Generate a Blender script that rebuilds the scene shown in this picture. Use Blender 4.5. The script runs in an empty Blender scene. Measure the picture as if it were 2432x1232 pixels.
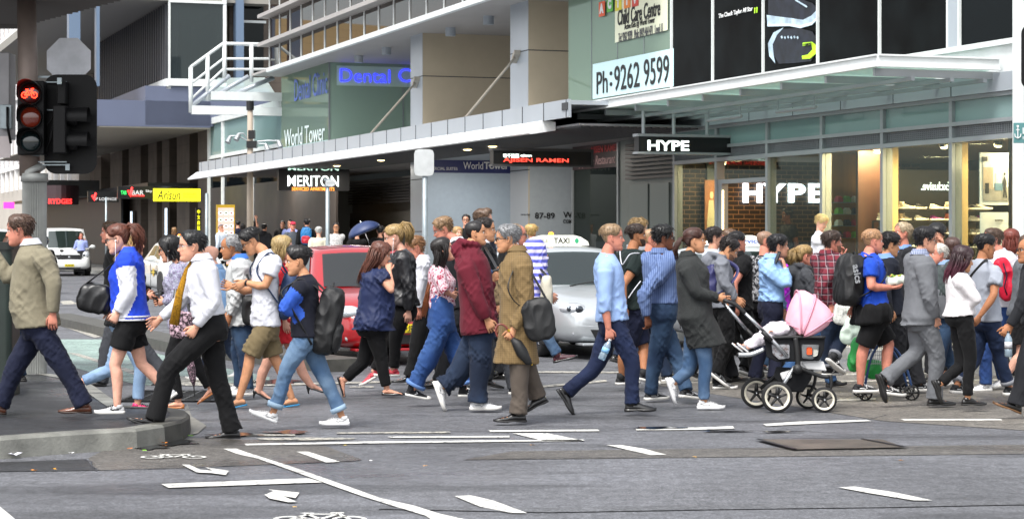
import bpy, bmesh, math, random
import numpy as np
from mathutils import Vector, Matrix, Quaternion
V = Vector
R = math.radians
random.seed(7)
C = bpy.context.scene
COL = C.collection
F, H, CX, HY = 5000.0, 1.62, 1216.0, 562.0      # focal length in photo pixels, eye height, principal column, horizon row
cam_d = bpy.data.cameras.new('camera')
cam = bpy.data.objects.new('camera', cam_d); COL.objects.link(cam)
cam_d.sensor_width = 36.0
cam_d.lens = F / 2432 * 36
cam_d.shift_y = -(616 - HY) / 2432
cam.location = (0, 0, H); cam.rotation_euler = (R(90), 0, 0)
cam_d.clip_end = 2000; cam_d.clip_start = 0.1
cam_d.dof.use_dof = True; cam_d.dof.focus_distance = 19.5; cam_d.dof.aperture_fstop = 9
C.camera = cam
W = bpy.data.worlds.new('World'); C.world = W; W.use_nodes = True
nt = W.node_tree; nt.nodes.clear()
out = nt.nodes.new('ShaderNodeOutputWorld'); bg = nt.nodes.new('ShaderNodeBackground')
sky = nt.nodes.new('ShaderNodeTexSky'); sky.sky_type = 'NISHITA'; sky.sun_disc = False
sky.sun_elevation = R(57); sky.sun_rotation = R(208); sky.dust_density = 3.0; sky.air_density = 1.0
hs = nt.nodes.new('ShaderNodeHueSaturation'); hs.inputs['Saturation'].default_value = 0.22
nt.links.new(sky.outputs[0], hs.inputs['Color']); nt.links.new(hs.outputs[0], bg.inputs['Color'])
bg.inputs['Strength'].default_value = 0.15
nt.links.new(bg.outputs[0], out.inputs['Surface'])
sd = bpy.data.lights.new('sun', 'SUN'); sun = bpy.data.objects.new('sun', sd); COL.objects.link(sun)
sd.energy = 1.5; sd.angle = R(18); sd.color = (1, .97, .92)
sun.rotation_euler = (R(33), 0, R(-28))         # from behind the camera, a little to the right, high
C.view_settings.view_transform = 'Standard'; C.view_settings.look = 'None'
C.view_settings.exposure = 1.24; C.view_settings.gamma = 1
try:
 C.cycles.max_bounces = 6; C.cycles.transparent_max_bounces = 12; C.cycles.use_denoising = True
 C.cycles.diffuse_bounces = 3; C.cycles.glossy_bounces = 3
except Exception: pass
def hx(s):
 s = s.lstrip('#'); c = [int(s[i:i+2], 16) / 255 for i in (0, 2, 4)]
 return tuple(x / 12.92 if x <= .04045 else ((x + .055) / 1.055) ** 2.4 for x in c) + (1,)
MATS = {}
def mat(name, col='#808080', rough=.6, metal=0, var=0, vs=8, bump=0, bs=60, em=0, emc=None, pat=None, spec=.5, coat=0, trans=0, alpha=1, sheen=0, col2=None, ps=1.0, vec=(1, 1, 1), crease=0, cs=6.0):
 if name in MATS: return MATS[name]
 m = bpy.data.materials.new(name); MATS[name] = m; m.use_nodes = True
 n = m.node_tree; N = n.nodes; L = n.links; b = N['Principled BSDF']
 c = hx(col) if isinstance(col, str) else tuple(col) + (1,) * (4 - len(col))
 m.diffuse_color = c
 b.inputs['Base Color'].default_value = c; b.inputs['Roughness'].default_value = rough
 b.inputs['Metallic'].default_value = metal; b.inputs['Specular IOR Level'].default_value = spec
 b.inputs['Coat Weight'].default_value = coat; b.inputs['Transmission Weight'].default_value = trans
 b.inputs['Alpha'].default_value = alpha; b.inputs['Coat Roughness'].default_value = .05
 if sheen: b.inputs['Sheen Weight'].default_value = sheen
 if em:
  b.inputs['Emission Color'].default_value = hx(emc) if emc else c; b.inputs['Emission Strength'].default_value = em
 def node(t, **k):
  x = N.new('ShaderNode' + t)
  for a, v in k.items(): setattr(x, a, v)
  return x
 def mix(f, a, bb, mode='MIX'):
  x = node('Mix', data_type='RGBA', blend_type=mode)
  for s, v in ((x.inputs[0], f), (x.inputs[6], a), (x.inputs[7], bb)):
   if hasattr(v, 'node'): L.new(v, s)
   else: s.default_value = v
  return x.outputs[2]
 if not (var or bump or pat or crease): return m
 tc = node('TexCoord'); mp = node('Mapping'); mp.inputs['Scale'].default_value = vec
 L.new(tc.outputs['Object'], mp.inputs[0]); vec_o = mp.outputs[0]
 def noise(s, d=4, r=.55, src=vec_o):
  x = node('TexNoise'); x.inputs['Scale'].default_value = s; x.inputs['Detail'].default_value = d; x.inputs['Roughness'].default_value = r
  L.new(src, x.inputs['Vector']); return x
 def ramp(src, pts):
  x = node('ValToRGB'); e = x.color_ramp.elements
  while len(e) < len(pts): e.new(.5)
  for k, (p, cc) in enumerate(pts):
   e[k].position = p; e[k].color = cc if not isinstance(cc, str) else hx(cc)
  L.new(src, x.inputs[0]); return x
 def math_(op, a, bb=0.5):
  x = node('Math', operation=op)
  for s, v in ((x.inputs[0], a), (x.inputs[1], bb)):
   if hasattr(v, 'node'): L.new(v, s)
   else: s.default_value = v
  return x.outputs[0]
 cur = c
 sep = node('SeparateXYZ'); L.new(vec_o, sep.inputs[0]); ax = dict(zip('xyz', sep.outputs))
 def stripes(a, period, duty, soft=.02):
  w = math_('FRACT', math_('MULTIPLY', a, 1 / period))
  return math_('LESS_THAN', w, duty)
 c2 = hx(col2) if col2 else (0, 0, 0, 1)
 if pat == 'brick':
  br = node('TexBrick'); L.new(vec_o, br.inputs['Vector']); br.inputs['Scale'].default_value = 1
  cmb = node('CombineXYZ'); L.new(math_('ADD', ax['x'], ax['y']), cmb.inputs[0]); L.new(ax['z'], cmb.inputs[1]); L.new(cmb.outputs[0], br.inputs['Vector'])
  br.inputs['Color1'].default_value = c; br.inputs['Color2'].default_value = tuple(v * .6 for v in c[:3]) + (1,)
  br.inputs['Mortar'].default_value = c2; br.inputs['Brick Width'].default_value = .24 * ps; br.inputs['Row Height'].default_value = .09 * ps
  br.inputs['Mortar Size'].default_value = .008 * ps; cur = br.outputs[0]
 elif pat == 'vstripe': cur = mix(stripes(ax['x'], .012 * ps, .25), cur, c2)
 elif pat == 'hstripe': cur = mix(stripes(ax['z'], .05 * ps, .5), cur, c2)
 elif pat == 'plaid':
  f1 = math_('MULTIPLY', stripes(ax['z'], .085 * ps, .32), .62); f2 = math_('MULTIPLY', stripes(ax['x'], .085 * ps, .32), .62)
  cur = mix(f1, cur, c2); cur = mix(f2, cur, c2)
  cur = mix(stripes(ax['z'], .085 * ps, .06), cur, hx('#958a8e')); cur = mix(stripes(ax['x'], .085 * ps, .06), cur, hx('#958a8e'))
 elif pat == 'check':
  f1 = stripes(ax['z'], .016 * ps, .5); f2 = stripes(ax['x'], .016 * ps, .5)
  cur = mix(math_('MULTIPLY', math_('ADD', f1, f2), .5), cur, c2)
 elif pat == 'blotch':
  vo = node('TexVoronoi'); vo.inputs['Scale'].default_value = 26 / ps; L.new(vec_o, vo.inputs['Vector'])
  cur = mix(ramp(vo.outputs['Distance'], [(0.25, (0, 0, 0, 1)), (.5, (1, 1, 1, 1))]).outputs[0], cur, c2)
  nn = noise(60 / ps, 2); cur = mix(ramp(nn.outputs[0], [(.5, (0, 0, 0, 1)), (.56, (.7, .7, .7, 1))]).outputs[0], cur, c)
 elif pat == 'fleck':
  nn = noise(90 / ps, 3, .7); nn2 = noise(40 / ps, 2)
  cur = mix(ramp(nn.outputs[0], [(.48, (0, 0, 0, 1)), (.6, (1, 1, 1, 1))]).outputs[0], cur, c2)
  cur = mix(ramp(nn2.outputs['Color'], [(.3, '#303060'), (.5, '#c02060'), (.7, '#20a0a0')]).outputs[0], cur, cur) if ps < 0 else cur
 elif pat == 'denim':
  n1 = noise(3.2, 3, .5); n2 = noise(160, 2, .6)
  cur = mix(ramp(n1.outputs[0], [(.38, (0, 0, 0, 1)), (.68, (.75, .75, .75, 1))]).outputs[0], cur, c2)
  cur = mix(math_('MULTIPLY', n2.outputs[0], .45), cur, tuple(v * .35 for v in c[:3]) + (1,))
 elif pat == 'grid':
  f1 = stripes(ax['z'], 1.0 * ps, .03); f2 = stripes(ax['x'], 1.4 * ps, .02)
  cur = mix(math_('MAXIMUM', f1, f2), cur, c2)
 if var:
  nz = noise(vs)
  rp = ramp(nz.outputs[0], [(.3, (1 - var,) * 3 + (1,)), (.7, (1 + var,) * 3 + (1,))])
  cur = mix(1.0, cur, rp.outputs[0], 'MULTIPLY')
 if hasattr(cur, 'node'): L.new(cur, b.inputs['Base Color'])
 if bump:
  nb = noise(bs, 4, .6); bp = node('Bump'); bp.inputs['Strength'].default_value = bump; bp.inputs['Distance'].default_value = .01
  L.new(nb.outputs[0], bp.inputs['Height']); L.new(bp.outputs[0], b.inputs['Normal'])
 if crease:                                           # crumpled cloth: ridged noise, drawn out along a diagonal
  m2 = node('Mapping'); m2.inputs['Scale'].default_value = (1.5, 1.0, .75); m2.inputs['Rotation'].default_value = (0, .6, 0); L.new(tc.outputs['Object'], m2.inputs[0])
  cz = node('TexNoise'); cz.noise_type = 'RIDGED_MULTIFRACTAL'; cz.inputs['Scale'].default_value = cs; cz.inputs['Detail'].default_value = 2.0; cz.inputs['Distortion'].default_value = .5; L.new(m2.outputs[0], cz.inputs['Vector'])
  b2 = node('Bump'); b2.inputs['Strength'].default_value = crease; b2.inputs['Distance'].default_value = .022; L.new(cz.outputs[0], b2.inputs['Height'])
  if bump: L.new(bp.outputs[0], b2.inputs['Normal'])
  L.new(b2.outputs[0], b.inputs['Normal'])
 return m
def tag(o, label=None, cat=None, group=None, kind=None):
 if label: o['label'] = label
 if cat: o['category'] = cat
 if group: o['group'] = group
 if kind: o['kind'] = kind
 return o
def empty(name, loc=(0, 0, 0), rz=0, label=None, cat=None, group=None):
 o = bpy.data.objects.new(name, None); COL.objects.link(o); o.location = loc; o.rotation_euler = (0, 0, rz)
 o.empty_display_size = .1
 return tag(o, label, cat, group)
def frame(d, up=V((0, 0, 1))):
 d = V(d).normalized()
 s = d.cross(up)
 if s.length < 1e-4: s = d.cross(V((0, 1, 0)))
 s.normalize(); return d, s, s.cross(d)
class MB:
 def __init__(s): s.v = []; s.f = []; s.m = []; s.mi = 0
 def add(s, vs, fs, mi=None):
  o = len(s.v); s.v += [tuple(p) for p in vs]; s.f += [tuple(i + o for i in f) for f in fs]
  s.m += [s.mi if mi is None else mi] * len(fs); return s
 def box(s, x0, x1, y0, y1, z0, z1, mi=None, M=None):
  if x0 > x1: x0, x1 = x1, x0
  if y0 > y1: y0, y1 = y1, y0
  if z0 > z1: z0, z1 = z1, z0
  p = [(x, y, z) for z in (z0, z1) for y in (y0, y1) for x in (x0, x1)]
  if M: p = [M @ V(q) for q in p]
  return s.add(p, [(0, 2, 3, 1), (4, 5, 7, 6), (0, 1, 5, 4), (1, 3, 7, 5), (3, 2, 6, 7), (2, 0, 4, 6)], mi)
 def rings(s, rr, caps=True, mi=None, closed=True):
  n = len(rr[0]); vs = [p for r in rr for p in r]; fs = []
  for i in range(len(rr) - 1):
   for j in range(n if closed else n - 1):
    k = (j + 1) % n
    fs.append((i * n + j, i * n + k, (i + 1) * n + k, (i + 1) * n + j))
  if caps and closed: fs.append(tuple(range(n - 1, -1, -1))); fs.append(tuple((len(rr) - 1) * n + j for j in range(n)))
  return s.add(vs, fs, mi)
 def tube(s, pts, rad, n=8, mi=None, caps=True, flat=1.0, up=V((0, 0, 1))):
  pts = [V(p) for p in pts]; k = len(pts)
  if not hasattr(rad, '__len__'): rad = [rad] * k
  rr = []; prev = None
  for i, p in enumerate(pts):
   d = (pts[min(i + 1, k - 1)] - pts[max(i - 1, 0)])
   if d.length < 1e-9: d = V((0, 0, 1))
   d.normalize()
   if prev is None: _, a, b = frame(d, up)
   else:
    a = prev - d * prev.dot(d)
    if a.length < 1e-6: _, a, _b = frame(d, up)
    a.normalize(); b = a.cross(d)
   prev = a
   rr.append([p + a * (rad[i] * math.cos(t)) + b * (rad[i] * flat * math.sin(t)) for t in [2 * math.pi * j / n for j in range(n)]])
  return s.rings(rr, caps, mi)
 def caps_tube(s, pts, rad, n=10, mi=None):
  pts = [V(p) for p in pts]; rad = list(rad) if hasattr(rad, '__len__') else [rad] * len(pts)
  d0 = (pts[0] - pts[1]).normalized(); d1 = (pts[-1] - pts[-2]).normalized()
  P = [pts[0] + d0 * rad[0] * .9, pts[0] + d0 * rad[0] * .55] + pts + [pts[-1] + d1 * rad[-1] * .55, pts[-1] + d1 * rad[-1] * .9]
  Rr = [rad[0] * .35, rad[0] * .8] + rad + [rad[-1] * .8, rad[-1] * .35]
  return s.tube(P, Rr, n, mi)
 def cyl(s, p0, p1, r0, r1=None, n=16, mi=None): return s.tube([p0, p1], [r0, r0 if r1 is None else r1], n, mi)
 def ball(s, c, r, n=10, mi=None, M=None):
  if not hasattr(r, '__len__'): r = (r, r, r)
  c = V(c); rr = []
  for i in range(1, n):
   t = math.pi * i / n; z = math.cos(t); q = math.sin(t)
   ring = [V((q * math.cos(a) * r[0], q * math.sin(a) * r[1], z * r[2])) for a in [2 * math.pi * j / (2 * n) for j in range(2 * n)]]
   rr.append([c + (M @ p if M else p) for p in ring])
  rr = rr[::-1]
  return s.rings(rr, True, mi)
 def prism(s, poly, h0, h1, ax='z', mi=None, M=None):
  def P(a, b, h): return {'z': (a, b, h), 'y': (a, h, b), 'x': (h, a, b)}[ax]
  r0 = [V(P(a, b, h0)) for a, b in poly]; r1 = [V(P(a, b, h1)) for a, b in poly]
  if M: r0 = [M @ p for p in r0]; r1 = [M @ p for p in r1]
  return s.rings([r0, r1], True, mi)
 def quad(s, a, b, c, d, mi=None): return s.add([a, b, c, d], [(0, 1, 2, 3)], mi)
 def build(s, name, mats=None, parent=None, smooth=False, loc=None, rz=0, fix=True, bev=0):
  me = bpy.data.meshes.new(name); me.from_pydata(s.v, [], s.f)
  if mats is not None:
   for x in (mats if isinstance(mats, (list, tuple)) else [mats]): me.materials.append(x)
  if any(s.m): me.polygons.foreach_set('material_index', s.m)
  if fix:
   bm = bmesh.new(); bm.from_mesh(me); bmesh.ops.recalc_face_normals(bm, faces=bm.faces)
   if bev: bmesh.ops.bevel(bm, geom=[e for e in bm.edges if len(e.link_faces) == 2 and e.calc_face_angle(0) > .6], offset=bev, segments=2, affect='EDGES', profile=.5)
   bm.to_mesh(me); bm.free()
  if smooth: me.polygons.foreach_set('use_smooth', [True] * len(me.polygons))
  me.update()
  o = bpy.data.objects.new(name, me); COL.objects.link(o)
  if parent: o.parent = parent
  if loc is not None: o.location = loc; o.rotation_euler = (0, 0, rz)
  return o
def smooth_angle(o, a=35):
 try: o.data.set_sharp_from_angle(angle=R(a))
 except Exception: pass
 return o
DG = None
def remeshed(mb, vox, it=3):
 me = bpy.data.meshes.new('tmp'); me.from_pydata(mb.v, [], mb.f)
 bm = bmesh.new(); bm.from_mesh(me); bmesh.ops.recalc_face_normals(bm, faces=bm.faces); bm.to_mesh(me); bm.free()
 o = bpy.data.objects.new('tmp', me); COL.objects.link(o)
 r = o.modifiers.new('r', 'REMESH'); r.mode = 'VOXEL'; r.voxel_size = vox; r.adaptivity = 0
 if it:
  q = o.modifiers.new('s', 'SMOOTH'); q.factor = .5; q.iterations = it
 dg = bpy.context.evaluated_depsgraph_get(); dg.update()
 ev = o.evaluated_get(dg); m2 = ev.to_mesh()
 nv = len(m2.vertices); co = np.empty(nv * 3); m2.vertices.foreach_get('co', co)
 no = np.empty(nv * 3); m2.vertices.foreach_get('normal', no)
 fl = np.empty(len(m2.loops), dtype=np.int64); m2.loops.foreach_get('vertex_index', fl)
 ls = np.empty(len(m2.polygons), dtype=np.int64); m2.polygons.foreach_get('loop_start', ls)
 ev.to_mesh_clear(); bpy.data.objects.remove(o); bpy.data.meshes.remove(me)
 faces = [tuple(int(a) for a in fl[ls[i]:(ls[i + 1] if i + 1 < len(ls) else len(fl))]) for i in range(len(ls))]
 return co.reshape(-1, 3), no.reshape(-1, 3), faces
def wob(co, s, seed=0, stretch=(1, 1, 1)):
 rs = np.random.RandomState(seed); p = co * np.array(stretch) / s; a = np.zeros(len(p)); w = 0
 for k in range(7):
  d = rs.normal(size=3); d /= np.linalg.norm(d); q = rs.normal(size=3) * .8
  a += np.sin(p @ d * (4 + 2.5 * rs.rand()) + rs.rand() * 6 + 1.6 * np.sin(p @ q * 2.2 + rs.rand() * 6)); w += 1
 return a / math.sqrt(w) / 1.2
def text_mesh(txt, size, bold=0, ext=.004, sx=1.0, align='CENTER', shear=0, spacing=1.0):
 cu = bpy.data.curves.new('t', 'FONT'); cu.body = txt; cu.size = size; cu.align_x = align; cu.align_y = 'CENTER'
 cu.offset = bold; cu.extrude = ext; cu.shear = shear; cu.space_character = spacing; cu.resolution_u = 3
 o = bpy.data.objects.new('t', cu); COL.objects.link(o)
 dg = bpy.context.evaluated_depsgraph_get(); dg.update()
 me = bpy.data.meshes.new_from_object(o.evaluated_get(dg))
 bpy.data.objects.remove(o); bpy.data.curves.remove(cu)
 for v in me.vertices: v.co.x *= sx
 return me
def text(name, txt, m, parent, loc, size, w=None, rot=(R(90), 0, 0), **k):
 me = text_mesh(txt, size, **k)
 if w and len(me.vertices):
  xs = [v.co.x for v in me.vertices]; s = w / max(max(xs) - min(xs), 1e-6)
  for v in me.vertices: v.co.x *= s
 me.name = name; me.materials.clear(); me.materials.append(m)
 o = bpy.data.objects.new(name, me); COL.objects.link(o)
 if parent: o.parent = parent
 o.location = loc; o.rotation_euler = rot; return o
K0 = V((5.11, 25.96, 0)); UX = V((.333, -.943, 0)).normalized(); UY = V((.943, .333, 0)).normalized()
AZ = math.atan2(UX.y, UX.x)
def S(x, y, z=0): return K0 + UX * x + UY * y + V((0, 0, z))
def lx(px, Y):
 r = (px - CX) / F; a = K0 + UY * Y; return (r * a.y - a.x) / (UX.x - r * UX.y)
def sc(X, Y): return F / (K0 + UX * X + UY * Y).y
def lz(py, X, Y): return H + (HY - py) / sc(X, Y)
def ly(px, X):
 r = (px - CX) / F; a = K0 + UX * X; return (r * a.y - a.x) / (UY.x - r * UY.y)
def gnd(px, py, z=0):
 D = F * (H - z) / (py - HY); return V(((px - CX) * D / F, D, z))
def at(px, py, D): return V(((px - CX) * D / F, D, H + (HY - py) * D / F))
CROPS = {0: (0, 0, 1, 1), 1: (0, 480, 2.054, 2.054), 2: (300, 500, 2.1233, 2.1233), 3: (800, 480, 2.1618, 2.1618), 4: (1200, 480, 2.1617, 2.1617),
         5: (1600, 480, 2.282, 2.282), 6: (1960, 480, 2.282, 2.282), 7: (480, 480, 7.6, 7.6), 8: (1620, 480, 5.6, 5.6), 9: (2040, 480, 4.4, 4.4), 10: (1000, 480, 5.6, 5.6), 11: (0, 440, 5.0667, 5.0667)}
def full(c, p): a = CROPS[c]; return (a[0] + p[0] / a[2], a[1] + p[1] / a[3])
SKIN = {'l': '#c9937a', 'p': '#cf9d88', 'a': '#bb8765', 't': '#a06c4c', 'd': '#6b412d', 'r': '#c27f6b'}
def skin(k): return mat('skin_' + k, SKIN[k], rough=.58, var=.13, vs=18, bump=.15, bs=90, spec=.3)
M_EYEW = mat('eye_white', '#cfc8c0', rough=.3); M_IRIS = mat('eye_iris', '#1c120c', rough=.2)
def lipm(k):
 c = hx(SKIN[k]); return mat('lip_' + k, (c[0] * .72, c[1] * .5, c[2] * .5), rough=.4)
HT = [(-.500, .27, .13, .07), (-.485, .325, .08, .13), (-.45, .36, .02, .18), (-.40, .373, -.05, .215), (-.345, .368, -.12, .24), (-.30, .35, -.17, .262), (-.262, .36, -.21, .275), (-.22, .362, -.25, .286), (-.17, .352, -.29, .294),
      (-.12, .347, -.33, .30), (-.06, .342, -.37, .305), (0, .335, -.40, .310), (.05, .345, -.425, .318), (.10, .362, -.44, .324), (.16, .362, -.452, .33), (.23, .35, -.455, .33),
      (.30, .318, -.44, .316), (.36, .27, -.41, .288), (.41, .21, -.35, .243), (.45, .145, -.27, .185), (.48, .07, -.18, .115), (.495, .0, -.10, .05)]
def hsec(z):
 for i in range(len(HT) - 1):
  if HT[i][0] <= z <= HT[i + 1][0]:
   t = (z - HT[i][0]) / (HT[i + 1][0] - HT[i][0]); return tuple(HT[i][k] * (1 - t) + HT[i + 1][k] * t for k in (1, 2, 3))
 return HT[0][1:] if z < HT[0][0] else HT[-1][1:]
def hpoint(z, a, off=0.0):
 f, b, w = hsec(z); w += off; ca, sa = math.cos(a), math.sin(a)
 cy = (f + b) / 2 - .02; fr = f - cy + off; bk = cy - b + off
 x = w * math.copysign(abs(sa) ** .92, sa); y = cy + (fr * abs(ca) ** .88 if ca > 0 else -bk * abs(ca) ** .95)
 return x, y
def face_bump(z, x, a):
 g = lambda u, s: math.exp(-(u / s) ** 2)
 if abs(a) > 1.3: return 0
 d = 0
 if -.19 < z < .10:                                   # nose
  h = (.10 - z) / .22 if z > -.12 else max(0, (z + .19) / .07)
  d += .118 * min(1, h) ** 1.1 * g(x, .030 + .032 * max(0, (.08 - z) / .2))
 d -= .034 * g(z - .015, .05) * (g(x - .135, .075) + g(x + .135, .075))
 d += .014 * g(z - .085, .03) * g(x, .24)
 d += .020 * g(z + .212, .016) * g(x, .10) + .018 * g(z + .262, .018) * g(x, .085) - .010 * g(z + .237, .008) * g(x, .11)
 d -= .012 * g(z + .305, .02) * g(x, .11)
 d += .012 * g(z + .08, .06) * (g(x - .19, .08) + g(x + .19, .08))
 return d
def make_head(mb, c, fx, sx, ux, hh, lod=0, mi=(0, 1, 2, 3, 4), mouth=0):
 nz, na = (44, 48) if not lod else (20, 20)
 P = lambda x, y, z: c + sx * (x * hh) + fx * (y * hh) + ux * (z * hh)
 zs = [-.5 + .995 * (i / (nz - 1)) for i in range(nz)]; rr = []
 angs = []
 for j in range(na):
  t = -1 + 2 * j / na; angs.append(math.pi * (abs(t) ** 1.25) * (1 if t > 0 else -1))
 xy = []
 for z in zs:
  row = []; xr = []
  for a in angs:
   x, y = hpoint(z, a); b = face_bump(z, x, a)
   row.append(P(x, y + b, z)); xr.append((x, a))
  rr.append(row); xy.append(xr)
 o = len(mb.v); n0 = len(mb.f); mb.rings(rr, True, mi[0])
 k = n0
 for i in range(nz - 1):
  for j in range(na):
   z = (zs[i] + zs[i + 1]) / 2; x, a = xy[i][j]
   if abs(a) < 1.1:
    if -.288 < z < -.198 and abs(x) < .105 - abs(z + .24) * .5: mb.m[k] = mi[1]
    elif .072 < z < .108 and .05 < abs(x) < .21: mb.m[k] = mi[4]
   k += 1
 for s in (-1, 1):                                    # eyes and ears
  mb.ball(P(.135 * s, .268, .016), (.047 * hh,) * 3, 6, mi[2])
  mb.ball(P(.135 * s, .283, .014), (.036 * hh,) * 3, 6, mi[3])
  q = [P(s * (.30 + dx), dy, dz) for dx, dy, dz in ((.0, .01, -.11), (.02, -.04, -.125), (.035, -.075, -.03), (.045, -.085, .05), (.03, -.03, .085), (.0, .01, .05))]
  mb.tube(q, [.02 * hh, .03 * hh, .026 * hh, .03 * hh, .026 * hh, .015 * hh], 6, mi[0])
  mb.ball(P(s * .31, -.03, -.02), (.03 * hh, .03 * hh, .07 * hh), 6, mi[0])
def hairline(a, st):
 a = abs(a)
 pts = {'n': [(0, .33), (.5, .31), (.85, .20), (1.1, .05), (1.25, -.02), (1.5, .0), (1.75, .10), (1.95, .0), (2.2, -.18), (2.6, -.26), (3.2, -.27)],
           'f': [(0, .24), (.5, .22), (.8, .08), (1.0, -.10), (1.3, -.18), (1.6, -.1), (1.9, -.22), (2.2, -.36), (2.6, -.42), (3.2, -.42)],
           'g': [(0, .33), (.5, .30), (.8, .2), (1.1, .08), (1.3, .06), (1.6, .1), (1.9, .02), (2.2, -.15), (2.6, -.26), (3.2, -.27)],
           'b': [(0, .62), (.9, .60), (1.1, .15), (1.3, .0), (1.6, .03), (1.75, .10), (1.95, .0), (2.2, -.18), (2.6, -.26), (3.2, -.27)]}[st]
 for i in range(len(pts) - 1):
  if pts[i][0] <= a <= pts[i + 1][0]:
   t = (a - pts[i][0]) / (pts[i + 1][0] - pts[i][0]); return pts[i][1] * (1 - t) + pts[i + 1][1] * t
 return pts[-1][1]
def strands(mb, path, wid, dep, sx, n, r, rnd, taper=.5, nn=4, spread=0.03):
 k = len(path)
 for _ in range(n):
  a = rnd.random() * 2 * math.pi; q = math.sqrt(rnd.random()); L = rnd.uniform(.78, 1.03); ph = rnd.random() * 6; jit = rnd.uniform(-spread, spread)
  pts = []; rad = []
  for i in range(k):
   t = i / (k - 1) * L; ii = min(int(t * (k - 1)), k - 2); tt = t * (k - 1) - ii
   p = path[ii].lerp(path[ii + 1], tt) if tt <= 1 else path[ii + 1] + (path[ii + 1] - path[ii]) * (tt - 1)
   d = (path[ii + 1] - path[ii]).normalized(); b = d.cross(sx).normalized()
   w = wid[ii] * (1 - tt) + wid[ii + 1] * tt; de = dep[ii] * (1 - tt) + dep[ii + 1] * tt
   pts.append(p + sx * (w * q * math.cos(a) + jit * t + .006 * math.sin(ph + 5 * t)) + b * (de * q * math.sin(a) + .006 * math.cos(ph + 6 * t)))
   rad.append(r * (1 - taper * t) * (.35 if i == k - 1 else 1))
  mb.tube(pts, rad, nn)
def make_hair(style, c, fx, sx, ux, hh, rnd, lod, hl=None, root=V((0, 0, 0))):
 k = style.get('k', 'short'); mb = MB(); P = lambda x, y, z: c + sx * (x * hh) + fx * (y * hh) + ux * (z * hh)
 line = style.get('line', {'short': 'n', 'buzz': 'n', 'long': 'f', 'bob': 'f', 'pony': 'g', 'bun': 'g', 'bald': 'b', 'fade': 'n'}[k])
 th = style.get('t', .03 if k != 'buzz' else .008) * .85; top = style.get('top', .025 if k != 'buzz' else .0) * .85
 nz, na = (30, 60) if not lod else (16, 28)
 z0 = -.45; rr = []; hid = []
 sd = rnd.random() * 9
 for i in range(nz):
  z = z0 + (.496 - z0) * (i / (nz - 1)) ** .9; row = []; hr = []
  for j in range(na):
   a = -math.pi + 2 * math.pi * j / na; hlz = hairline(a, line); e = (z - hlz) / .12
   u = max(0, min(1, e)); side = 1 - max(0, min(1, (z - .05) / .3))
   tk = th * (1 - .45 * side * (k in ('short', 'fade', 'bald'))) * (.25 if (k == 'fade' and z < .1) else 1) + top * max(0, min(1, (z - .12) / .25)) ** .8 * (1 + style.get('quiff', 0) * max(0, math.cos(a)))
   comb = .12 * math.sin(a * 23 + z * 9 + sd) + .1 * math.sin(a * 41 - z * 14 + sd * 2) + .12 * math.sin(z * 26 + 3 * math.sin(a * 3 + sd))
   off = -.02 + (.02 + tk * (1 + comb)) * u ** .6
   x, y = hpoint(z, a, off)
   zz = z + (tk * .9 * max(0, (z - .3) / .2) if u > 0 else 0)
   row.append(P(x, y, zz)); hr.append(e > -.25)
  rr.append(row); hid.append(hr)
 vs = [p for r_ in rr for p in r_]; fs = []
 for i in range(nz - 1):
  for j in range(na):
   jj = (j + 1) % na
   if hid[i][j] or hid[i + 1][j] or hid[i + 1][jj]: fs.append((i * na + j, i * na + jj, (i + 1) * na + jj, (i + 1) * na + j))
 fs.append(tuple((nz - 1) * na + j for j in range(na)))
 mb.add(vs, fs)
 if k in ('pony', 'bun', 'long', 'bob') or style.get('locks'):
  for _ in range(36 if lod else 150):
   a0 = rnd.uniform(-math.pi, math.pi); pts = []; rad = []
   if k in ('pony', 'bun'):
    z1 = hairline(a0, line) + .03; zk = style.get('pz', style.get('bz', .2)); a1 = math.pi * (1 if a0 > 0 else -1)
    for t in (0, .2, .45, .7, 1):
     a = a0 + (a1 - a0) * t; z = z1 + (zk - z1) * t + .22 * math.sin(math.pi * t) * (1 if abs(a0) < 1.4 else .3); z = min(z, .47)
     x, y = hpoint(z, a, th + top * max(0, min(1, (z - .12) / .25)) * .8 + .004 + rnd.uniform(-.006, .008)); pts.append(P(x, y, z + (th + top) * .7 * max(0, (z - .3) / .2))); rad.append(.016 * hh * (.5 if t in (0, 1) else 1))
   else:
    a1 = a0 if abs(a0) > 1.25 else math.copysign(1.35 + .3 * rnd.random(), a0); zb = -.40 if abs(a1) > 1.1 else -.1
    if abs(a1) < 1.9: zb = -.22
    for t in (0, .25, .5, .75, 1):
     a = a0 + (a1 - a0) * min(1, t * 1.7); z = .475 + (zb - .475) * t ** 1.4
     if z < hairline(a, line) - .1: break
     x, y = hpoint(z, a, th + .006 + rnd.uniform(-.008, .012)); pts.append(P(x, y, z + (th + top) * .8 * max(0, (z - .3) / .2))); rad.append(.017 * hh * (.5 if t in (0, 1) else 1))
   if len(pts) > 2: mb.tube(pts, rad, 4)
 q = style.get('q', .15 if k in ('short', 'bald', 'fade') else 0) * (0 if k == 'buzz' else 1)
 nt_ = int(style.get('nt', 480) * (.25 if lod else 1))
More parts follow.
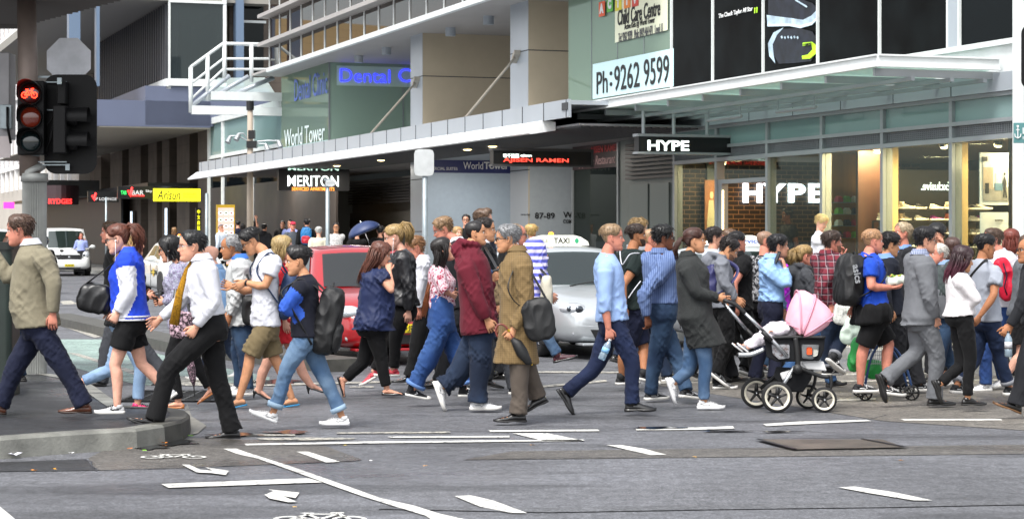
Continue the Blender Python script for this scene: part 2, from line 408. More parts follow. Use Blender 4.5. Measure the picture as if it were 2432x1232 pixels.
 if q:
  for _ in range(nt_):
   z = -.25 + .74 * rnd.random() ** .7; a = rnd.uniform(-math.pi, math.pi)
   if z < hairline(a, line) + .02: continue
   if k == 'fade' and z < .16: continue
   tk = th * (.6 if z < .1 else 1) + top * max(0, min(1, (z - .12) / .25)); x, y = hpoint(z, a, tk * .8)
   zz = z + (tk * .9 * max(0, (z - .3) / .2))
   nrm = V((x, y, (z - .0) * 1.2)).normalized()
   cd = style.get('comb', (0, -.6, -.8)); d = V(cd) + V((rnd.gauss(0, .28), rnd.gauss(0, .28), rnd.gauss(0, .2)))
   d = (d - nrm * d.dot(nrm) * .9).normalized() + nrm * style.get('lift', .2); L = q * rnd.uniform(.6, 1.3)
   p = V((x, y, zz)); pts = [P(*(p)), P(*(p + d * L * .55)), P(*(p + (d - V((0, 0, .12))) * L))]
   mb.tube(pts, [.012 * hh, .013 * hh, .003 * hh], 4)
 n = style.get('n', 90) if not lod else 26
 if k in ('long', 'bob') or hl is not None and k == 'pony' or k == 'bun':
  if k == 'bun':
   bc = P(0, -.47, style.get('bz', .12))
   mb.ball(bc, style.get('br', .17) * hh, 8)
   for _ in range(50):
    a = rnd.random() * 6.28; b = rnd.random() * 3.14; rr_ = style.get('br', .17) * hh
    p = [bc + V((math.sin(b + .0) * math.cos(a + t), math.sin(a + t) * math.sin(b), math.cos(b))) * rr_ * 1.02 for t in (0, .5, 1.0)]
    mb.tube(p, [.01 * hh, .014 * hh, .004 * hh], 4)
  elif k == 'pony':
   zp = style.get('pz', .22); s0 = P(0, -.40, zp); s1 = P(0, -.58, zp + .06)
   e = hl; mid = s1.lerp(e, .45) + (-fx) * (.05 if not style.get('sw') else style['sw']) * 1
   path = [s0, s1, P(0, -.66, zp - .08), mid, e]
   w = style.get('w', .16) * hh; strands(mb, path, [w * .35, w * .5, w * .9, w, w * .6], [w * .35, w * .5, w * .8, w * .9, w * .5], sx, n, .022 * hh, rnd, spread=.02)
  else:
   e = hl if hl is not None else P(0, -.35, -.75); w = style.get('w', .36) * hh
   s0 = P(0, -.12, .30); s1 = P(0, -.24, .0); s2 = P(0, -.24, -.35)
   m_ = s2.lerp(e, .5) + (-fx) * .015
   path = [s0, s1, s2, m_, e]; de = style.get('de', .30) * hh
   strands(mb, path, [w * .55, w * .98, w * 1.0, w * 1.0, w * .8], [de * .5, de * .9, de * .8, de * .62, de * .42], sx, int(n * 1.6), .024 * hh, rnd, spread=.03)
   for sgn in (-1, 1):                      # side locks beside the face
    pl = [P(.20 * sgn, .12, .36), P(.33 * sgn, .10, .10), P(.34 * sgn, .02, -.25), (P(.32 * sgn, -.08, -.5)).lerp(e + sx * (.3 * sgn * hh), .35 if k == 'long' else 0)]
    strands(mb, pl, [.07 * hh] * 4, [.08 * hh, .1 * hh, .12 * hh, .1 * hh], sx, int(n * .35), .024 * hh, rnd, spread=.01)
 return mb
def make_hand(mb, w, d, pn, mi, curl=.5, sz=1.0, r0=.026, thumb=1, lod=0, spread=.11):
 d = d.normalized(); pn = (pn - d * pn.dot(d)).normalized(); s = d.cross(pn).normalized(); n = 6
 def ring(c, a, b, u=None):
  return [c + s * (a * math.cos(t)) + pn * (b * math.sin(t)) for t in [2 * math.pi * j / 12 for j in range(12)]]
 w0 = w - d * .03
 L = .082 * sz
 mb.rings([ring(w0, r0 * 1.02, r0 * .8), ring(w, r0, r0 * .72), ring(w + d * .03 * sz, .034 * sz, .018 * sz), ring(w + d * .065 * sz, .041 * sz, .016 * sz), ring(w + d * L, .040 * sz, .012 * sz), ring(w + d * (L + .008), .034 * sz, .007 * sz)], True, mi)
 for i, (o, ln) in enumerate(((-.031, .068), (-.0105, .078), (.0105, .074), (.030, .058))):
  p = w + d * (L - .006) + s * o * sz; a = spread * (i - 1.5) * .5; pts = [p]; ang = curl * .5; seg = [.46, .30, .24]
  for k in range(3):
   dd = (d * math.cos(ang) + pn * math.sin(ang)) + s * math.sin(a); pts.append(pts[-1] + dd.normalized() * ln * sz * seg[k]); ang += curl * (1.0 if k == 0 else .8)
  mb.caps_tube(pts, [.0088 * sz, .0084 * sz, .0076 * sz, .0062 * sz], n, mi)
 p = w + d * .022 * sz + s * (-.026 * sz * thumb) + pn * .006; t1 = (d * .72 + s * (-.62 * thumb) + pn * .32).normalized(); t2 = (d * .92 + s * (-.2 * thumb) + pn * (.25 + .4 * min(curl, 1))).normalized()
 mb.caps_tube([p, p + t1 * .038 * sz, p + t1 * .038 * sz + t2 * .03 * sz, p + t1 * .038 * sz + (t2 * .054 * sz)], [.013 * sz, .0105 * sz, .0095 * sz, .0072 * sz], n, mi)
def foot_frame(fwd, pitch): return (fwd * math.cos(pitch) + V((0, 0, 1)) * math.sin(pitch)).normalized()
def shoe_mesh(kind, A, fwd, pitch, sz=1.0, lod=0):
 mb = MB(); d = foot_frame(fwd, pitch); side = fwd.cross(V((0, 0, 1))).normalized(); u = side.cross(d).normalized()
 if u.z < 0 and abs(pitch) < 1.5: u = -u
 P = lambda x, y, z: A + d * (x * sz) + side * (y * sz) + u * ((z - .078) * sz)
 st = [(-.068, .024, .055), (-.062, .031, .070), (-.03, .036, .082), (.02, .038, .086), (.06, .040, .078), (.10, .046, .062), (.14, .049, .052), (.175, .044, .045), (.20, .032, .036), (.212, .016, .024)]
 if kind in ('dress',): st = [(x * 1.06 if x > .1 else x, w * .95, h * (1.04 if x < .1 else .9)) for x, w, h in st]
 if kind in ('boot', 'hi'): st = [(x, w * 1.02, h * 1.1) for x, w, h in st]
 low = kind in ('flat', 'heel')
 z0 = .022 if not low else .005
 if kind in ('sandal', 'bare'):
  if kind == 'sandal':
   mb.rings([[P(x, s_ * w, z) for s_, z in ((-1, 0), (1, 0), (1, .012), (-1, .012))] for x, w in ((-.068, .02), (-.05, .036), (.0, .036), (.08, .042), (.15, .048), (.2, .036), (.215, .012))], True, 1)
   for s_ in (-1, 1): mb.tube([P(.15, 0, .02), P(.12, .02 * s_, .048), P(.07, .04 * s_, .012)], .006, 5, 0)
  return mb
 if not low:
  rr = []
  for x, w, h in st:
   rr.append([P(x, w * math.cos(t), z0 - .004 + max(0, math.sin(t)) ** .8 * (h - z0) if math.sin(t) > 0 else z0 - .004) for t in [math.pi * j / 8 for j in range(9)]])
  mb.rings(rr, True, 0)
  so = [(-.074, .022), (-.064, .034), (-.03, .040), (.04, .042), (.10, .050), (.15, .053), (.19, .044), (.212, .027), (.222, .01)]
  hgt = {'sneaker': .03, 'dress': .018, 'boot': .026, 'hi': .026}[kind]
  curve = lambda x: .010 * max(0, (x - .13) / .09) ** 2
  arch = .008 if kind in ('dress', 'boot') else 0
  mb.rings([[P(x, s_ * w, z + curve(x)) for s_, z in ((-1, (arch if .0 < x < .08 else 0)), (1, (arch if .0 < x < .08 else 0)), (1, hgt), (-1, hgt))] for x, w in so], True, 1)
  if kind == 'dress': pass
  if kind in ('sneaker', 'hi') and not lod:
   for i in range(6):
    x = .045 + i * .017; h = .078 - i * .0058
    mb.tube([P(x, -.022, h - .006), P(x + .004, 0, h + .010), P(x, .022, h - .006)], .0036, 4, 2)
   if kind == 'sneaker': mb.rings([[P(x, s_ * .0415, z) for s_, z in ((-1, .04), (1, .04), (1, .05), (-1, .05))] for x in (-.02, .03)], True, 2)
   for s_ in (-1, 1): mb.tube([P(.03, s_ * .041, .034), P(.06, s_ * .0425, .052), P(.045, s_ * .037, .068)], .0045, 5, 2)
  if kind == 'hi': mb.rings([[P(x, s_ * w, z) for s_, z in ((-1, .005), (1, .005), (1, .045), (-1, .045))] for x, w in ((.172, .047), (.2, .035), (.215, .014))], True, 1)
  if kind in ('boot', 'hi'):
   hs = .15 if kind == 'boot' else .125; vz = V((0, 0, 1))
   mb.tube([P(-.02, 0, .05), P(-.015, 0, .09), P(-.015, 0, hs)], [.045 * sz, .043 * sz, .044 * sz], 12, 0)
   if not lod:
    for i in range(4): mb.tube([P(.022, -.02, .088 + .014 * i), P(.034, 0, .09 + .014 * i), P(.022, .02, .088 + .014 * i)], .003, 4, 2)
  else:
   mb.tube([P(-.018, 0, .05), P(-.014, 0, .088)], [.040 * sz, .036 * sz], 12, 0)
 else:
  hl = .065 if kind == 'heel' else 0
  Q = lambda x, y, z: P(x, y, z + (hl * max(0, min(1, (.12 - x) / .16)) if hl else 0) - (0 if not hl else 0))
  rr = []
  for x, w, h in [(-.066, .020, .046), (-.06, .029, .052), (-.03, .033, .03), (.02, .033, .022), (.07, .036, .026), (.11, .042, .038), (.15, .043, .038), (.185, .034, .03), (.21, .020, .020), (.222, .006, .012)]:
   rr.append([Q(x, w * math.cos(t), .004 + max(0, math.sin(t)) ** .7 * h) for t in [math.pi * j / 8 for j in range(9)]])
  mb.rings(rr, True, 0)
  if hl: mb.tube([Q(-.045, 0, .01), Q(-.05, 0, -.03), Q(-.046, 0, -.058)], [.02, .009, .006], 8, 0)
 return mb
def foot_mesh(mb, A, fwd, pitch, mi, sz=1.0, hl=0):
 d = foot_frame(fwd, pitch); side = fwd.cross(V((0, 0, 1))).normalized(); u = side.cross(d).normalized()
 if u.z < 0 and abs(pitch) < 1.5: u = -u
 Q = lambda x, y, z: A + d * (x * sz) + side * (y * sz) + u * ((z - .072 + hl * max(0, min(1, (.12 - x) / .16))) * sz)
 rr = [[Q(x, w * math.cos(t), zc + h * math.sin(t)) for t in [2 * math.pi * j / 10 for j in range(10)]] for x, w, zc, h in [(-.055, .018, .03, .016), (-.045, .029, .035, .026), (-.02, .031, .045, .034), (.02, .031, .045, .034), (.06, .034, .036, .026), (.11, .04, .026, .017), (.15, .042, .02, .012), (.175, .036, .018, .010)]]
 mb.rings(rr, True, mi)
 for i, (o, ln) in enumerate(((-.028, .03), (-.010, .030), (.004, .027), (.017, .023), (.029, .018))):
  mb.caps_tube([Q(.165, o, .016), Q(.165 + ln, o * 1.05, .012)], [.011 if i == 0 else .008, .008 if i == 0 else .006], 6, mi)
def limb(mb, pts, rad, n=14):
 mb.caps_tube(pts, rad, n)
 for p, r in list(zip(pts, rad))[1:-1]: mb.ball(p, r * .98, 6)
def interp_path(pts, rad, t0, t1, steps=7):
 n = len(pts) - 1; out_p = []; out_r = []
 for i in range(steps + 1):
  t = (t0 + (t1 - t0) * i / steps) * n; k = min(int(t), n - 1); f = t - k
  out_p.append(pts[k].lerp(pts[k + 1], f)); out_r.append(rad[k] * (1 - f) + rad[k + 1] * f)
 return out_p, out_r
TORSO = [(-.17, .125, .100, 0), (-.06, .168, .122, -.005), (.04, .172, .122, -.008), (.2, .158, .112, 0), (.38, .138, .100, .005), (.55, .148, .108, .008), (.72, .162, .116, .008), (.84, .165, .108, 0), (.93, .13, .085, -.004), (1.0, .066, .064, 0)]
PEOPLE = []; PINFO = {}
def person(name='person', label='', c=0, D=None, gy=None, k=0, yaw=180, sk='p', hair=None, hc='#2a1c14', hd=None, hy=0, hp=0, hr=0, N=None, P=None, an=None, af=None, ln=None, lf=None,
           st=.3, ph=1, top=None, bot=None, sh=None, g=1.0, belly=0, fem=0, hs=1.0, wo=None, cn=.45, cf=.45, grp=None, lod=0, hl=None, extra=(), kid=0, an2=None, fz=0, hnd=None, hnf=None, hgt=None, sd=None, cat='person', jac=None, we=None, seat=0):
 rnd = random.Random(sum(ord(ch) for ch in label) * 7 + 3)
 full_ = lambda p: full(c, p)
 if D is None: D = F * (H - k) / (gy - HY)
 s = F / D
 yr = R(yaw + fz); fwd = V((math.cos(yr), math.sin(yr), 0)); side = V((fwd.y, -fwd.x, 0)); up = V((0, 0, 1))     # side = person's right
 def wp(p, y):
  q = full_(p); return V(((q[0] - CX) * y / F, y, H + (HY - q[1]) * y / F))
 hc3 = wp(hd, D); head_z = hc3.z - k
 ht = hgt or (head_z + .118 * hs) ; kk = ht / 1.75 if not kid else ht / 1.75
 if abs(side.y) > .3: sn = side if side.y < 0 else -side
 else: sn = side if side.x > 0 else -side
 sf = -sn; base = V((hc3.x, D, k))
 hh = .232 * hs
 Nt = hc3 + V((0, 0, -.175 * (hh / .232))) - fwd * .035
 if N: Nt = wp(N, D)
 Pt = V((Nt.x, D, k + .50 * ht + .02))
 if P: Pt = wp(P, D)
 spine = (Nt - Pt); T = spine.length; tu = spine.normalized(); gg = g
 J = {}
 for nm, sv, fr in (('n', sn, 1 if ph > 0 else -1), ('f', sf, -1 if ph > 0 else 1)):
  shw = (.178 if not fem else .155) * kk * (.5 + .5 * g)
  J['s' + nm] = Pt + spine * .875 + sv * shw + (fwd * .0)
  J['h' + nm] = Pt + sv * .088 * kk
  J['e' + nm] = J['s' + nm] + sv * .05 + fwd * (-.06 - .05 * fr * (st > .05)) - up * .27 * kk
  J['w' + nm] = J['e' + nm] + fwd * (.07 - .06 * fr * (st > .05)) - up * .25 * kk - sv * .01
  if fr > 0:
   J['k' + nm] = V((Pt.x, Pt.y, k)) + sv * .085 * kk + fwd * (.62 * st) + up * .50 * kk; J['a' + nm] = V((Pt.x, Pt.y, k)) + sv * .08 * kk + fwd * st * 1.0 + up * .078
   J['p' + nm] = 5 if st > .05 else 0
  else:
   J['k' + nm] = V((Pt.x, Pt.y, k)) + sv * .085 * kk + fwd * (-.18 * st) + up * .47 * kk; J['a' + nm] = V((Pt.x, Pt.y, k)) + sv * .08 * kk - fwd * st * 1.15 + up * (.078 + .35 * st)
   J['p' + nm] = -80 * st if st > .05 else 0
 def ov(key, p, dy=0):
  y = J[key].y + dy; q = wp(p, y); J[key] = q
 for nm, arm, leg in (('n', an, ln), ('f', af, lf)):
  sv = sn if nm == 'n' else sf
  if arm:
   w_ = wo if wo is not None else None
   ov('e' + nm, arm[0:2])
   if w_ is not None: J['w' + nm].y = (Pt + sv * w_).y
   if len(arm) > 4: J['w' + nm].y -= arm[4]
   ov('w' + nm, arm[2:4])
   if len(arm) > 5: J['s' + nm] = wp(arm[5:7], J['s' + nm].y)
  if leg: ov('k' + nm, leg[0:2]); ov('a' + nm, leg[2:4]); J['p' + nm] = leg[4] if len(leg) > 4 else 0
 loc = V((Pt.x, D, k))
 for q in J:
  if q[0] != 'p': J[q] = J[q] - loc
 Pl = Pt - loc; Nl = Nt - loc; hcl = hc3 - loc
 hyr = R(yaw + fz + hy); hf = V((math.cos(hyr), math.sin(hyr), 0)); hs_ = V((hf.y, -hf.x, 0)); a = R(hp); hu = up
 hf2 = hf * math.cos(a) + up * math.sin(a); hu = up * math.cos(a) - hf * math.sin(a)
 if hr: qn = Quaternion(hf2, R(hr)); hu = qn @ hu; hs_ = qn @ hs_
 tf = fwd - tu * fwd.dot(tu); tf.normalize()
 ks = kk * (.6 + .4 * g); fw_ = (.93 if fem else 1.0)
 def ring(f, hw, hdp, yo, e=0.0, n=22, cen=None):
  cc = cen if cen is not None else Pl + (Nl - Pl) * f
  b = belly * math.exp(-((f - .3) / .28) ** 2)
  cc = cc + tf * (yo + b * .5)
  hw2 = hw + e; hd2 = hdp + e + b * .5
  return [cc + side * (hw2 * math.copysign(abs(math.sin(t)) ** .85, math.sin(t))) + tf * (hd2 * math.copysign(abs(math.cos(t)) ** .95, math.cos(t))) for t in [2 * math.pi * j / n for j in range(n)]]
 def tors(f):
  L_ = TORSO; f = max(L_[0][0], min(1, f))
  for i in range(len(L_) - 1):
   if L_[i][0] <= f <= L_[i + 1][0]:
    t = (f - L_[i][0]) / (L_[i + 1][0] - L_[i][0]); hw, hdp, yo = [L_[i][q] * (1 - t) + L_[i + 1][q] * t for q in (1, 2, 3)]
    break
  G = g if f < .9 else 1 + (g - 1) * .4
  hw *= kk * G; hdp *= kk * G
  if fem:
   hw *= .93 if f > .3 else 1.0; hw *= (.93 if .25 < f < .5 else 1)
   bust = math.exp(-((f - .68) / .1) ** 2) * .035 * kk; hdp += bust * .5; yo += bust * .5
   hb = math.exp(-((f + .0) / .14) ** 2) * .012; hdp += hb; yo -= hb
  return hw, hdp, yo
 body = MB()
 cl_t = -.014 if top else 0
 body.rings([ring(f, *tors(f), cl_t * (f < .95)) for f in (-.17, -.1, -.03, .06, .2, .38, .55, .7, .82, .9, .96, 1.0)])
 nr = (.058 if not fem else .048) * kk * (.7 + .3 * g) * (hs if kid else 1)
 nk_top = hcl - hu * .22 * hh - hf2 * .06 * hh
 body.caps_tube([Nl - tu * .05, Nl.lerp(nk_top, .35), nk_top], [nr * 1.15, nr, nr * .95], 14)
 al = (g * .6 + .4) * kk * (.86 if fem else 1)
 AR = [.056 * al, .050 * al, .041 * al, .043 * al, .034 * al, .027 * al]
 LG = [.085 * kk * (g * .7 + .3), .080 * kk * (g * .7 + .3), .054 * kk * (g * .5 + .5), .056 * kk * (g * .5 + .5), .050 * kk * (g * .4 + .6), .034 * kk]
 AP = {}; LP = {}
 for nm in 'nf':
  s_, e, w = J['s' + nm], J['e' + nm], J['w' + nm]
  AP[nm] = [s_, s_.lerp(e, .45), e.lerp(s_, .06), e.lerp(w, .25), e.lerp(w, .7), w]
  tk_ = (top or ('x',))[0]; slv = (top[2] if top and len(top) > 2 else {}).get('sl', {'tee': .3, 'tank': 0}.get(tk_, 1)) if top else 0
  limb(body, AP[nm], [r * (.84 if (i_ / 5 < slv - .12 or jac) and i_ < 5 else 1) for i_, r in enumerate(AR)])
  h_, kn, a_ = J['h' + nm], J['k' + nm], J['a' + nm]; bk = -fwd * .012
  LP[nm] = [h_, h_.lerp(kn, .35), kn, kn.lerp(a_, .2) + bk, kn.lerp(a_, .45) + bk, a_]
  lng = bot and bot[0] not in ('shorts', 'skirt')
  limb(body, LP[nm], [r * (.84 if (lng and i_ < 5) or i_ == 0 else 1) for i_, r in enumerate(LG)])
 vox = .030 if lod else .014
 co, no, fc = remeshed(body, vox, 2)
 me = MB(); me.add(co, fc, 0)
 mb = me; hnds = {}
 make_head(mb, hcl, hf2, hs_, hu, hh, lod)
 for nm in 'nf':
  e, w = J['e' + nm], J['w' + nm]; d = (w - e).normalized(); sv = sn if nm == 'n' else sf; cu = cn if nm == 'n' else cf
  hx_ = hnd if nm == 'n' else hnf; hd_ = d; pn = -sv
  if hx_:
   if hx_.get('d'): hd_ = V(hx_['d']).normalized()
   if hx_.get('p'): pn = V(hx_['p'])
  if abs(hd_.dot(pn.normalized())) > .9: pn = -fwd if abs(hd_.dot(fwd)) < .8 else -up
  thumb = 1
  sgn = hd_.cross((pn - hd_ * pn.dot(hd_)).normalized()); thumb = -1 if sgn.dot(fwd + up * .3) > 0 else 1
  w2 = w
  if cu is not None: make_hand(mb, w2, hd_, pn, 0, cu, 1.0 * (.9 if fem else 1) * kk ** .5, AR[-1], thumb, lod)
  hnds[nm] = (w2 + hd_ * .075 + (pn - hd_ * pn.dot(hd_)).normalized() * .02, hd_)
  hl_ = .06 if sh and sh[0] == 'heel' else 0
  foot_mesh(mb, J['a' + nm], fwd, R(J['p' + nm]), 0, (kk if not fem else kk * .92) * (.80 if sh and sh[0] in ('sneaker', 'dress', 'boot', 'hi') else 1), hl_)
 root = mb.build(name, [skin(sk), lipm(sk), M_EYEW, M_IRIS, mat('brow_' + hc, hc, rough=.8)], smooth=True, loc=loc, fix=True)
 tag(root, label, cat, grp)
 hst = hair or {'k': 'short'}
 if hst.get('k') != 'none':
  hm = make_hair(hst, hcl, hf2, hs_, hu, hh, rnd, lod, (wp(hl, D + (hst.get('dy', 0))) - loc) if hl else None)
  hcol2 = hst.get('c2')
  hm.build('hair', hairmat(hc, hst.get('c2'), hst.get('gz', 0)), root, smooth=True)
 ev = .018 if lod else .0115
 def garment(nm_, m_, mbx, fold=.006, seed=0, fs=.09, it=3, mats=None):
  co, no, fc = remeshed(mbx, ev, it)
  if fold and not lod:
   rot = lambda q, a: np.stack([q[:, 0] * math.cos(a) + q[:, 2] * math.sin(a), q[:, 1], -q[:, 0] * math.sin(a) + q[:, 2] * math.cos(a)], 1)
   w1 = wob(rot(co, .7), fs * 1.5, seed + 1, (1.6, .7, .45)); w2 = wob(rot(co, -.6), fs * 1.1, seed + 2, (1.7, .8, .5)); mk = np.clip(wob(co, .35, seed + 3) * .9 + .55, .1, 1.3); w3 = wob(co, fs * 2.2, seed + 4)
   rd = (1 - np.abs(w1)).clip(0) ** 2.2 + .7 * (1 - np.abs(w2)).clip(0) ** 2.5
   co = co + no * ((rd - .55) * fold * mk * 1.3 + w3 * fold * .3)[:, None]
  b = MB(); b.add(co, fc); return b.build(nm_, m_, root, smooth=True, fix=False)
 def tors_ring_path(f0, f1, e0, e1, loose, n=9):
  out_ = []
  hwc, hdc, _ = tors(.75)
  for i in range(n + 1):
   f = f0 + (f1 - f0) * i / n; hw, hdp, yo = tors(f); e = e0 + (e1 - e0) * i / n + (.012 * max(0, 1 - (f - f0) / .3) if f0 < .14 else 0)
   if f < .7: hw = hw * (1 - loose) + max(hw, hwc * 1.03) * loose; hdp = hdp * (1 - loose) + max(hdp, hdc * 1.05) * loose
   out_.append(ring(f, hw, hdp, yo, e))
  return out_
 out = {'root': root, 'loc': loc, 'J': J, 'hands': hnds, 'P': Pl, 'N': Nl, 'fwd': fwd, 'side': side, 'sn': sn, 'tf': tf, 'tu': tu, 'head': (hcl, hf2, hs_, hu, hh), 'D': D, 'kk': kk, 'ring': ring, 'tors': tors, 'wp': lambda p, y=None: wp(p, D if y is None else y) - loc, 'label': label, 'garment': garment}
 sdd = rnd.randint(0, 999)
 belt_f = .30
 if bot:
  kd, m_ = bot[0], bot[1]; o = bot[2] if len(bot) > 2 else {}
  wd = {'slim': (.010, .008, .006), 'jeans': (.014, .016, .02), 'suit': (.016, .024, .034), 'wide': (.02, .04, .05), 'legging': (.004, .004, .004), 'shorts': (.018, .03, .03), 'skirt': (.01, .01, .01)}[kd]
  b = MB(); belt_f = o.get('belt', .28)
  th_ = min([(t[2] if len(t) > 2 else {}).get('hem', {'shirt': .22, 'fit': .24, 'blazer': -.06, 'jacket': -.06, 'coat': -.5}.get(t[0], .06)) for t in (top, jac) if t] + [9])
  if 'belt' not in o and th_ < .14: belt_f = max(.10, th_ + .08)
  b.rings([ring(f, *tors(f), .012 - (.012 if f > th_ + .02 and th_ < .14 else 0)) for f in sorted({-.16, -.08, 0, min(.1, belt_f - .02), belt_f})])
  end = o.get('end', {'shorts': .45, 'skirt': .4, 'legging': .95, 'slim': .965}.get(kd, 1.01))     # fraction of hip..ankle (0.5 = knee)
  if kd != 'skirt':
   for nm in 'nf':
    pts = [LP[nm][0], LP[nm][0].lerp(LP[nm][2], .5), LP[nm][2], LP[nm][2].lerp(LP[nm][5], .5) - fwd * .008, LP[nm][5]]
    er = o.get('end_' + nm, end)
    rad = [LG[0] + wd[0], LG[1] + wd[0], LG[2] + wd[1] + .006, max(LG[4] + wd[1] * .6, LG[2] + wd[2] * .4) + .002, LG[5] + wd[2] + .016]
    pp, rr = interp_path(pts, rad, 0, er, 9)
    if kd == 'shorts': rr = [r + .01 * i / 9 for i, r in enumerate(rr)]
    b.tube(pp, rr, 16)
    b.ball(pp[0], rr[0], 7)
  else:
   zend = o.get('hem'); q = wp(zend, D) - loc if zend else (J['kn'] + J['kf']) / 2
   b.rings([ring(.05, *tors(.05), .014), ring(0, .19 * kk, .14 * kk, 0, 0, cen=Pl.lerp(q, .5)), ring(0, .20 * kk, .17 * kk, 0, 0, cen=q)][::-1])
  garment('skirt' if kd == 'skirt' else ('shorts' if kd == 'shorts' else ('leggings' if kd == 'legging' else 'trousers')), m_, b, {'legging': .002, 'slim': .004, 'jeans': .007, 'suit': .006, 'wide': .009, 'shorts': .008, 'skirt': .01}[kd], sdd, .08)
  if o.get('cuff'):                               # turned-up cuffs
   for nm in 'nf':
    pts = [LP[nm][2], LP[nm][5]]; r_ = LG[5] + wd[2] + .018; b = MB()
    p0 = pts[0].lerp(pts[1], 2 * end - 1 - .1); p1 = pts[0].lerp(pts[1], 2 * end - 1 + .01); b.tube([p0, p1], [r_ + .003, r_], 16); b.build('turned_up_cuff', o['cuff'], root, smooth=True)
  if o.get('b'):
   b = MB(); hw, hdp, yo = tors(belt_f); r1 = ring(belt_f - .035, hw, hdp, yo, .017); r2 = ring(belt_f + .03, hw, hdp, yo, .016); b.rings([r1, r2], True); b.build('belt', o['b'], root, smooth=True)
 tops = [t for t in (top, jac) if t]
 for ti, tp in enumerate(tops):
  kd, m_ = tp[0], tp[1]; o = tp[2] if len(tp) > 2 else {}
  e = o.get('e', {'tee': .014, 'shirt': .014, 'knit': .02, 'hood': .026, 'jacket': .026, 'coat': .03, 'blazer': .024, 'tank': .020, 'fit': .013}[kd]) + (.012 if ti else 0)
  loose = o.get('loose', {'tee': .6, 'shirt': .35, 'knit': .7, 'hood': .85, 'jacket': .8, 'coat': 1, 'blazer': .5, 'tank': .6, 'fit': .1}[kd])
  sl = o.get('sl', {'tee': .27, 'tank': 0.05}.get(kd, .97))
  hem = o.get('hem', .06 if kd in ('tee', 'knit', 'hood', 'tank') else (.24 if kd in ('fit',) else (.22 if kd == 'shirt' else (-.06 if kd in ('blazer', 'jacket') else -.5))))
  b = MB(); rr = tors_ring_path(max(hem, -.1), .93, e, e * .8, loose)
  hw, hdp, yo = tors(1.0); rr.append(ring(.99, hw + .012, hdp + .012, yo, .004))
  hb = o.get('hb')                                 # long hem: (x, y, half depth px) in the photo
  if hb:
   q = wp(hb[:2], D) - loc; hd_m = hb[2] / s / CROPS[c][2]; hw0, hd0, yo0 = tors(0)
   fl = [ring(0, (hw0 + e) * (1 - t) + max(hd_m * .95, hw0 + e) * t, (max(hd0, tors(.75)[1]) + e) * (1 - t) + hd_m * t, 0, 0, cen=(Pl.lerp(q, t))) for t in (1, .75, .5, .25)]
   rr = tors_ring_path(.05, .93, e, e * .8, loose) + [rr[-1]]; rr = fl + rr
  b.rings(rr)
  b.tube([Nl - tu * .075, Nl - tu * .03, Nl.lerp(nk_top, .16)], [nr * 1.15 + .03, nr * 1.15 + .018, nr + .009], 14)
  sr = o.get('sr', 0)
  for nm in 'nf':
   if o.get('no_' + nm): continue
   s_, el, w = J['s' + nm], J['e' + nm], J['w' + nm]
   ea = e * .8
   wrist_r = max(AR[5] + ea * .6, AR[5] + .012 + (.008 if kd in ('blazer', 'coat', 'jacket') else 0))
   pts = [s_, s_.lerp(el, .5), el, el.lerp(w, .5), w]; rad = [AR[0] + ea + .012 + sr, AR[1] + ea + sr + .004, AR[3] + ea + sr, AR[3] + ea * .8 - .002 + sr, wrist_r + sr * .6]
   b.ball(s_ - sn * 0 + (Nl + (Pl - Nl) * .12 - s_) * .12, (AR[0] + ea + .014), 8)
   if sl > .06:
    pp, r2 = interp_path(pts, rad, 0, sl if nm == 'n' else o.get('slf', sl), 9)
    if kd == 'tee': r2 = [r + .012 * i / 9 for i, r in enumerate(r2)]
    b.tube(pp, r2, 14)
   if o.get('rib') and sl > .9:
    pass
  if kd == 'hood':
   hb_ = Nl + tu * .015 - tf * .05
   for t in range(9):
    a1 = math.pi * (.15 + .7 * t / 8) ;
   ringp = [Nl + tu * (.012 + .03 * math.cos(t) * -1) + side * (.095 * math.sin(t)) - tf * (.075 * -math.cos(t) * 1 + .0) * 1 for t in [2 * math.pi * j / 14 for j in range(15)]]
   ringp = [Nl + tu * (.03 - .035 * math.cos(t)) + side * (.092 * math.sin(t)) + tf * (.085 * math.cos(t)) for t in [2 * math.pi * j / 14 for j in range(15)]]
   b.tube(ringp, .030, 10)
   if not o.get('hup'): b.ball(hb_ - tf * .05 - tu * .03, (.085, .085, .085), 7)
   else: b.ball(hcl - hf2 * .025 + hu * .01, (.125, .12, .145), 10); b.tube([hcl - hu * .02, Nl - tu * .03], [.11, .12], 12)
  if kd in ('knit', 'tee') and not o.get('vneck'):
   pass
  nm_ = {'tee': 't_shirt', 'shirt': 'shirt', 'knit': 'sweater', 'hood': 'hoodie', 'jacket': 'jacket', 'coat': 'coat', 'blazer': 'suit_jacket', 'tank': 'sleeveless_top', 'fit': 'shirt'}[kd]
  nm_ = o.get('name', nm_)
  mm = m_
  go = garment(nm_, m_, b, o.get('fold', {'tee': .009, 'shirt': .010, 'knit': .008, 'hood': .010, 'jacket': .009, 'coat': .009, 'blazer': .006, 'tank': .008, 'fit': .004}[kd]), sdd + 5 + ti, .10)
  out['top'] = go
  if o.get('m2'):                                  # sleeves of another colour
   go.data.materials.append(o['m2']); n_ = len(go.data.vertices); cc = np.empty(n_ * 3); go.data.vertices.foreach_get('co', cc); cc = cc.reshape(-1, 3)
   is_s = np.zeros(n_, bool)
   for nm in 'nf':
    s_, el, w = [np.array(J[q + nm]) for q in 'sew'];
    for p0, p1, t0 in ((s_, el, .12), (el, w, -.2)):
     dd = p1 - p0; t = ((cc - p0) @ dd) / (dd @ dd); ds = np.linalg.norm(cc - p0 - np.clip(t, 0, 1)[:, None] * dd, axis=1); is_s |= (ds < .085) & (t > t0) & (t < 1.3) & (np.abs((cc - np.array(Pl)) @ np.array(side)) > .10 * kk)
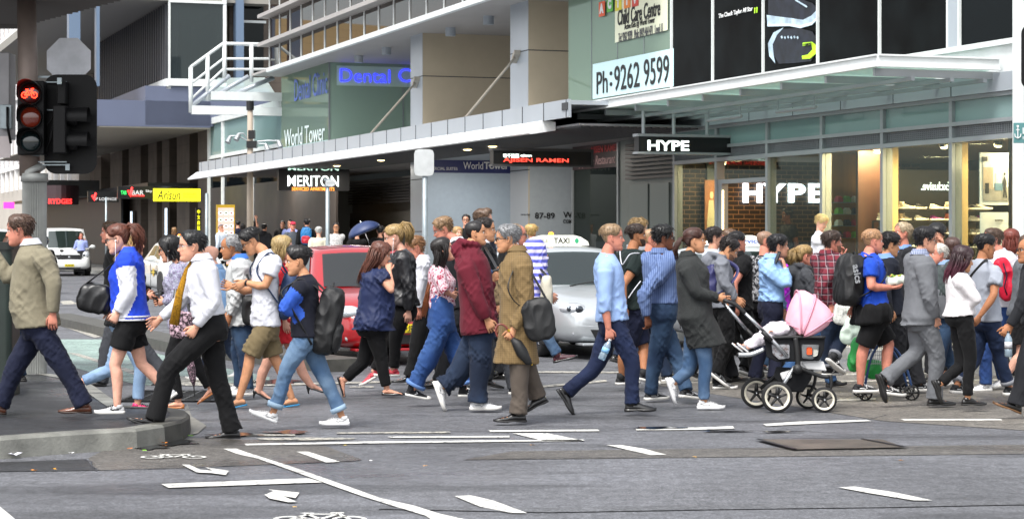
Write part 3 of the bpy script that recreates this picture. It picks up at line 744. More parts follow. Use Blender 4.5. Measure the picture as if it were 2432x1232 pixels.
   mi_ = np.array([int(is_s[list(p.vertices)].all()) for p in go.data.polygons]); go.data.polygons.foreach_set('material_index', mi_)
  if o.get('col'):                                 # collar standing round the neck
   b = MB(); mc = o['col']; r_ = nr + .012; rr = []
   for t_, q in ((-.022, r_ + .016), (.012, r_ + .004), (.040, r_ + .002)):
    rr.append([Nl + tu * (t_ + .004 + (-.02 if math.cos(t) > .6 else .0) * (t_ > 0)) + side * (q * math.sin(t)) + tf * (q * math.cos(t) + .004) for t in [2 * math.pi * j / 18 for j in range(18)]])
   b.rings(rr, False); rr2 = [[p + tu * .002 for p in rr[2]], [Nl + tu * -.004 + side * ((r_ + .026) * math.sin(t)) + tf * ((r_ + .026) * math.cos(t)) for t in [2 * math.pi * j / 18 for j in range(18)]]]
   b.rings(rr2, False); b.build('collar', mc, root, smooth=True)
  if o.get('hemc'):                                # ribbed hem / cuffs in another colour
   b = MB(); hw, hdp, yo = tors(.75); hw, hdp = hw * 1.03, hdp * 1.05
   for q in (0, .045):
    b.rings([ring(hem + q + d_, max(hw, tors(hem)[0]), max(hdp, tors(hem)[1]), tors(hem)[2], e + .008) for d_ in (-.012, .012)])
   b.build('hem_band', o['hemc'], root, smooth=True)
  if o.get('vfront'):                              # open front showing what is worn underneath
   pass
 if sh:
  for nm in 'nf':
   q = sh[0] if isinstance(sh[0], str) else sh[0]
   if q == 'bare': continue
   smb = shoe_mesh(q, J['a' + nm], fwd, R(J['p' + nm]), (kk if not fem else kk * .93), lod)
   if smb.v: smb.build('sandal' if q == 'sandal' else ('boot' if q == 'boot' else 'shoe'), [sh[1], sh[2] if len(sh) > 2 else M_SOLEB, sh[3] if len(sh) > 3 else sh[1]], root, smooth=True);
 for x in extra:
  kx = x[0]; c_, f_, s_, u_, h_ = out['head']
  Q = lambda a, b_, z: c_ + s_ * (a * h_) + f_ * (b_ * h_) + u_ * (z * h_)
  if kx == 'glasses':
   b = MB()
   for sg in (-1, 1):
    rw = .105; ctr = (.135 * sg, .385, .0)
    b.tube([Q(ctr[0] + rw * math.cos(t), ctr[1] - .04 * abs(ctr[0] + rw * math.cos(t)), ctr[2] + rw * .72 * math.sin(t)) for t in [2 * math.pi * j / 12 for j in range(13)]], .0028 if x[1] is not M_WIRE else .0015, 5, 0)
    b.tube([Q(.24 * sg, .375, .02), Q(.33 * sg, .30, .03), Q(.335 * sg, .0, .03), Q(.335 * sg, -.05, -.02)], .0028 if x[1] is not M_WIRE else .0016, 5, 0)
   b.tube([Q(-.035, .40, .01), Q(0, .42, .02), Q(.035, .40, .01)], .0022, 5, 0)
   b.build('glasses', x[1], root, smooth=True)
  elif kx == 'cap':
   b = MB(); rr = [[Q(*(hpoint(min(z, .49), t, .03)), z + .03) for t in [2 * math.pi * j / 20 for j in range(20)]] for z in (.16, .22, .3, .36, .42, .46, .49)]
   rr = [[c_ + (p - c_) for p in r_] for r_ in rr]; b.rings(rr)
   b.prism([(-.27, .25), (-.22, .5), (0, .62), (.22, .5), (.27, .25)], .17, .19, 'z', M=Matrix([[*(s_ * h_)[:1], *(f_ * h_)[:1], *(u_ * h_)[:1], c_.x], [(s_ * h_).y, (f_ * h_).y, (u_ * h_).y, c_.y], [(s_ * h_).z, (f_ * h_).z, (u_ * h_).z, c_.z], [0, 0, 0, 1]]))
   b.build('cap', x[1], root, smooth=True)
  elif kx == 'tie':
   b = MB(); p0 = Nl + tf * (.075 * kk) - tu * .01; hwq, hdq, yq = tors(.4); p1 = Pl + (Nl - Pl) * .22 + tf * (hdq + belly * .5 + belly * .5 + .03) if len(x) < 3 else out['wp'](x[2], D)
   pts = [p0, p0.lerp(p1, .12) + tf * .03, p0.lerp(p1, .5) + tf * .03, p1]
   b.tube(pts, [.018, .016, .030, .040], 8, flat=.25, up=side); b.build('tie', x[1], root, smooth=True)
  elif kx == 'watch':
   b = MB(); w, e = J['w' + x[2]], J['e' + x[2]]; d = (w - e).normalized(); b.tube([w - d * .032, w - d * .012], [AR[5] + .005] * 2, 12); b.build('watch', x[1], root, smooth=True)
  elif kx == 'wire':                               # earphone lead from the ear down to the chest
   b = MB(); sg = 1 if hs_.dot(sn) > 0 else -1; p0 = Q(.35 * sg, .02, -.06); p1 = Pl + (Nl - Pl) * .6 + tf * (.12 * kk) + sn * .05
   b.tube([p0, p0.lerp(p1, .3) + up * -.03, p0.lerp(p1, .7) - up * .03, p1], .0022, 5); b.ball(p0, .008, 5); b.build('earphones', x[1], root, smooth=True)
  elif kx == 'beard':
   b = MB(); rr = []
   na_ = 26
   for i in range(8):
    z = -.47 + .32 * i / 7
    rr.append([Q(*(lambda q: (q[0], q[1] + face_bump(z, q[0], t)))(hpoint(z, t, .008)), z) for t in [-1.5 + 3.0 * j / na_ for j in range(na_ + 1)]])
   vs = [p for r_ in rr for p in r_]; n_ = na_ + 1; fs = []
   for i in range(7):
    for j in range(na_):
     t = -1.5 + 3.0 * (j + .5) / na_; z = -.47 + .32 * (i + .5) / 7
     if abs(t) < .30 and -.30 < z < -.19: continue
     if abs(t) < .8 and z > -.2: continue
     fs.append((i * n_ + j, i * n_ + j + 1, (i + 1) * n_ + j + 1, (i + 1) * n_ + j))
   b.add(vs, fs); b.build('beard', x[1], root, smooth=True)
  elif kx == 'lapel':                              # shirt front showing between the edges of an open jacket
   b = MB(); r0 = []; fl_ = x[2] if len(x) > 2 else .5
   for f in (fl_, .62, .75, .86, .95):
    hw, hdp, yo = tors(f); e_ = .034 if f < .9 else .02; wv = (f - fl_) * .16 + .008
    cc = Pl + (Nl - Pl) * f + tf * (hdp * (1.05 if f < .9 else 1) + yo + e_ + belly * math.exp(-((f - .3) / .28) ** 2))
    r0.append([cc + side * (-wv), cc + tf * .006, cc + side * wv])
   b.rings(r0, False, closed=False); b.build('shirt_front', x[1], root, smooth=True)
 PEOPLE.append(out); return out
def hairmat(c1, c2=None, gz=0):
 nm = 'hair_%s_%s' % (c1, c2)
 if nm in MATS: return MATS[nm]
 m = bpy.data.materials.new(nm); MATS[nm] = m; m.use_nodes = True; n = m.node_tree; b = n.nodes['Principled BSDF']; b.inputs['Roughness'].default_value = .42; b.inputs['Specular IOR Level'].default_value = .45
 tc = n.nodes.new('ShaderNodeTexCoord'); mp = n.nodes.new('ShaderNodeMapping'); mp.inputs['Scale'].default_value = (60, 60, 9)
 nz = n.nodes.new('ShaderNodeTexNoise'); nz.inputs['Scale'].default_value = 1.6; nz.inputs['Detail'].default_value = 3
 n.links.new(tc.outputs['Object'], mp.inputs[0]); n.links.new(mp.outputs[0], nz.inputs['Vector'])
 r = n.nodes.new('ShaderNodeValToRGB'); a = hx(c1); r.color_ramp.elements[0].position = .3; r.color_ramp.elements[1].position = .72
 r.color_ramp.elements[0].color = tuple(v * .55 for v in a[:3]) + (1,); r.color_ramp.elements[1].color = tuple(min(1, v * 1.25 + .004) for v in a[:3]) + (1,)
 n.links.new(nz.outputs[0], r.inputs[0]); cur = r.outputs[0]
 if c2:                                               # dyed ends: the colour changes with height
  sx_ = n.nodes.new('ShaderNodeSeparateXYZ'); n.links.new(tc.outputs['Object'], sx_.inputs[0]); mr = n.nodes.new('ShaderNodeMapRange'); mr.inputs[1].default_value = c2[1]; mr.inputs[2].default_value = c2[2]
  n.links.new(sx_.outputs[2], mr.inputs[0]); mx = n.nodes.new('ShaderNodeMix'); mx.data_type = 'RGBA'; n.links.new(mr.outputs[0], mx.inputs[0]); n.links.new(cur, mx.inputs[6]); mx.inputs[7].default_value = hx(c2[0]); cur = mx.outputs[2]
 n.links.new(cur, b.inputs['Base Color'])
 bp = n.nodes.new('ShaderNodeBump'); bp.inputs['Strength'].default_value = .5; bp.inputs['Distance'].default_value = .004; n.links.new(nz.outputs[0], bp.inputs['Height']); n.links.new(bp.outputs[0], b.inputs['Normal'])
 return m
M_SOLEB = mat('sole_black', '#1d1c1c', rough=.7); M_WIRE = mat('wire_frame_metal', '#8d8f94', rough=.3, metal=.9)
M_BLKFR = mat('black_frame', '#101012', rough=.3)
def asphalt(name, c, wet=.5, warm=0):
 m = bpy.data.materials.new(name); MATS[name] = m; m.use_nodes = True; n = m.node_tree; N = n.nodes; L = n.links; b = N['Principled BSDF']
 tc = N.new('ShaderNodeTexCoord')
 def nz(s, d=3, r=.6, sv=(1, 1, 1)):
  mp = N.new('ShaderNodeMapping'); mp.inputs['Scale'].default_value = sv; L.new(tc.outputs['Object'], mp.inputs[0])
  x = N.new('ShaderNodeTexNoise'); x.inputs['Scale'].default_value = s; x.inputs['Detail'].default_value = d; x.inputs['Roughness'].default_value = r; L.new(mp.outputs[0], x.inputs['Vector']); return x.outputs[0]
 def rp(src, pts):
  x = N.new('ShaderNodeValToRGB'); e = x.color_ramp.elements
  while len(e) < len(pts): e.new(.5)
  for k, (p, v) in enumerate(pts): e[k].position = p; e[k].color = (v, v, v, 1) if not isinstance(v, tuple) else v
  L.new(src, x.inputs[0]); return x.outputs[0]
 def mul(a, bb):
  x = N.new('ShaderNodeMix'); x.data_type = 'RGBA'; x.blend_type = 'MULTIPLY'; x.inputs[0].default_value = 1; L.new(a, x.inputs[6]); L.new(bb, x.inputs[7]); return x.outputs[2]
 base = hx(c)
 fine = rp(nz(48, 5, .8), [(.36, tuple(v * .45 for v in base[:3]) + (1,)), (.5, base), (.64, tuple(v * 1.9 for v in base[:3]) + (1,))])
 cur0 = mul(rp(nz(9, 4, .6), [(.35, .80), (.65, 1.16)]), rp(nz(17, 3, .8, (1, .45, 1)), [(.40, .84), (.60, 1.14)])); fine = mul(fine, cur0)
 cur = mul(fine, rp(nz(.55, 4, .55), [(.3, .72), (.7, 1.22)]))
 cur = mul(cur, rp(nz(.9, 5, .6, (.35, 1.6, 1)), [(.38, .58), (.47, .95), (1, 1.05)]))
 L.new(cur, b.inputs['Base Color'])
 rr = rp(nz(.45, 5, .6, (.5, 1.3, 1)), [(.36, .10), (.47, .42), (.62, .68)] if wet > .7 else [(.30, .22), (.42, .5), (.6, .72)]); L.new(rr, b.inputs['Roughness']); b.inputs['Specular IOR Level'].default_value = .5
 bp = N.new('ShaderNodeBump'); bp.inputs['Strength'].default_value = .5; bp.inputs['Distance'].default_value = .012; L.new(nz(55, 4, .75), bp.inputs['Height']); L.new(bp.outputs[0], b.inputs['Normal'])
 return m
def paint(name, c, wear):
 m = asphalt(name, '#56575b', .5); n = m.node_tree; N = n.nodes; L = n.links; b = N['Principled BSDF']; src = b.inputs['Base Color'].links[0].from_socket
 tc = N.new('ShaderNodeTexCoord'); x = N.new('ShaderNodeTexNoise'); x.inputs['Scale'].default_value = 16; x.inputs['Detail'].default_value = 6; x.inputs['Roughness'].default_value = .72; L.new(tc.outputs['Object'], x.inputs['Vector'])
 r = N.new('ShaderNodeValToRGB'); r.color_ramp.elements[0].position = wear; r.color_ramp.elements[1].position = wear + .05; r.color_ramp.elements[0].color = (0, 0, 0, 1); r.color_ramp.elements[1].color = (1, 1, 1, 1); L.new(x.outputs[0], r.inputs[0])
 y = N.new('ShaderNodeTexNoise'); y.inputs['Scale'].default_value = 5; y.inputs['Detail'].default_value = 4; L.new(tc.outputs['Object'], y.inputs['Vector']); k = hx(c)
 r2 = N.new('ShaderNodeValToRGB'); r2.color_ramp.elements[0].position = .3; r2.color_ramp.elements[1].position = .65; r2.color_ramp.elements[0].color = tuple(v * .72 for v in k[:3]) + (1,); r2.color_ramp.elements[1].color = k; L.new(y.outputs[0], r2.inputs[0])
 mx = N.new('ShaderNodeMix'); mx.data_type = 'RGBA'; L.new(r.outputs[0], mx.inputs[0]); L.new(src, mx.inputs[6]); L.new(r2.outputs[0], mx.inputs[7]); L.new(mx.outputs[2], b.inputs['Base Color']); return m
M_ASPH = asphalt('asphalt', '#5c5d61', .6)
M_TAN = asphalt('worn_asphalt', '#68645e', .5)
M_PATCH = asphalt('patched_asphalt', '#55524e', .9)
M_DARKP = asphalt('dark_wet_asphalt', '#2b2c2f', .9)
M_PAVE = asphalt('wet_pavement', '#27282b', .9)
M_CONC = mat('kerb_concrete', '#8f8f8a', rough=.75, var=.3, vs=6, bump=.3, bs=60)
M_STONE = mat('dark_kerb_stone', '#45443f', rough=.6, var=.35, vs=5, bump=.3, bs=50)
M_LINE = paint('road_paint', '#cfcec8', .375)
M_LINEW = paint('worn_road_paint', '#b4b0a4', .44)
M_GREEN = asphalt('green_bike_lane', '#869a93', .6)
g = MB(); g.quad((-420, -30, 0), (420, -30, 0), (420, 620, 0), (-420, 620, 0)); tag(g.build('ground', M_ASPH), kind='structure')
def sheet(name, pts, m, z=.004, kind='structure', px=True, label=None, cat=None, group=None):
 b = MB(); P = [gnd(*p) if px else V((p[0], p[1], 0)) for p in pts]
 b.add([(p.x, p.y, z) for p in P], [tuple(range(len(P)))]); o = b.build(name, m)
 me = o.data
 if me.polygons[0].normal.z < 0: me.flip_normals()
 if kind: o['kind'] = kind
 if label: tag(o, label, cat, group)
 return o
sheet('road_surface', [(1560, 915), (1880, 965), (2100, 1000), (2432, 1022), (2800, 1035), (2800, 880), (2100, 880), (1560, 890)], M_TAN, .004)
sheet('road_surface', [(210, 1088), (228, 1117), (420, 1112), (840, 1095), (860, 1092), (770, 1058), (640, 1046), (460, 1040), (250, 1068)], M_PATCH, .004)
sheet('road_surface', [(-150, 1112), (0, 1120), (180, 1118), (228, 1117), (205, 1090), (0, 1098), (-150, 1095)], M_DARKP, .004)
sheet('gutter', [(-300, 1108), (0, 1082), (220, 1068), (380, 1052), (470, 1030), (490, 1012), (455, 990), (445, 960), (420, 1030), (300, 1045), (0, 1072), (-300, 1085)], mat('gutter_concrete', '#75736c', rough=.45, var=.3, vs=4, bump=.2, bs=60), .008)
sheet('road_surface', [(1216, 1072), (1480, 1068), (2432, 1056), (2600, 1050), (2600, 1068), (2432, 1078), (1500, 1088), (1100, 1092)], M_PATCH, .004)
M_PUD = mat('puddle_water', '#1b1c1e', rough=.1, var=.2, vs=2, spec=.6)
def blob(cx, cy, rx, ry, seed, n=26):
 r = random.Random(seed); ph = [r.random() * 6 for _ in range(5)]
 return [(cx + rx * (1 + .22 * math.sin(3 * t + ph[0]) + .16 * math.sin(5 * t + ph[1]) + .1 * math.sin(9 * t + ph[2])) * math.cos(t), cy + ry * (1 + .25 * math.sin(4 * t + ph[3]) + .15 * math.sin(7 * t + ph[4])) * math.sin(t)) for t in [2 * math.pi * i / n for i in range(n)]]
for i, (cx, cy, rx, ry) in enumerate([(400, 1052, 70, 7), (355, 1064, 40, 5), (560, 1034, 60, 3.5), (1720, 1026, 60, 1.6), (1850, 1027, 50, 1.5), (650, 908, 60, 6), (690, 1028, 50, 4), (1560, 1018, 60, 2.5)]):
 sheet('puddle', blob(cx, cy, rx, ry, i), M_PUD, .012, kind='structure')
MK = [
 [(530, 1067), (562, 1067), (590, 1077), (680, 1105), (765, 1135), (830, 1158), (905, 1185), (985, 1203), (1045, 1222), (1110, 1236), (1180, 1262), (1060, 1262), (1010, 1226), (940, 1205), (860, 1180), (790, 1155), (690, 1118), (610, 1090), (565, 1080)],
 [(383, 1151), (733, 1137), (765, 1147), (400, 1160)],
 [(704, 1074), (732, 1074), (808, 1098), (775, 1100)],
 [(1080, 1180), (1118, 1178), (1170, 1190), (1252, 1220), (1215, 1220), (1140, 1205)],
 [(1440, 1058), (1475, 1058), (1530, 1067), (1583, 1081), (1545, 1082), (1480, 1067)],
 [(1992, 1159), (2030, 1157), (2120, 1170), (2214, 1190), (2170, 1190), (2060, 1172)],
 [(-60, 1190), (0, 1205), (35, 1234), (60, 1262), (-60, 1262)],
 [(580, 1055), (900, 1049), (1385, 1045), (1388, 1048), (900, 1054), (584, 1059)],
 [(1216, 1030), (1300, 1030), (1388, 1048), (1290, 1048)],
 [(920, 1038), (1210, 1036), (1210, 1040), (930, 1041)],
 [(1508, 1018), (1660, 1016), (1740, 1013), (1745, 1019), (1640, 1022), (1512, 1023)],
 [(1812, 1008), (1900, 1002), (2060, 998), (2070, 1001), (1940, 1007), (1820, 1013)],
 [(2138, 996), (2378, 996), (2380, 999.5), (2148, 1000)],
 [(1160, 1023), (1420, 1021), (1424, 1025), (1165, 1027)],
]
for p in MK: sheet('road_marking', p, M_LINE, .008)
MKW = [[(580, 1032), (700, 1032), (702, 1036), (585, 1037)], [(800, 1028), (1070, 1026), (1070, 1029.5), (800, 1031)],
 [(610, 1042), (700, 1040), (845, 1041), (840, 1044), (730, 1047), (620, 1046)],
 [(830, 918), (888, 918), (888, 921), (830, 921)], [(1240, 882), (1475, 883), (1475, 887), (1240, 886)], [(1235, 921), (1400, 906), (1440, 903), (1442, 907), (1400, 911), (1240, 925)],
 [(640, 912), (900, 906), (1000, 902), (1000, 905), (900, 910), (640, 917)], [(1560, 908), (2432, 900), (2432, 904), (1560, 912)], [(2010, 888), (2432, 880), (2432, 884), (2010, 892)],
 [(1980, 950), (2080, 946), (2080, 950), (1980, 954)], [(160, 838), (185, 840), (330, 884), (300, 884)], [(330, 880), (560, 912), (640, 912), (640, 917), (400, 916), (300, 885)],
 [(140, 772), (152, 772), (240, 800), (225, 803)], [(142, 716), (168, 714), (185, 722), (150, 724)], [(400, 938), (500, 936), (500, 940), (400, 942)]]
for p in MKW: sheet('road_marking', p, M_LINEW, .008)
sheet('bike_lane', [(60, 806), (240, 806), (330, 830), (470, 862), (640, 895), (640, 906), (330, 915), (200, 880), (100, 850)], M_GREEN, .004)
M_MARK = asphalt('tyre_mark', '#56575a', .6); M_CRK = mat('crack_dark', '#34353a', rough=.9)
def strip(name, pts, w, m, z):
 P = [gnd(*p) for p in pts]; P = [P[0].lerp(P[1], .0)] + P[1:]; b = MB(); L_ = []; R_ = []
 for i, p in enumerate(P):
  d = (P[min(i + 1, len(P) - 1)] - P[max(i - 1, 0)]); d.z = 0; d.normalize(); n_ = V((-d.y, d.x, 0)) * (w / 2 * (.3 if i in (0, len(P) - 1) else 1)); L_.append((p.x + n_.x, p.y + n_.y, z)); R_.append((p.x - n_.x, p.y - n_.y, z))
 for i in range(len(P) - 1): b.quad(L_[i], R_[i], R_[i + 1], L_[i + 1])
 o = b.build(name, m); o['kind'] = 'structure'
 if o.data.polygons[0].normal.z < 0: o.data.flip_normals()
 return o
strip('tyre_mark', [(900, 1208), (1300, 1212), (1700, 1205), (2100, 1200), (2500, 1196)], .22, M_MARK, .006)
rc = random.Random(8)
for (x0, y0, x1, y1) in ((205, 1090, 235, 1119), (235, 1119, 640, 1106), (640, 1106, 852, 1094), (1850, 1018, 2000, 1030), (1890, 1072, 2150, 1068), (1216, 1090, 1640, 1084), (2040, 1000, 2110, 985), (1300, 1006, 1880, 998), (900, 985, 1500, 992)): strip('road_crack', [(x0 + (x1 - x0) * t / 12 + rc.uniform(-6, 6), y0 + (y1 - y0) * t / 12 + rc.uniform(-1.2, 1.2)) for t in range(13)], .012, M_CRK, .0065)
def bike_sym(o, ex, ey, m, nm='bicycle_marking'):
 b = MB(); z = .012
 def P(x, y): q = o + ex * x + ey * y; return V((q.x, q.y, z))
 def ringp(cx, cy, r, w, n=20):
  vs = []; fs = []
  for j in range(n):
   t = 2 * math.pi * j / n; vs += [P(cx + r * math.cos(t), cy + r * math.sin(t)), P(cx + (r - w) * math.cos(t), cy + (r - w) * math.sin(t))]
  for j in range(n): k = (j + 1) % n; fs.append((2 * j, 2 * k, 2 * k + 1, 2 * j + 1))
  b.add(vs, fs)
 def bar(x0, y0, x1, y1, w):
  d = V((x1 - x0, y1 - y0, 0)).normalized(); nx, ny = -d.y * w / 2, d.x * w / 2
  b.quad(P(x0 + nx, y0 + ny), P(x1 + nx, y1 + ny), P(x1 - nx, y1 - ny), P(x0 - nx, y0 - ny))
 ringp(-.5, 0, .3, .085); ringp(.5, 0, .3, .085)
 for q in ((-.5, 0, -.2, .5), (-.2, .5, .33, .5), (.5, 0, .3, .62), (.3, .5, 0, 0), (0, 0, -.5, 0), (-.24, .56, 0, 0), (.18, .64, .42, .64), (-.34, .6, -.1, .6)): bar(*q, .085)
 o_ = b.build(nm, m); o_['kind'] = 'structure'
bike_sym(gnd(412, 1088), gnd(470, 1086) - gnd(372, 1086), (gnd(420, 1078) - gnd(420, 1090)) * .9, M_LINE)
bike_sym(gnd(760, 1236), gnd(850, 1238) - gnd(710, 1238), (gnd(760, 1215) - gnd(760, 1238)) * 1.0, M_LINE)
for p in ([(431, 1106), (449, 1106), (475, 1118), (505, 1121), (487, 1112), (544, 1121), (536, 1131), (500, 1126), (468, 1125)],
          [(628, 1178), (650, 1169), (636, 1165), (711, 1173), (702, 1186), (672, 1181), (705, 1195), (685, 1196), (640, 1187)]): sheet('arrow_marking', p, M_LINE, .012)
def raised(name, top, z, m, mk, kname='kerb', dark=None):
 P = [gnd(x, y, z) for x, y in top]; b = MB(); b.add([(p.x, p.y, z) for p in P], [tuple(range(len(P)))]); o = b.build(name, m)
 if o.data.polygons[0].normal.z < 0: o.data.flip_normals()
 o['kind'] = 'structure'
 n = len(P); c = sum(P, V((0, 0, 0))) / n; b = MB()
 off = []
 for i in range(n):
  d = (P[(i + 1) % n] - P[i - 1]); d.z = 0; nn = V((-d.y, d.x, 0)).normalized()
  if nn.dot(P[i] - c) < 0: nn = -nn
  off.append(nn)
 r = []
 for i in range(n):
  p = V((P[i].x, P[i].y, 0)); q = off[i]
  r.append([p - q * .14 + V((0, 0, z + .005)), p - q * .0 + V((0, 0, z + .005)), p + q * .018 + V((0, 0, z - .015)), p + q * .03 + V((0, 0, -.02))])
 for i in range(n):
  j = (i + 1) % n
  for k in range(3): b.quad(r[i][k], r[j][k], r[j][k + 1], r[i][k + 1], 1 if dark and dark[0] <= i <= dark[1] else 0)
 k = b.build(kname, [mk, M_STONE], fix=True); k['kind'] = 'structure'
ISL = [(-700, 1075), (-300, 1058), (0, 1040), (120, 1031), (230, 1024), (320, 1019), (385, 1009), (425, 1000), (443, 990), (446, 982), (436, 975), (400, 968), (330, 966), (292, 964), (255, 940), (225, 918), (190, 900), (120, 888), (0, 882), (-700, 885)]
raised('pavement', ISL, .15, M_PAVE, mat('island_kerb_concrete', '#73736d', rough=.5, var=.45, vs=3.0, bump=.4, bs=45), dark=(6, 12))
g = MB()                                                  # dark corner sandstone block of the kerb
def sbox(name, x0, x1, y0, y1, z0, z1, m, kind='structure', **k):
 b = MB(); b.box(x0, x1, y0, y1, z0, z1); o = b.build(name, m, loc=K0, rz=AZ, **k)
 if kind: o['kind'] = kind
 return o
sbox('pavement', -220, 14, .16, 12, -.2, .15, mat('footpath_paving', '#7d7c79', rough=.5, var=.22, vs=2.5, bump=.2, bs=40))
sbox('kerb', -220, 14, 0, .16, -.2, .157, M_CONC)
mq = gnd(141, 775) - K0; MX0, MY0 = mq.dot(UX), mq.dot(UY); mq = gnd(400, 838) - K0; MY1 = mq.dot(UY); mq = gnd(772, 880) - K0; MX1 = mq.dot(UX); MY2 = mq.dot(UY)
b = MB(); pa = gnd(100, 764); pb = gnd(400, 838); pc = gnd(640, 868); pd = gnd(765, 884); rr = []
for p, q in ((pa, pb), (pb, pc), (pc, pd), (pd, pd + (pd - pc))):
 d = (q - p).normalized(); nn = V((-d.y, d.x, 0)); nn = nn if nn.y > 0 else -nn
 rr.append([p, p + V((0, 0, .15)), p + nn * .55 + V((0, 0, .155)), p + nn * .55])
b.rings(rr); o = b.build('median_kerb', M_STONE); o['kind'] = 'structure'
def glass(name, tint='#9fb5ad', refl=.18, rough=.02, body=.0, bodyc='#203030'):
 if name in MATS: return MATS[name]
 m = bpy.data.materials.new(name); MATS[name] = m; m.use_nodes = True; n = m.node_tree; n.nodes.clear(); L = n.links
 o = n.nodes.new('ShaderNodeOutputMaterial'); t = n.nodes.new('ShaderNodeBsdfTransparent'); t.inputs[0].default_value = hx(tint)
 gl = n.nodes.new('ShaderNodeBsdfGlossy'); gl.inputs['Roughness'].default_value = rough; gl.inputs[0].default_value = (.85, .9, .9, 1)
 lw = n.nodes.new('ShaderNodeLayerWeight'); lw.inputs[0].default_value = .25
 ma = n.nodes.new('ShaderNodeMath'); ma.operation = 'MULTIPLY_ADD'; ma.inputs[1].default_value = min(.8, refl * 1.1); ma.inputs[2].default_value = refl * .12; ma.use_clamp = True
 L.new(lw.outputs['Fresnel'], ma.inputs[0]); mx = n.nodes.new('ShaderNodeMixShader'); L.new(ma.outputs[0], mx.inputs[0]);
 if body:
  df = n.nodes.new('ShaderNodeBsdfDiffuse'); df.inputs[0].default_value = hx(bodyc); m2 = n.nodes.new('ShaderNodeMixShader'); m2.inputs[0].default_value = body; L.new(t.outputs[0], m2.inputs[1]); L.new(df.outputs[0], m2.inputs[2]); L.new(m2.outputs[0], mx.inputs[1])
 else: L.new(t.outputs[0], mx.inputs[1])
 L.new(gl.outputs[0], mx.inputs[2]); L.new(mx.outputs[0], o.inputs[0]); m.diffuse_color = hx(tint); return m
G_SHOP = glass('shop_glass', '#dfe8e4', .12); G_GREEN = glass('green_glass', '#b4ccbc', .3, body=.42, bodyc='#a3b8a6'); G_TEAL = glass('teal_glass', '#6f8c8c', .25, body=.75, bodyc='#86a09f')
G_DARK = glass('dark_glass', '#12161a', .12, body=.85, bodyc='#0c1013'); G_BRN = glass('bronze_glass', '#3a2c25', .55, body=.8, bodyc='#3c2d26'); G_AWN = glass('frosted_awning_glass', '#dceee8', .2, rough=.3, body=.35, bodyc='#cfe0da')
M_ALU = mat('grey_aluminium', '#8b9093', rough=.4, metal=.3, var=.06, vs=2); M_PANEL = mat('silver_cladding', '#a4abb2', rough=.38, metal=.25, var=.05, vs=.8)
M_CLAD = mat('lamp_tinted_cladding', '#b3a68f', rough=.5, metal=.1, var=.06, vs=1.2); M_WHITE = mat('white_steel', '#cfd3d2', rough=.5, var=.08, vs=3, bump=.05); M_SOFF = mat('soffit_grey', '#a09c99', rough=.6, var=.06, vs=1)  # clad faces: warm tint of the downlights is put into the beige
M_BLK = mat('black_panel', '#0d0e10', rough=.35); M_DK = mat('dark_interior', '#16171a', rough=.8); M_LOUV = mat('dark_louvre', '#2c2c2e', rough=.5, metal=.2)
M_BRICK = mat('dark_brick', '#1c1614', rough=.6, pat='brick', col2='#70553a', bump=.3, bs=30); M_SAND = mat('brown_stone', '#4f463e', rough=.8, var=.25, vs=1.2, bump=.2, bs=8, pat='grid', col2='#3f372f', ps=.8)
M_JOINT = mat('joint_dark', '#3a3c3e', rough=.7)
def em(name, c, s, ec=None): return mat(name, c, em=s, emc=ec or c, rough=.5)
T = empty('office_tower', K0, AZ, 'grey tower podium with shop windows, glass canopy, clad columns and upper window bands', 'building')
def part(name, b, m, parent=T, **k): return b.build(name, m, parent, **k)
Y0 = 3.6; MU = [1606, 1706, 1827, 1957, 2101, 2265, 2418]; XM = [lx(p, Y0) for p in MU]
for i, x in enumerate(XM): b = MB(); b.box(x - .045, x + .045, Y0 - .06, Y0 + .12, .15, 3.72); part('mullion', b, M_ALU)
b = MB()
for z0, z1 in ((3.05, 3.12), (3.30, 3.36), (3.68, 3.74)): b.box(XM[0] - .05, XM[-1] + .05, Y0 - .07, Y0 + .1, z0, z1)
b.box(XM[0], XM[1], Y0 - .05, Y0 + .1, .15, .32); b.box(XM[2], XM[-1], Y0 - .05, Y0 + .1, .15, .32); part('transom', b, M_ALU)
for i in range(6):
 x0, x1 = XM[i] + .045, XM[i + 1] - .045
 f = MB()
 if i != 1: f.box(x0, x1, Y0, Y0 + .012, .32, 3.05); part('window', f, G_SHOP)
 f = MB(); f.box(x0, x1, Y0, Y0 + .02, 3.36, 3.68); part('clerestory_window', f, G_TEAL)
 f = MB()                                              # ventilation grille of small bars
 for k in range(6): f.box(x0, x1, Y0 + .02, Y0 + .04, 3.125 + k * .03, 3.137 + k * .03)
 nb = int((x1 - x0) / .06)
 for k in range(nb): f.box(x0 + k * .06, x0 + k * .06 + .012, Y0 + .01, Y0 + .03, 3.12, 3.3)
 part('vent_grille', f, M_ALU)
 f = MB(); f.box(x0, x1, Y0 + .05, Y0 + .08, 3.125, 3.295); part('grille_backing', f, M_DK)
dx0, dx1 = XM[1], XM[2]; b = MB(); b.box(dx0 + .05, dx1 - .05, Y0 - .04, Y0 + .1, 2.62, 2.70); b.box(dx0 + .05, dx0 + .22, Y0 - .03, Y0 + .1, .15, 2.62); d_ = part('door_frame', b, M_ALU)
b = MB(); b.box(dx0 + .24, dx1 - .05, Y0 + .02, Y0 + .035, 2.7, 3.05); part('transom_window', b, G_SHOP)
b = MB(); b.box(dx0 + .235, dx0 + .27, Y0 - .035, Y0 - .01, .3, 2.5); part('lit_door_edge', b, em('warm_strip', '#ffe2b0', 1.6))
b = MB(); b.box(XM[0] - .3, XM[-1] + .35, Y0 - .10, Y0 + .3, 3.745, 4.02); part('fascia', b, M_PANEL)
b = MB()
for x in np.arange(XM[0], XM[-1], 1.75): b.box(x, x + .02, Y0 - .104, Y0 - .09, 3.745, 4.02)
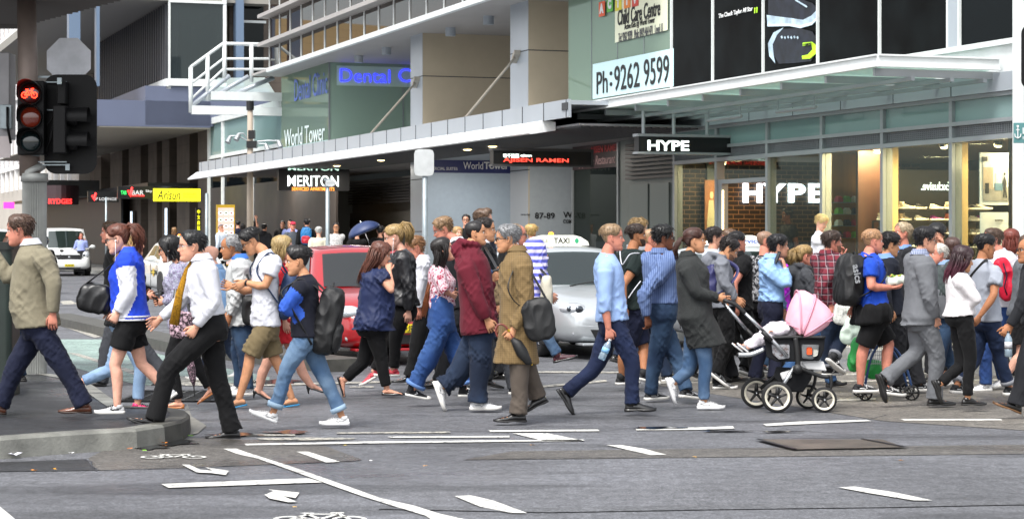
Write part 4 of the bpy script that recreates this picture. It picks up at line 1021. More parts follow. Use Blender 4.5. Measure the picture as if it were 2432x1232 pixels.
part('panel_joint', b, M_JOINT)
b = MB(); b.box(XM[0] - .1, XM[-1] + .3, Y0 - .02, Y0 + .3, 4.03, 4.5); part('upper_wall', b, M_WHITE)
b = MB(); b.box(XM[-1] + .04, XM[-1] + .42, Y0 - .12, Y0 + .4, .15, 9.5); b.box(XM[-1] - .05, XM[-1] + .2, Y0 + .3, Y0 + 7, .15, 9.5); part('corner_pillar', b, M_WHITE)
AP = [1600, 1698, 1818, 1948, 2095, 2258, 2285, 2420]; AX = [lx(p, Y0) for p in AP]
for i in range(7):
 if i == 5: b = MB(); b.box(AX[i], AX[i + 1], Y0 - .06, Y0 + .02, 4.45, 9.5); part('pilaster', b, M_PANEL); continue
 b = MB(); b.box(AX[i] + .03, AX[i + 1] - .03, Y0 - .03, Y0 - .01, 4.5, 9.5)
 part('upper_window', b, mat('poster_black', '#080b0c', rough=.5, var=.9, vs=1.3, spec=.06) if i < 5 else G_DARK)  # uneven tone of the black panels: tree reflections put into the colour
b = MB()
for x in AX: b.box(x - .02, x + .02, Y0 - .07, Y0 + .03, 4.5, 9.5)
b.box(AX[0], AX[-1] + .3, Y0 - .09, Y0 - .0, 4.42, 4.5); part('window_frame', b, M_WHITE)
M_CREAM = mat('cream_column', '#c9ad78', rough=.7); M_WOOD = mat('gold_wood', '#a8742c', rough=.45, var=.2, vs=1, bump=.1, vec=(6, 6, .4)); M_BROWN = mat('dark_wood_panel', '#3a2114', rough=.5, var=.25, vs=1.5, vec=(5, 5, .5))
xa, xe = XM[0], XM[-1]
def face(nm, X, p0, p1, z0, z1, m, th=.08, ymin=Y0 + .14):
 b = MB(); b.box(X - th, X, max(ymin, ly(p0, X)), ly(p1, X), z0, z1); return part(nm, b, m)
face('shop_brick_wall', xa - .12, 1500, 2230, .15, 3.3, M_BRICK)
b = MB(); b.box(xa - .1, xe, 9.2, 9.4, .15, 3.3); part('shop_back_wall', b, mat('shop_wall_dark', '#2a241f', rough=.8, var=.3, vs=1))
b = MB(); b.box(xa - .1, xe, Y0 + .15, 9.2, 3.14, 3.28); part('shop_ceiling', b, mat('shop_ceiling_paint', '#6a5c4a', rough=.9))
b = MB(); b.box(xa - .1, xe, Y0 + .13, 9.2, .1, .17); part('shop_floor', b, mat('shop_floor_wood', '#6d5a45', rough=.4, var=.2, vs=2))
for px, w in ((1616, .12), (1833, .08), (1964, .08), (2118, .16), (2283, .16)):
 x = lx(px, Y0 + .2); b = MB(); b.box(x - .15, x, Y0 + .16, Y0 + .16 + w, .15, 3.1); part('shop_column', b, M_CREAM)
XG = lx(1957, Y0) + .1; XBK = lx(2040, 4.2)
face('wood_panel', XG - 1.2, 1975, 2046, .15, 3.1, M_WOOD); face('wood_panel', XG + .25, 2038, 2112, .15, 3.1, M_BROWN)
XS = lx(2101, Y0) - .2
face('dark_panel', XS - .9, 2112, 2330, .15, 2.75, mat('shop_panel_black', '#17130f', rough=.5))
face('wood_panel', lx(2400, Y0 + .3), 2402, 2440, .15, 3.1, M_BROWN)
def lamp(name, x, y, z, e, c=(1, .70, .38), size=.5):
 ld = bpy.data.lights.new(name, 'AREA'); ld.shape = 'RECTANGLE'; ld.size = size; ld.size_y = size; ld.energy = e; ld.color = c
 o = bpy.data.objects.new(name, ld); COL.objects.link(o); o.location = S(x, y, z); return o
for x, y, e in ((XM[0] + .9, 4.3, 40), (XM[2] + .4, 4.9, 22), (XM[3] + .7, 4.3, 150), (XM[4] + .9, 4.6, 120), (XM[5] + .8, 4.6, 100), (XM[4] + 1.5, 6.5, 80), (XM[2], 7.0, 40)): lamp('shop_ceiling_light', x, y, 3.1, e)
for i, (x, y) in enumerate([(XM[4] + .5, 4.4), (XM[4] + 1.3, 4.9), (XM[5] + .5, 4.4), (XM[3] + .6, 4.3), (XM[2] + .6, 4.4), (XM[5] + 1.4, 5.2), (XM[4] + .9, 6.0), (XM[0] + .7, 4.3)]):
 b = MB(); b.cyl((x, y, 3.06), (x, y, 3.13), .07, .07, 12); b.ball((x, y, 3.05), (.055, .055, .02), 6, 1); part('spot_light', b, [M_BLK, em('spot_glow', '#ffe0a8', 9)])
A = empty('glass_canopy', K0, AZ, 'flat canopy of frosted glass on white steel beams above the sneaker shop', 'canopy')
YA = 1.5; xr = lx(2085, YA); xl = lx(1352, YA)
b = MB()
def ibeam(b, x0, x1, y, z0, z1, w=.09):
 b.box(x0, x1, y - w / 2, y + w / 2, z1 - .025, z1); b.box(x0, x1, y - w / 2, y + w / 2, z0, z0 + .025); b.box(x0, x1, y - .012, y + .012, z0 + .025, z1 - .025)
ibeam(b, xl, xr, YA, 4.05, 4.23); part('edge_beam', b, M_WHITE, A)
b = MB(); b.box(xr - .012, xr + .012, YA, Y0 - .1, 4.075, 4.205); b.box(xr - .045, xr + .045, YA, Y0 - .1, 4.205, 4.23); b.box(xr - .045, xr + .045, YA, Y0 - .1, 4.05, 4.075); part('end_beam', b, M_WHITE, A)
n = 9
for i in range(n):
 x = xl + .3 + (xr - xl - .5) * i / (n - 1); b = MB(); b.box(x - .035, x + .035, YA + .05, Y0 - .02, 3.93, 4.04); part('rafter', b, M_ALU, A)
for i in range(n - 1):
 x = xl + .3 + (xr - xl - .5) * i / (n - 1); x2 = xl + .3 + (xr - xl - .5) * (i + 1) / (n - 1)
 b = MB(); b.box(x + .04, x2 - .04, YA + .06, Y0 - .12, 4.055, 4.07); part('glass_panel', b, G_AWN, A)
for y in (2.1, 2.75, 3.3): b = MB(); b.box(xl, xr - .05, y - .03, y + .03, 3.87, 3.925); part('purlin', b, M_ALU, A)
for px in (1720, 1890):
 x = lx(px, 2.4); b = MB(); b.cyl((x - .7, 2.4, 3.7), (x + .7, 2.4, 3.7), .03, n=8); b.box(x - .66, x - .64, 2.39, 2.41, 3.7, 3.9); b.box(x + .64, x + .66, 2.39, 2.41, 3.7, 3.9); part('tube_light', b, M_ALU, A)
B = empty('silver_awning', K0, AZ, 'long low awning with silver panel fascia and white sloping lip over the tower entrance', 'awning')
bx0, bx1 = -50.6, lx(1352, .7); lipx = lx(1262, .45)
b = MB(); b.box(bx0 + .6, bx1, .68, .74, 3.86, 4.2); part('fascia', b, M_PANEL, B)
b = MB()
for x in np.arange(bx0 + 1, bx1, 1.22): b.box(x, x + .025, .672, .68, 3.86, 4.2)
b.box(bx1 - .3, bx1 - .001, .66, .69, 4.0, 4.14); part('panel_joint', b, M_JOINT, B)
b = MB(); prof = [(.70, 3.88), (.40, 3.66), (.38, 3.62), (.44, 3.60), (.95, 3.68), (.95, 3.84)]
b.prism(prof, bx0, lipx, 'x'); part('lip', b, mat('white_awning_lip', '#dfe1e2', rough=.35, metal=.1, var=.04), B)
b = MB(); b.box(bx0 + .6, bx1, .74, Y0, 4.1, 4.18); part('roof', b, M_PANEL, B)
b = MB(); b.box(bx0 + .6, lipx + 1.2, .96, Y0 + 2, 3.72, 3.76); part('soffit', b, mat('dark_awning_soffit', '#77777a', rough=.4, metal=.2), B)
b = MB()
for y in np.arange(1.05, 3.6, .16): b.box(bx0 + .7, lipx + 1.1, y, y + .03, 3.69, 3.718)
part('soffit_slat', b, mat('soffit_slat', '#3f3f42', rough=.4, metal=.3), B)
for i, px in enumerate((1110, 1170, 905, 1010, 800)):
 x = lx(px, 2.0); b = MB(); b.cyl((x, 2.0, 3.66), (x, 2.0, 3.715), .14, n=16); b.ball((x, 2.0, 3.66), (.1, .1, .02), 6, 1); part('downlight', b, [M_ALU, em('downlight_glow', '#ffdf9a', 5)], B)
def clad(name, b, m=M_PANEL): return part(name, b, m)
cx0, cx1 = lx(1212, Y0), lx(1254, Y0)
b = MB(); b.box(cx0, cx1, Y0, 9, .15, 12); o = clad('column', b, M_PANEL)
b = MB(); b.box(cx1, cx1 + .012, Y0 + .01, 9, .15, 12); clad('column_cladding', b, M_CLAD)
c20, c21 = lx(975, Y0), lx(1003, Y0)
b = MB(); b.box(c20, c21, Y0, 9, .15, 9.8); clad('column', b, M_PANEL)
b = MB(); b.box(c21, c21 + .012, Y0 + .01, 9, .15, 9.8); clad('column_cladding', b, M_CLAD)
b = MB()
for z in (1.75, 3.2, 4.65, 6.05, 7.3):
 for xx in (cx1, c21): b.box(xx + .010, xx + .016, Y0 + .0, 9, z, z + .025)
 b.box(cx0, cx1, Y0 - .004, Y0 + .004, z, z + .025); b.box(c20, c21, Y0 - .004, Y0 + .004, z, z + .025)
part('panel_joint', b, M_JOINT)
b = MB(); b.box(c21 + .02, c21 + .05, Y0 + .02, 9, .15, 3.66); clad('lower_wall', b, mat('blue_grey_wall', '#98a0a6', rough=.42, var=.04))
lamp0 = bpy.data.lights.new('entrance_downlights', 'AREA'); lamp0.energy = 70; lamp0.size = 1.6; lamp0.color = (.93, .97, 1); lo_ = bpy.data.objects.new('entrance_downlights', lamp0); COL.objects.link(lo_); lo_.location = S(c21 + 2.5, 4.5, 3.65)
for x_, y_, e_ in ((c20 - 3, 3.2, 60), (c20 - 8, 3.0, 60), (cx1 + 2.2, 2.6, 45), (c20 - 14, 2.8, 45)): lamp('awning_downlight', x_, y_, 3.66, e_, (1, .93, .84), 1.0)
b = MB(); b.box(c21, cx0, 8.6, 8.8, .15, 4.0); part('lobby_wall', b, M_PANEL)
b = MB(); b.box(-50, c20, 6.2, 6.4, .15, 3.6); part('entrance_wall', b, mat('entrance_wall_grey', '#6b6864', rough=.5, var=.08))
b = MB()
for k in range(9): b.box(lx(830, 5.6) , lx(985, 5.6), 5.55, 5.7, 2.72 + k * .09, 2.77 + k * .09)
part('louvre', b, M_LOUV)
gx0, gx1 = lx(1362, 4.4), lx(1480, 4.4)
b = MB(); b.box(gx0, gx1, 4.4, 4.42, .15, 3.68); part('window', b, glass('dim_glass', '#55605a', .3, body=.45, bodyc='#2b322f'))
b = MB(); b.box(gx0 - .6, gx1 + .3, 6.6, 6.7, .15, 3.7); part('restaurant_wall', b, mat('restaurant_wall', '#4a4a42', rough=.7, var=.4, vs=3))
b = MB(); b.box(gx1, xa - .05, 4.3, 4.5, .15, 3.72); part('service_wall', b, mat('service_grey', '#5b625f', rough=.45, var=.08))
b = MB(); b.box(gx0 - .02, gx0 + .03, 4.36, 4.44, .15, 3.7); b.box(gx1 - .04, gx1 + .04, 4.26, 4.44, .15, 3.7); part('window_frame', b, M_ALU)
for p0, p1 in ((1497, 1540), (1545, 1590)):
 b = MB(); b.box(lx(p0, 4.28), lx(p1, 4.28), 4.26, 4.298, .2, 2.75); dd = part('service_door', b, mat('door_grey', '#626a67', rough=.4, metal=.2));
 h_ = MB(); h_.cyl((lx(p1, 4.28) - .15, 4.22, 1.1), (lx(p1, 4.28) - .15, 4.22, 1.35), .015, n=8); h_.build('handle', M_ALU, dd)
b = MB()
for k in range(9): b.box(lx(1487, 4.2), lx(1606, 4.2), 4.18, 4.28, 2.86 + k * .09, 2.91 + k * .09)
part('louvre', b, mat('brown_louvre', '#2f2624', rough=.5))
b = MB(); b.box(gx0 - 3, xa + .1, 3.4, 4.6, 3.79, 4.5); part('upper_wall', b, M_PANEL)
u0, u1 = lx(1350, Y0), AX[0]
b = MB(); b.box(u0, u1 - .04, Y0, Y0 + .02, 4.5, 10); part('upper_window', b, G_GREEN)
b = MB(); b.box(u0 - .3, u1, 5.2, 5.3, 4.3, 10); part('room_wall', b, mat('olive_room_wall', '#7a7c68', rough=.8, var=.1, vs=.7))
b = MB()
for px in (1405, 1467, 1530): x = lx(px, Y0); b.box(x - .008, x + .008, Y0 - .012, Y0 + .03, 4.5, 10)
part('glazing_bar', b, M_ALU)
b = MB(); b.box(u0 - .02, u1, Y0 - .04, Y0 + .1, 4.4, 4.5); part('sill', b, M_PANEL)
e0, e1 = lx(668, Y0), lx(780, Y0)
b = MB(); b.box(e0, e1, Y0, Y0 + .02, 3.9, 7.25); part('upper_window', b, G_GREEN)
b = MB(); b.box(e1 - .02, e1, Y0 + .03, 9, 3.9, 7.25); part('upper_window', b, glass('pale_green_glass', '#cfe3d8', .15, body=.55, bodyc='#b4cdbd'))  # paleness of the lit clinic room is put into the glass body
b = MB(); b.box(e0 - 1, e1 - .1, 9.0, 9.1, 3.9, 7.3); b.box(e1 - .8, e1 - .7, 4.1, 9, 3.9, 7.3); part('room_wall', b, mat('pale_room_wall', '#b3bfb0', rough=.8))
b = MB(); b.box(e0 + .1, e1 - .2, Y0 + .4, Y0 + .5, 3.9, 6.4); part('window_poster', b, mat('navy_film', '#1f2a3a', rough=.4, pat='grid', col2='#39475a'))
b = MB(); b.box(e1 - .035, e1 + .02, Y0 + .0, Y0 + .05, 3.9, 7.25); b.box(e1, e1 + .02, 6.1, 6.13, 3.9, 7.25); part('glazing_bar', b, M_ALU)
YU = 2.5; ux0, ux1 = -47.0, -16
b = MB(); b.box(ux0 - 3, ux1, YU + .02, 14, 7.25, 7.32); part('soffit', b, M_SOFF)
b = MB(); b.box(ux0, ux1, YU - .12, YU + .02, 7.16, 7.30); part('edge_trim', b, M_WHITE)
for z0, z1 in ((7.32, 8.02), (8.22, 8.98), (9.14, 10.2)):
 xs = list(np.arange(ux0, ux1, 1.5))
 for x in xs: b = MB(); b.box(x + .02, x + 1.48, YU, YU + .03, z0, z1); part('window', b, G_BRN)
 for x in xs: b = MB(); b.box(x - .02, x + .02, YU - .03, YU + .04, z0, z1); part('mullion', b, M_WHITE)
for z in (8.02, 8.98, 10.2): b = MB(); b.box(ux0 - .35, ux1, YU - .35, YU + .05, z + .02, z + .14); b.box(ux0, ux1, YU - .02, YU + .3, z - .005, z + .24); part('sill', b, M_SOFF)
b = MB(); b.box(ux0 - .02, ux1, YU + .3, YU + .4, 7.3, 12); part('dark_core', b, M_DK)
for px, py in ((1250, 24), (1160, 53), (1070, 80), (990, 103), (918, 125), (852, 144), (1184, 100)):
 Dd = F * (7.1 - H) / (HY - py); p = V(((px - CX) * Dd / F, Dd, 0)) - K0; x, y = p.dot(UX), p.dot(UY)
 b = MB(); b.cyl((x, y, 7.03), (x, y, 7.25), .14, n=16); part('soffit_downlight', b, M_PANEL)
for (p0, q0), (p1, q1) in (((1100, 285), (1228, 140)), ((875, 325), (990, 200))):
 xt = lx(p1, Y0 - .05); zt = lz(q1, xt, Y0 - .05); xb = lx(p0, 1.0)
 b = MB(); b.cyl((xb, 1.0, 4.18), (xt, Y0 - .12, zt), .03, n=8); b.prism([(xt - .18, zt - .1), (xt + .12, zt + .1), (xt + .12, zt + .2), (xt - .05, zt + .1)], Y0 - .16, Y0 - .002, 'y'); b.build('stay_rod', mat('stay_steel', '#a9a296', rough=.4, metal=.5), B)
N1 = empty('glass_corner_building', K0, AZ, 'low building of teal glass and white frames behind the utility pole', 'building')
nx0, nx1 = lx(497, Y0), lx(668, Y0)
b = MB(); b.box(nx0, nx1 - .05, Y0 + .1, Y0 + 6, .15, 6.4); b.build('wall', mat('grey_render', '#7c8180', rough=.7), N1)
XX = [lx(p, Y0) for p in (497, 530, 600, 668)]
for i in range(3):
 for z0, z1 in ((4.9, 6.2), (3.6, 4.8)):
  b = MB(); b.box(XX[i] + .12, XX[i + 1] - .12, Y0 + .03, Y0 + .06, z0, z1); b.build('window', G_TEAL if z0 > 4.5 else G_DARK, N1)
 b = MB(); b.box(XX[i] - .12, XX[i] + .12, Y0 - .06, Y0 + .1, .15, 6.4); b.build('white_column', M_WHITE, N1)
b = MB(); b.box(nx0 - .1, nx1, Y0 - .08, Y0 + .1, 6.2, 6.45); b.box(nx0, nx1, Y0 - .05, Y0 + .1, 4.78, 4.92); b.build('cornice', M_WHITE, N1)
b = MB(); b.box(nx0 - 1, nx1 + 7.5, Y0 + .02, Y0 + .09, .15, 3.6); b.build('shopfront', mat('shopfront_dark', '#2a2420', rough=.6, var=.4, vs=1.5), N1)
for i, (p0, p1, q0, q1, c, s_) in enumerate([(640, 700, 500, 560, '#4a3820', .12), (705, 755, 490, 560, '#6a5028', .22), (755, 770, 560, 480, '#c09040', .25)]):
 x = lx((p0 + p1) / 2, 3.9); z0, z1 = sorted((lz(q0, x, 3.9), lz(q1, x, 3.9))); b = MB(); b.box(lx(p0, 3.9), lx(p1, 3.9), 3.88, 3.93, z0, z1); b.build('lit_window', em('lit_int%d' % i, c, s_), N1)
D_ = empty('steel_deck', K0, AZ, 'white steel deck with pipe railings and glass panels projecting above the utility pole', 'deck')
DX = -50.0
def dp(px, py, X=DX): return (X, ly(px, X), lz(py, X, ly(px, X)))
def bar(pts, r=.06, nm='railing', m=M_WHITE, par=D_): b = MB(); b.tube(pts, r, 8); return b.build(nm, m, par, smooth=True)
def far(p, dx): return (p[0] - dx, p[1], p[2])
q = [dp(453, 160), dp(530, 104), dp(655, 106)]
bar(q); bar([dp(453, 200), dp(530, 140), dp(655, 140)], .045); bar([dp(455, 235), dp(530, 165), dp(665, 165)], .045)
for px, y0, y1 in ((453, 160, 268), (493, 132, 240), (533, 104, 197), (597, 106, 195)): bar([dp(px, y0), dp(px, y1)], .075, 'railing_post')
for (pa_, pb_) in (((455, 262), (675, 262)), ((500, 228), (668, 228))):
 a_, c_ = dp(*pa_), dp(*pb_); b = MB(); b.box(DX - .1, DX + .1, a_[1], c_[1], a_[2] - .14, a_[2] + .16); b.build('beam', M_WHITE, D_)
b = MB(); a_ = dp(455, 250); c_ = dp(560, 180)
b.add([dp(456, 252), dp(500, 225), dp(560, 180), dp(530, 180)], [(0, 1, 2, 3)]);
for pxa, pya, pxb, pyb in ((458, 250, 545, 180), (520, 222, 590, 182), (560, 222, 650, 185)):
 bar([dp(pxa, pya), dp(pxb, pyb)], .08, 'inclined_beam', M_PANEL)
b = MB(); A0, A1 = dp(470, 240), dp(665, 240); b.add([A0, A1, (DX - 2.4, A1[1], A1[2] + 1.0), (DX - 2.4, A0[1] + 1.2, A0[2] + 1.0)], [(0, 1, 2, 3)]); b.build('glass_panel', G_AWN, D_)
bar([dp(640, 115), dp(735, 115)], .05); bar([dp(655, 106), dp(662, 165)], .05, 'railing_post'); bar([dp(700, 104), dp(735, 106), dp(737, 165)], .05, 'railing_post')
N2 = empty('overhanging_building', K0, AZ, 'blue grey building with slatted glass storey overhanging the footpath', 'building')
M_BG = mat('blue_grey_panel', '#565d72', rough=.5, var=.08, vs=.5); BX = -62.0
def by(px): return ly(px, BX)
def bz(px, py): return lz(py, BX, by(px))
b = MB(); b.box(BX - 26, BX, by(228), by(500), bz(300, 300), bz(300, 238)); b.box(BX - 12, BX, by(345), by(640), bz(300, 297), bz(400, 205)); b.build('beam', M_BG, N2)
b = MB(); b.box(BX - 40, BX - .02, by(236), by(500), bz(300, 303), bz(300, 300) - .005); b.build('soffit', mat('pale_soffit', '#8f8a80', rough=.8), N2)
yp = by(400)
b = MB(); b.box(BX - .02, BX + .02, by(403), by(530), bz(450, 190), bz(450, 5)); b.build('window', glass('clear_grey_glass', '#8d9a9c', .25, body=.25, bodyc='#4a5557'), N2)
b = MB(); yb = by(400)
b.box(BX - .08, BX + .08, yb, by(404), bz(450, 200), bz(450, 0)); b.box(BX - .08, BX + .08, by(529), by(537), bz(450, 200), bz(450, -30)); b.box(BX - .1, BX + .1, yb, by(537), bz(450, 205), bz(450, 188)); b.box(BX - .1, BX + .1, yb, by(537), bz(450, 8), bz(450, 2)); b.build('window_frame', M_WHITE, N2)
xfar = lx(236, yp); b = MB(); b.box(xfar, BX, yp - .1, yp + .1, bz(450, 212), bz(450, 188)); b.build('ledge', M_WHITE, N2)
b = MB()
for i in range(34): x = xfar + (BX - xfar) * i / 34; b.box(x, x + .12, yp - .05, yp + .08, bz(450, 190), bz(450, 8))
b.build('slat_screen', mat('dark_slat', '#4a4b50', rough=.5, metal=.3), N2)
b = MB(); b.box(xfar, BX, yp + .3, yp + .4, bz(450, 190), bz(450, 8)); b.build('inner_wall', mat('slat_back', '#3c3c42', rough=.6), N2)
b = MB(); b.box(BX - 8, BX - 7.9, yp + .4, by(540), bz(450, 190), bz(450, 0)); b.build('room_wall', mat('brown_room', '#6d6258', rough=.8, var=.2), N2)
b = MB(); b.box(-112, BX - .1, by(165), by(640), bz(450, 3), bz(450, -20)); b.build('ceiling_slab', mat('pale_concrete', '#8a8780', rough=.8), N2)
for w_, p0, p1, q1 in ((.5, 163, 190, -60), (.5, 560, 578, -60), (.4, 228, 236, 0)): b = MB(); b.box(BX - w_, BX + .1, by(p0), by(p1), bz(p0, 205), bz(p0, q1)); b.build('steel_column', mat('blue_grey_steel', '#5d6f85', rough=.4), N2)
for q in ((BX - 2, BX - 1.5, by(535), by(566), 6, 14), (BX - 3, BX - 2.2, by(575), by(700), 6.5, 14)): b = MB(); b.box(*q); b.build('pier', mat('beige_stone', '#a59a8a', rough=.8), N2)
for i, (y0_, y1_) in enumerate(((-40, 40), (50, 100), (105, 170))): b = MB(); b.box(BX - 1.2, BX - 1.1, by(572), by(640), bz(600, y1_), bz(600, y0_)); b.build('window', G_DARK, N2)
b = MB()
for y_ in (46, 102): b.box(BX - 1.09, BX - 1.0, by(568), by(645), bz(600, y_ + 3), bz(600, y_ - 3))
b.build('window_frame', M_WHITE, N2)
N3 = empty('stone_hotel', K0, AZ, 'brown stone building with pilasters and dark windows beyond the overhang', 'building')
b = MB(); b.box(-118, nx0 - .3, Y0 + .9, Y0 + 8, .15, 17); b.build('wall', M_SAND, N3)
PXS = [(214, 240), (262, 290), (306, 334), (352, 372), (385, 402), (420, 450), (470, 492)]
for a_, c_ in PXS: b = MB(); b.box(lx(a_, Y0), lx(c_, Y0), Y0, Y0 + .9, .15, 8); b.build('pilaster', M_SAND, N3)
for (a_, _), (_, c_) in zip([(x[1], 0) for x in PXS[:-1]], [(0, x[0]) for x in PXS[1:]]):
 if lx(c_, Y0) - lx(a_, Y0) < .5: continue
 X0_, X1_ = lx(a_, Y0 + .8) + .3, lx(c_, Y0 + .8) - .3
 for z0, z1 in ((4.1, 5.9), (.15, 3.4)):
  b = MB(); b.box(X0_, X1_, Y0 + .78, Y0 + .85, z0, z1); o = b.build('window', G_DARK, N3)
  f = MB();
  for k in range(4): f.box(X0_ + (X1_ - X0_) * k / 3 - .03, X0_ + (X1_ - X0_) * k / 3 + .03, Y0 + .7, Y0 + .78, z0, z1)
  f.box(X0_, X1_, Y0 + .7, Y0 + .775, (z0 + z1) / 2, (z0 + z1) / 2 + .06); f.build('frame', M_BLK, o)
b = MB(); b.box(-118, -66, 1.6, Y0 + .8, 3.75, 3.9); b.build('street_awning', M_BLK, N3)
b = MB(); b.box(-118, -82, 3.0, 3.1, .16, 3.7); b.build('dark_shopfront', mat('entrance_black', '#0f0f11', rough=.5, var=.5, vs=1), N3)
N4 = empty('glazed_block', K0, AZ, 'pale glazed office block behind the traffic lights', 'building')
b = MB(); b.box(-170, -102, Y0 + .1, 14, .15, 30); b.build('wall', mat('pale_facade', '#b0aaa2', rough=.7, var=.1, vs=.3), N4)
b = MB()
for x in np.arange(-160, -103, 3.2): b.box(x, x + .35, Y0 - .12, Y0 + .1, 5, 26)
for z in (6.5, 9, 11.5, 14, 16.5, 19): b.box(-160, -102, Y0 - .15, Y0 + .1, z, z + .28)
b.build('white_grid', mat('white_grid', '#e0e0e0', rough=.5), N4)
for x in np.arange(-160, -105, 3.2):
 for z in (6.8, 9.3, 11.8, 14.3, 16.8): b = MB(); b.box(x + .4, x + 3.1, Y0 + .02, Y0 + .09, z, z + 2.1); b.build('window', mat('pale_window', '#97979c', rough=.2, var=.3, vs=.3), N4)
N5 = empty('sandstone_building', V((-60, 210, 0)), 0, 'yellow sandstone building at the far end of the street', 'building')
b = MB(); b.box(-60, 34, 0, 12, 0, 26); b.build('wall', mat('yellow_sandstone', '#c9a878', rough=.8, pat='grid', col2='#8a7050', ps=.9, var=.1), N5)
b = MB(); b.box(-60, 34, -.6, -.05, 5.0, 5.6); b.box(-60, 34, -.5, -.05, 10, 10.5); b.build('cornice', mat('sandstone_trim', '#b8966a', rough=.8), N5)
for x in range(-58, 32, 4):
 for z in (1, 6.4, 11.2, 16): b = MB(); b.box(x, x + 1.8, -.1, -.02, z, z + 2.8); b.build('window', G_DARK, N5)
E_WHITE = em('neon_white', '#f2fff8', 1.3); E_BLUE = em('neon_blue', '#2a30ff', 1.5); E_RED = em('neon_red', '#ff2a28', 1.8); E_ORG = em('sign_orange', '#ff9a3a', 1.2); E_YEL = em('sign_yellow', '#e8e01c', .55)
M_BLUE = mat('sign_navy', '#232c63', rough=.4); M_INK = mat('ink_black', '#141414', rough=.6); M_TXTW = mat('letter_white', '#dcdcdc', rough=.6); M_GREYT = mat('letter_grey', '#4a4c50', rough=.5)
RP = (R(90), 0, R(90))                      # lettering facing down the street (perpendicular to the shops)
def pa(px, py, X): y = ly(px, X); return (X, y, lz(py, X, y))
def perp_sign(name, X, x0, x1, y0, y1, m, label, depth=.22, group=None, rim=None):
 r = empty(name, K0, AZ, label, 'sign', group); ya, yb = ly(x0, X), ly(x1, X); ym = (ya + yb) / 2; za, zb = lz(y1, X, ym), lz(y0, X, ym)
 b = MB(); b.box(X - depth, X, ya, yb, za, zb); b.build('sign_box', m, r)
 if rim: f = MB(); f.box(X - depth, X + .02, ya - .03, yb + .03, zb, zb + .05); f.box(X - depth, X + .02, ya - .03, yb + .03, za - .04, za); f.box(X - depth, X + .02, yb, yb + .05, za - .04, zb + .05); f.build('rim', rim, r)
 return r
def ptext(r, txt, X, x0, x1, y0, y1, m, off=.012, **k):
 ya, yb = ly(x0, X), ly(x1, X); ym = (ya + yb) / 2; zc = lz((y0 + y1) / 2, X, ym); hgt = abs(lz(y0, X, ym) - lz(y1, X, ym))
 me = text_mesh(txt, 1.0, **k); xs = [v.co.x for v in me.vertices]; ys = [v.co.y for v in me.vertices]
 if not xs: return
 wx, wy = max(xs) - min(xs), max(ys) - min(ys)
 for v in me.vertices: v.co.x = (v.co.x - min(xs)) / wx * (yb - ya) - (yb - ya) / 2; v.co.y = (v.co.y - min(ys)) / wy * hgt - hgt / 2; v.co.z *= 1.0
 me.name = 'lettering'; me.materials.clear(); me.materials.append(m); o = bpy.data.objects.new('lettering', me); COL.objects.link(o); o.parent = r
 o.location = (X + off, ym, zc); o.rotation_euler = RP; return o
def ftext(r, txt, Y, x0, x1, y0, y1, m, **k):
 xa_, xb_ = lx(x0, Y), lx(x1, Y); xm = (xa_ + xb_) / 2; zc = lz((y0 + y1) / 2, xm, Y); hgt = abs(lz(y0, xm, Y) - lz(y1, xm, Y))
 me = text_mesh(txt, 1.0, **k); xs = [v.co.x for v in me.vertices]; ys = [v.co.y for v in me.vertices]; wx, wy = max(xs) - min(xs), max(ys) - min(ys)
 for v in me.vertices: v.co.x = (v.co.x - min(xs)) / wx * (xb_ - xa_) - (xb_ - xa_) / 2; v.co.y = (v.co.y - min(ys)) / wy * hgt - hgt / 2
 me.name = 'lettering'; me.materials.clear(); me.materials.append(m); o = bpy.data.objects.new('lettering', me); COL.objects.link(o); o.parent = r
 o.location = (xm, Y - .012, zc); o.rotation_euler = (R(90), 0, 0); return o
s = perp_sign('shop_sign', -13.2, 1517, 1765, 326, 362, M_BLK, 'black HYPE box sign with glowing white letters hanging under the glass canopy', rim=M_ALU)
ptext(s, 'HYPE', -13.2, 1538, 1636, 334, 358, E_WHITE, bold=.022)
b = MB()
for px in (1528, 1600, 1679, 1753): X_, y_, z_ = pa(px, 325, -13.3); b.cyl((X_, y_, z_), (X_, y_, 3.95), .035, n=8)
b.build('hanger', M_ALU, s)
s = perp_sign('restaurant_sign', -17.6, 1172, 1404, 359, 391, M_BLK, 'black restaurant box sign with red lettering under the awning', rim=mat('dark_rim', '#3c3c3e', rough=.4))
ptext(s, 'AJISEN RAMEN', -17.6, 1195, 1350, 376, 388, em('neon_red_white', '#ff4a3a', 1.0), bold=.012);
ptext(s, '味千拉麺', -17.6, 1195, 1232, 365, 375, E_WHITE, bold=.01); ptext(s, 'ajisen', -17.6, 1236, 1262, 367, 374, E_WHITE, bold=.02)
s = perp_sign('apartment_sign', -40.0, 662, 830, 402, 453, M_BLK, 'black MERITON serviced apartments sign with glowing white letters')
ptext(s, 'MERITON', -40, 683, 804, 417, 443, E_WHITE, bold=.004); ptext(s, 'SERVICED APARTMENTS', -40, 693, 794, 445, 453, E_ORG, bold=.01)
ptext(s, 'MERITON', -40, 684, 804, 405, 395, em('neon_reflection', '#b8e0cc', .8), bold=.012)  # reflection of the letters, built as a second glowing word
s = perp_sign('commercial_sign', -25.9, 1024, 1219, 381, 411, M_BLUE, 'navy blue commercial suites sign between the two clad columns', depth=.1)
ptext(s, 'COMMERCIAL SUITES', -25.9, 1000, 1086, 397, 404, M_TXTW); ptext(s, 'World', -25.9, 1100, 1147, 385, 402, M_TXTW); ptext(s, 'Tower', -25.9, 1149, 1208, 385, 402, M_TXTW, bold=.02)
s = empty('street_number', K0, AZ, 'black street number 87-89 and tower name on the grey clad column', 'sign'); XC = cx1 + .02
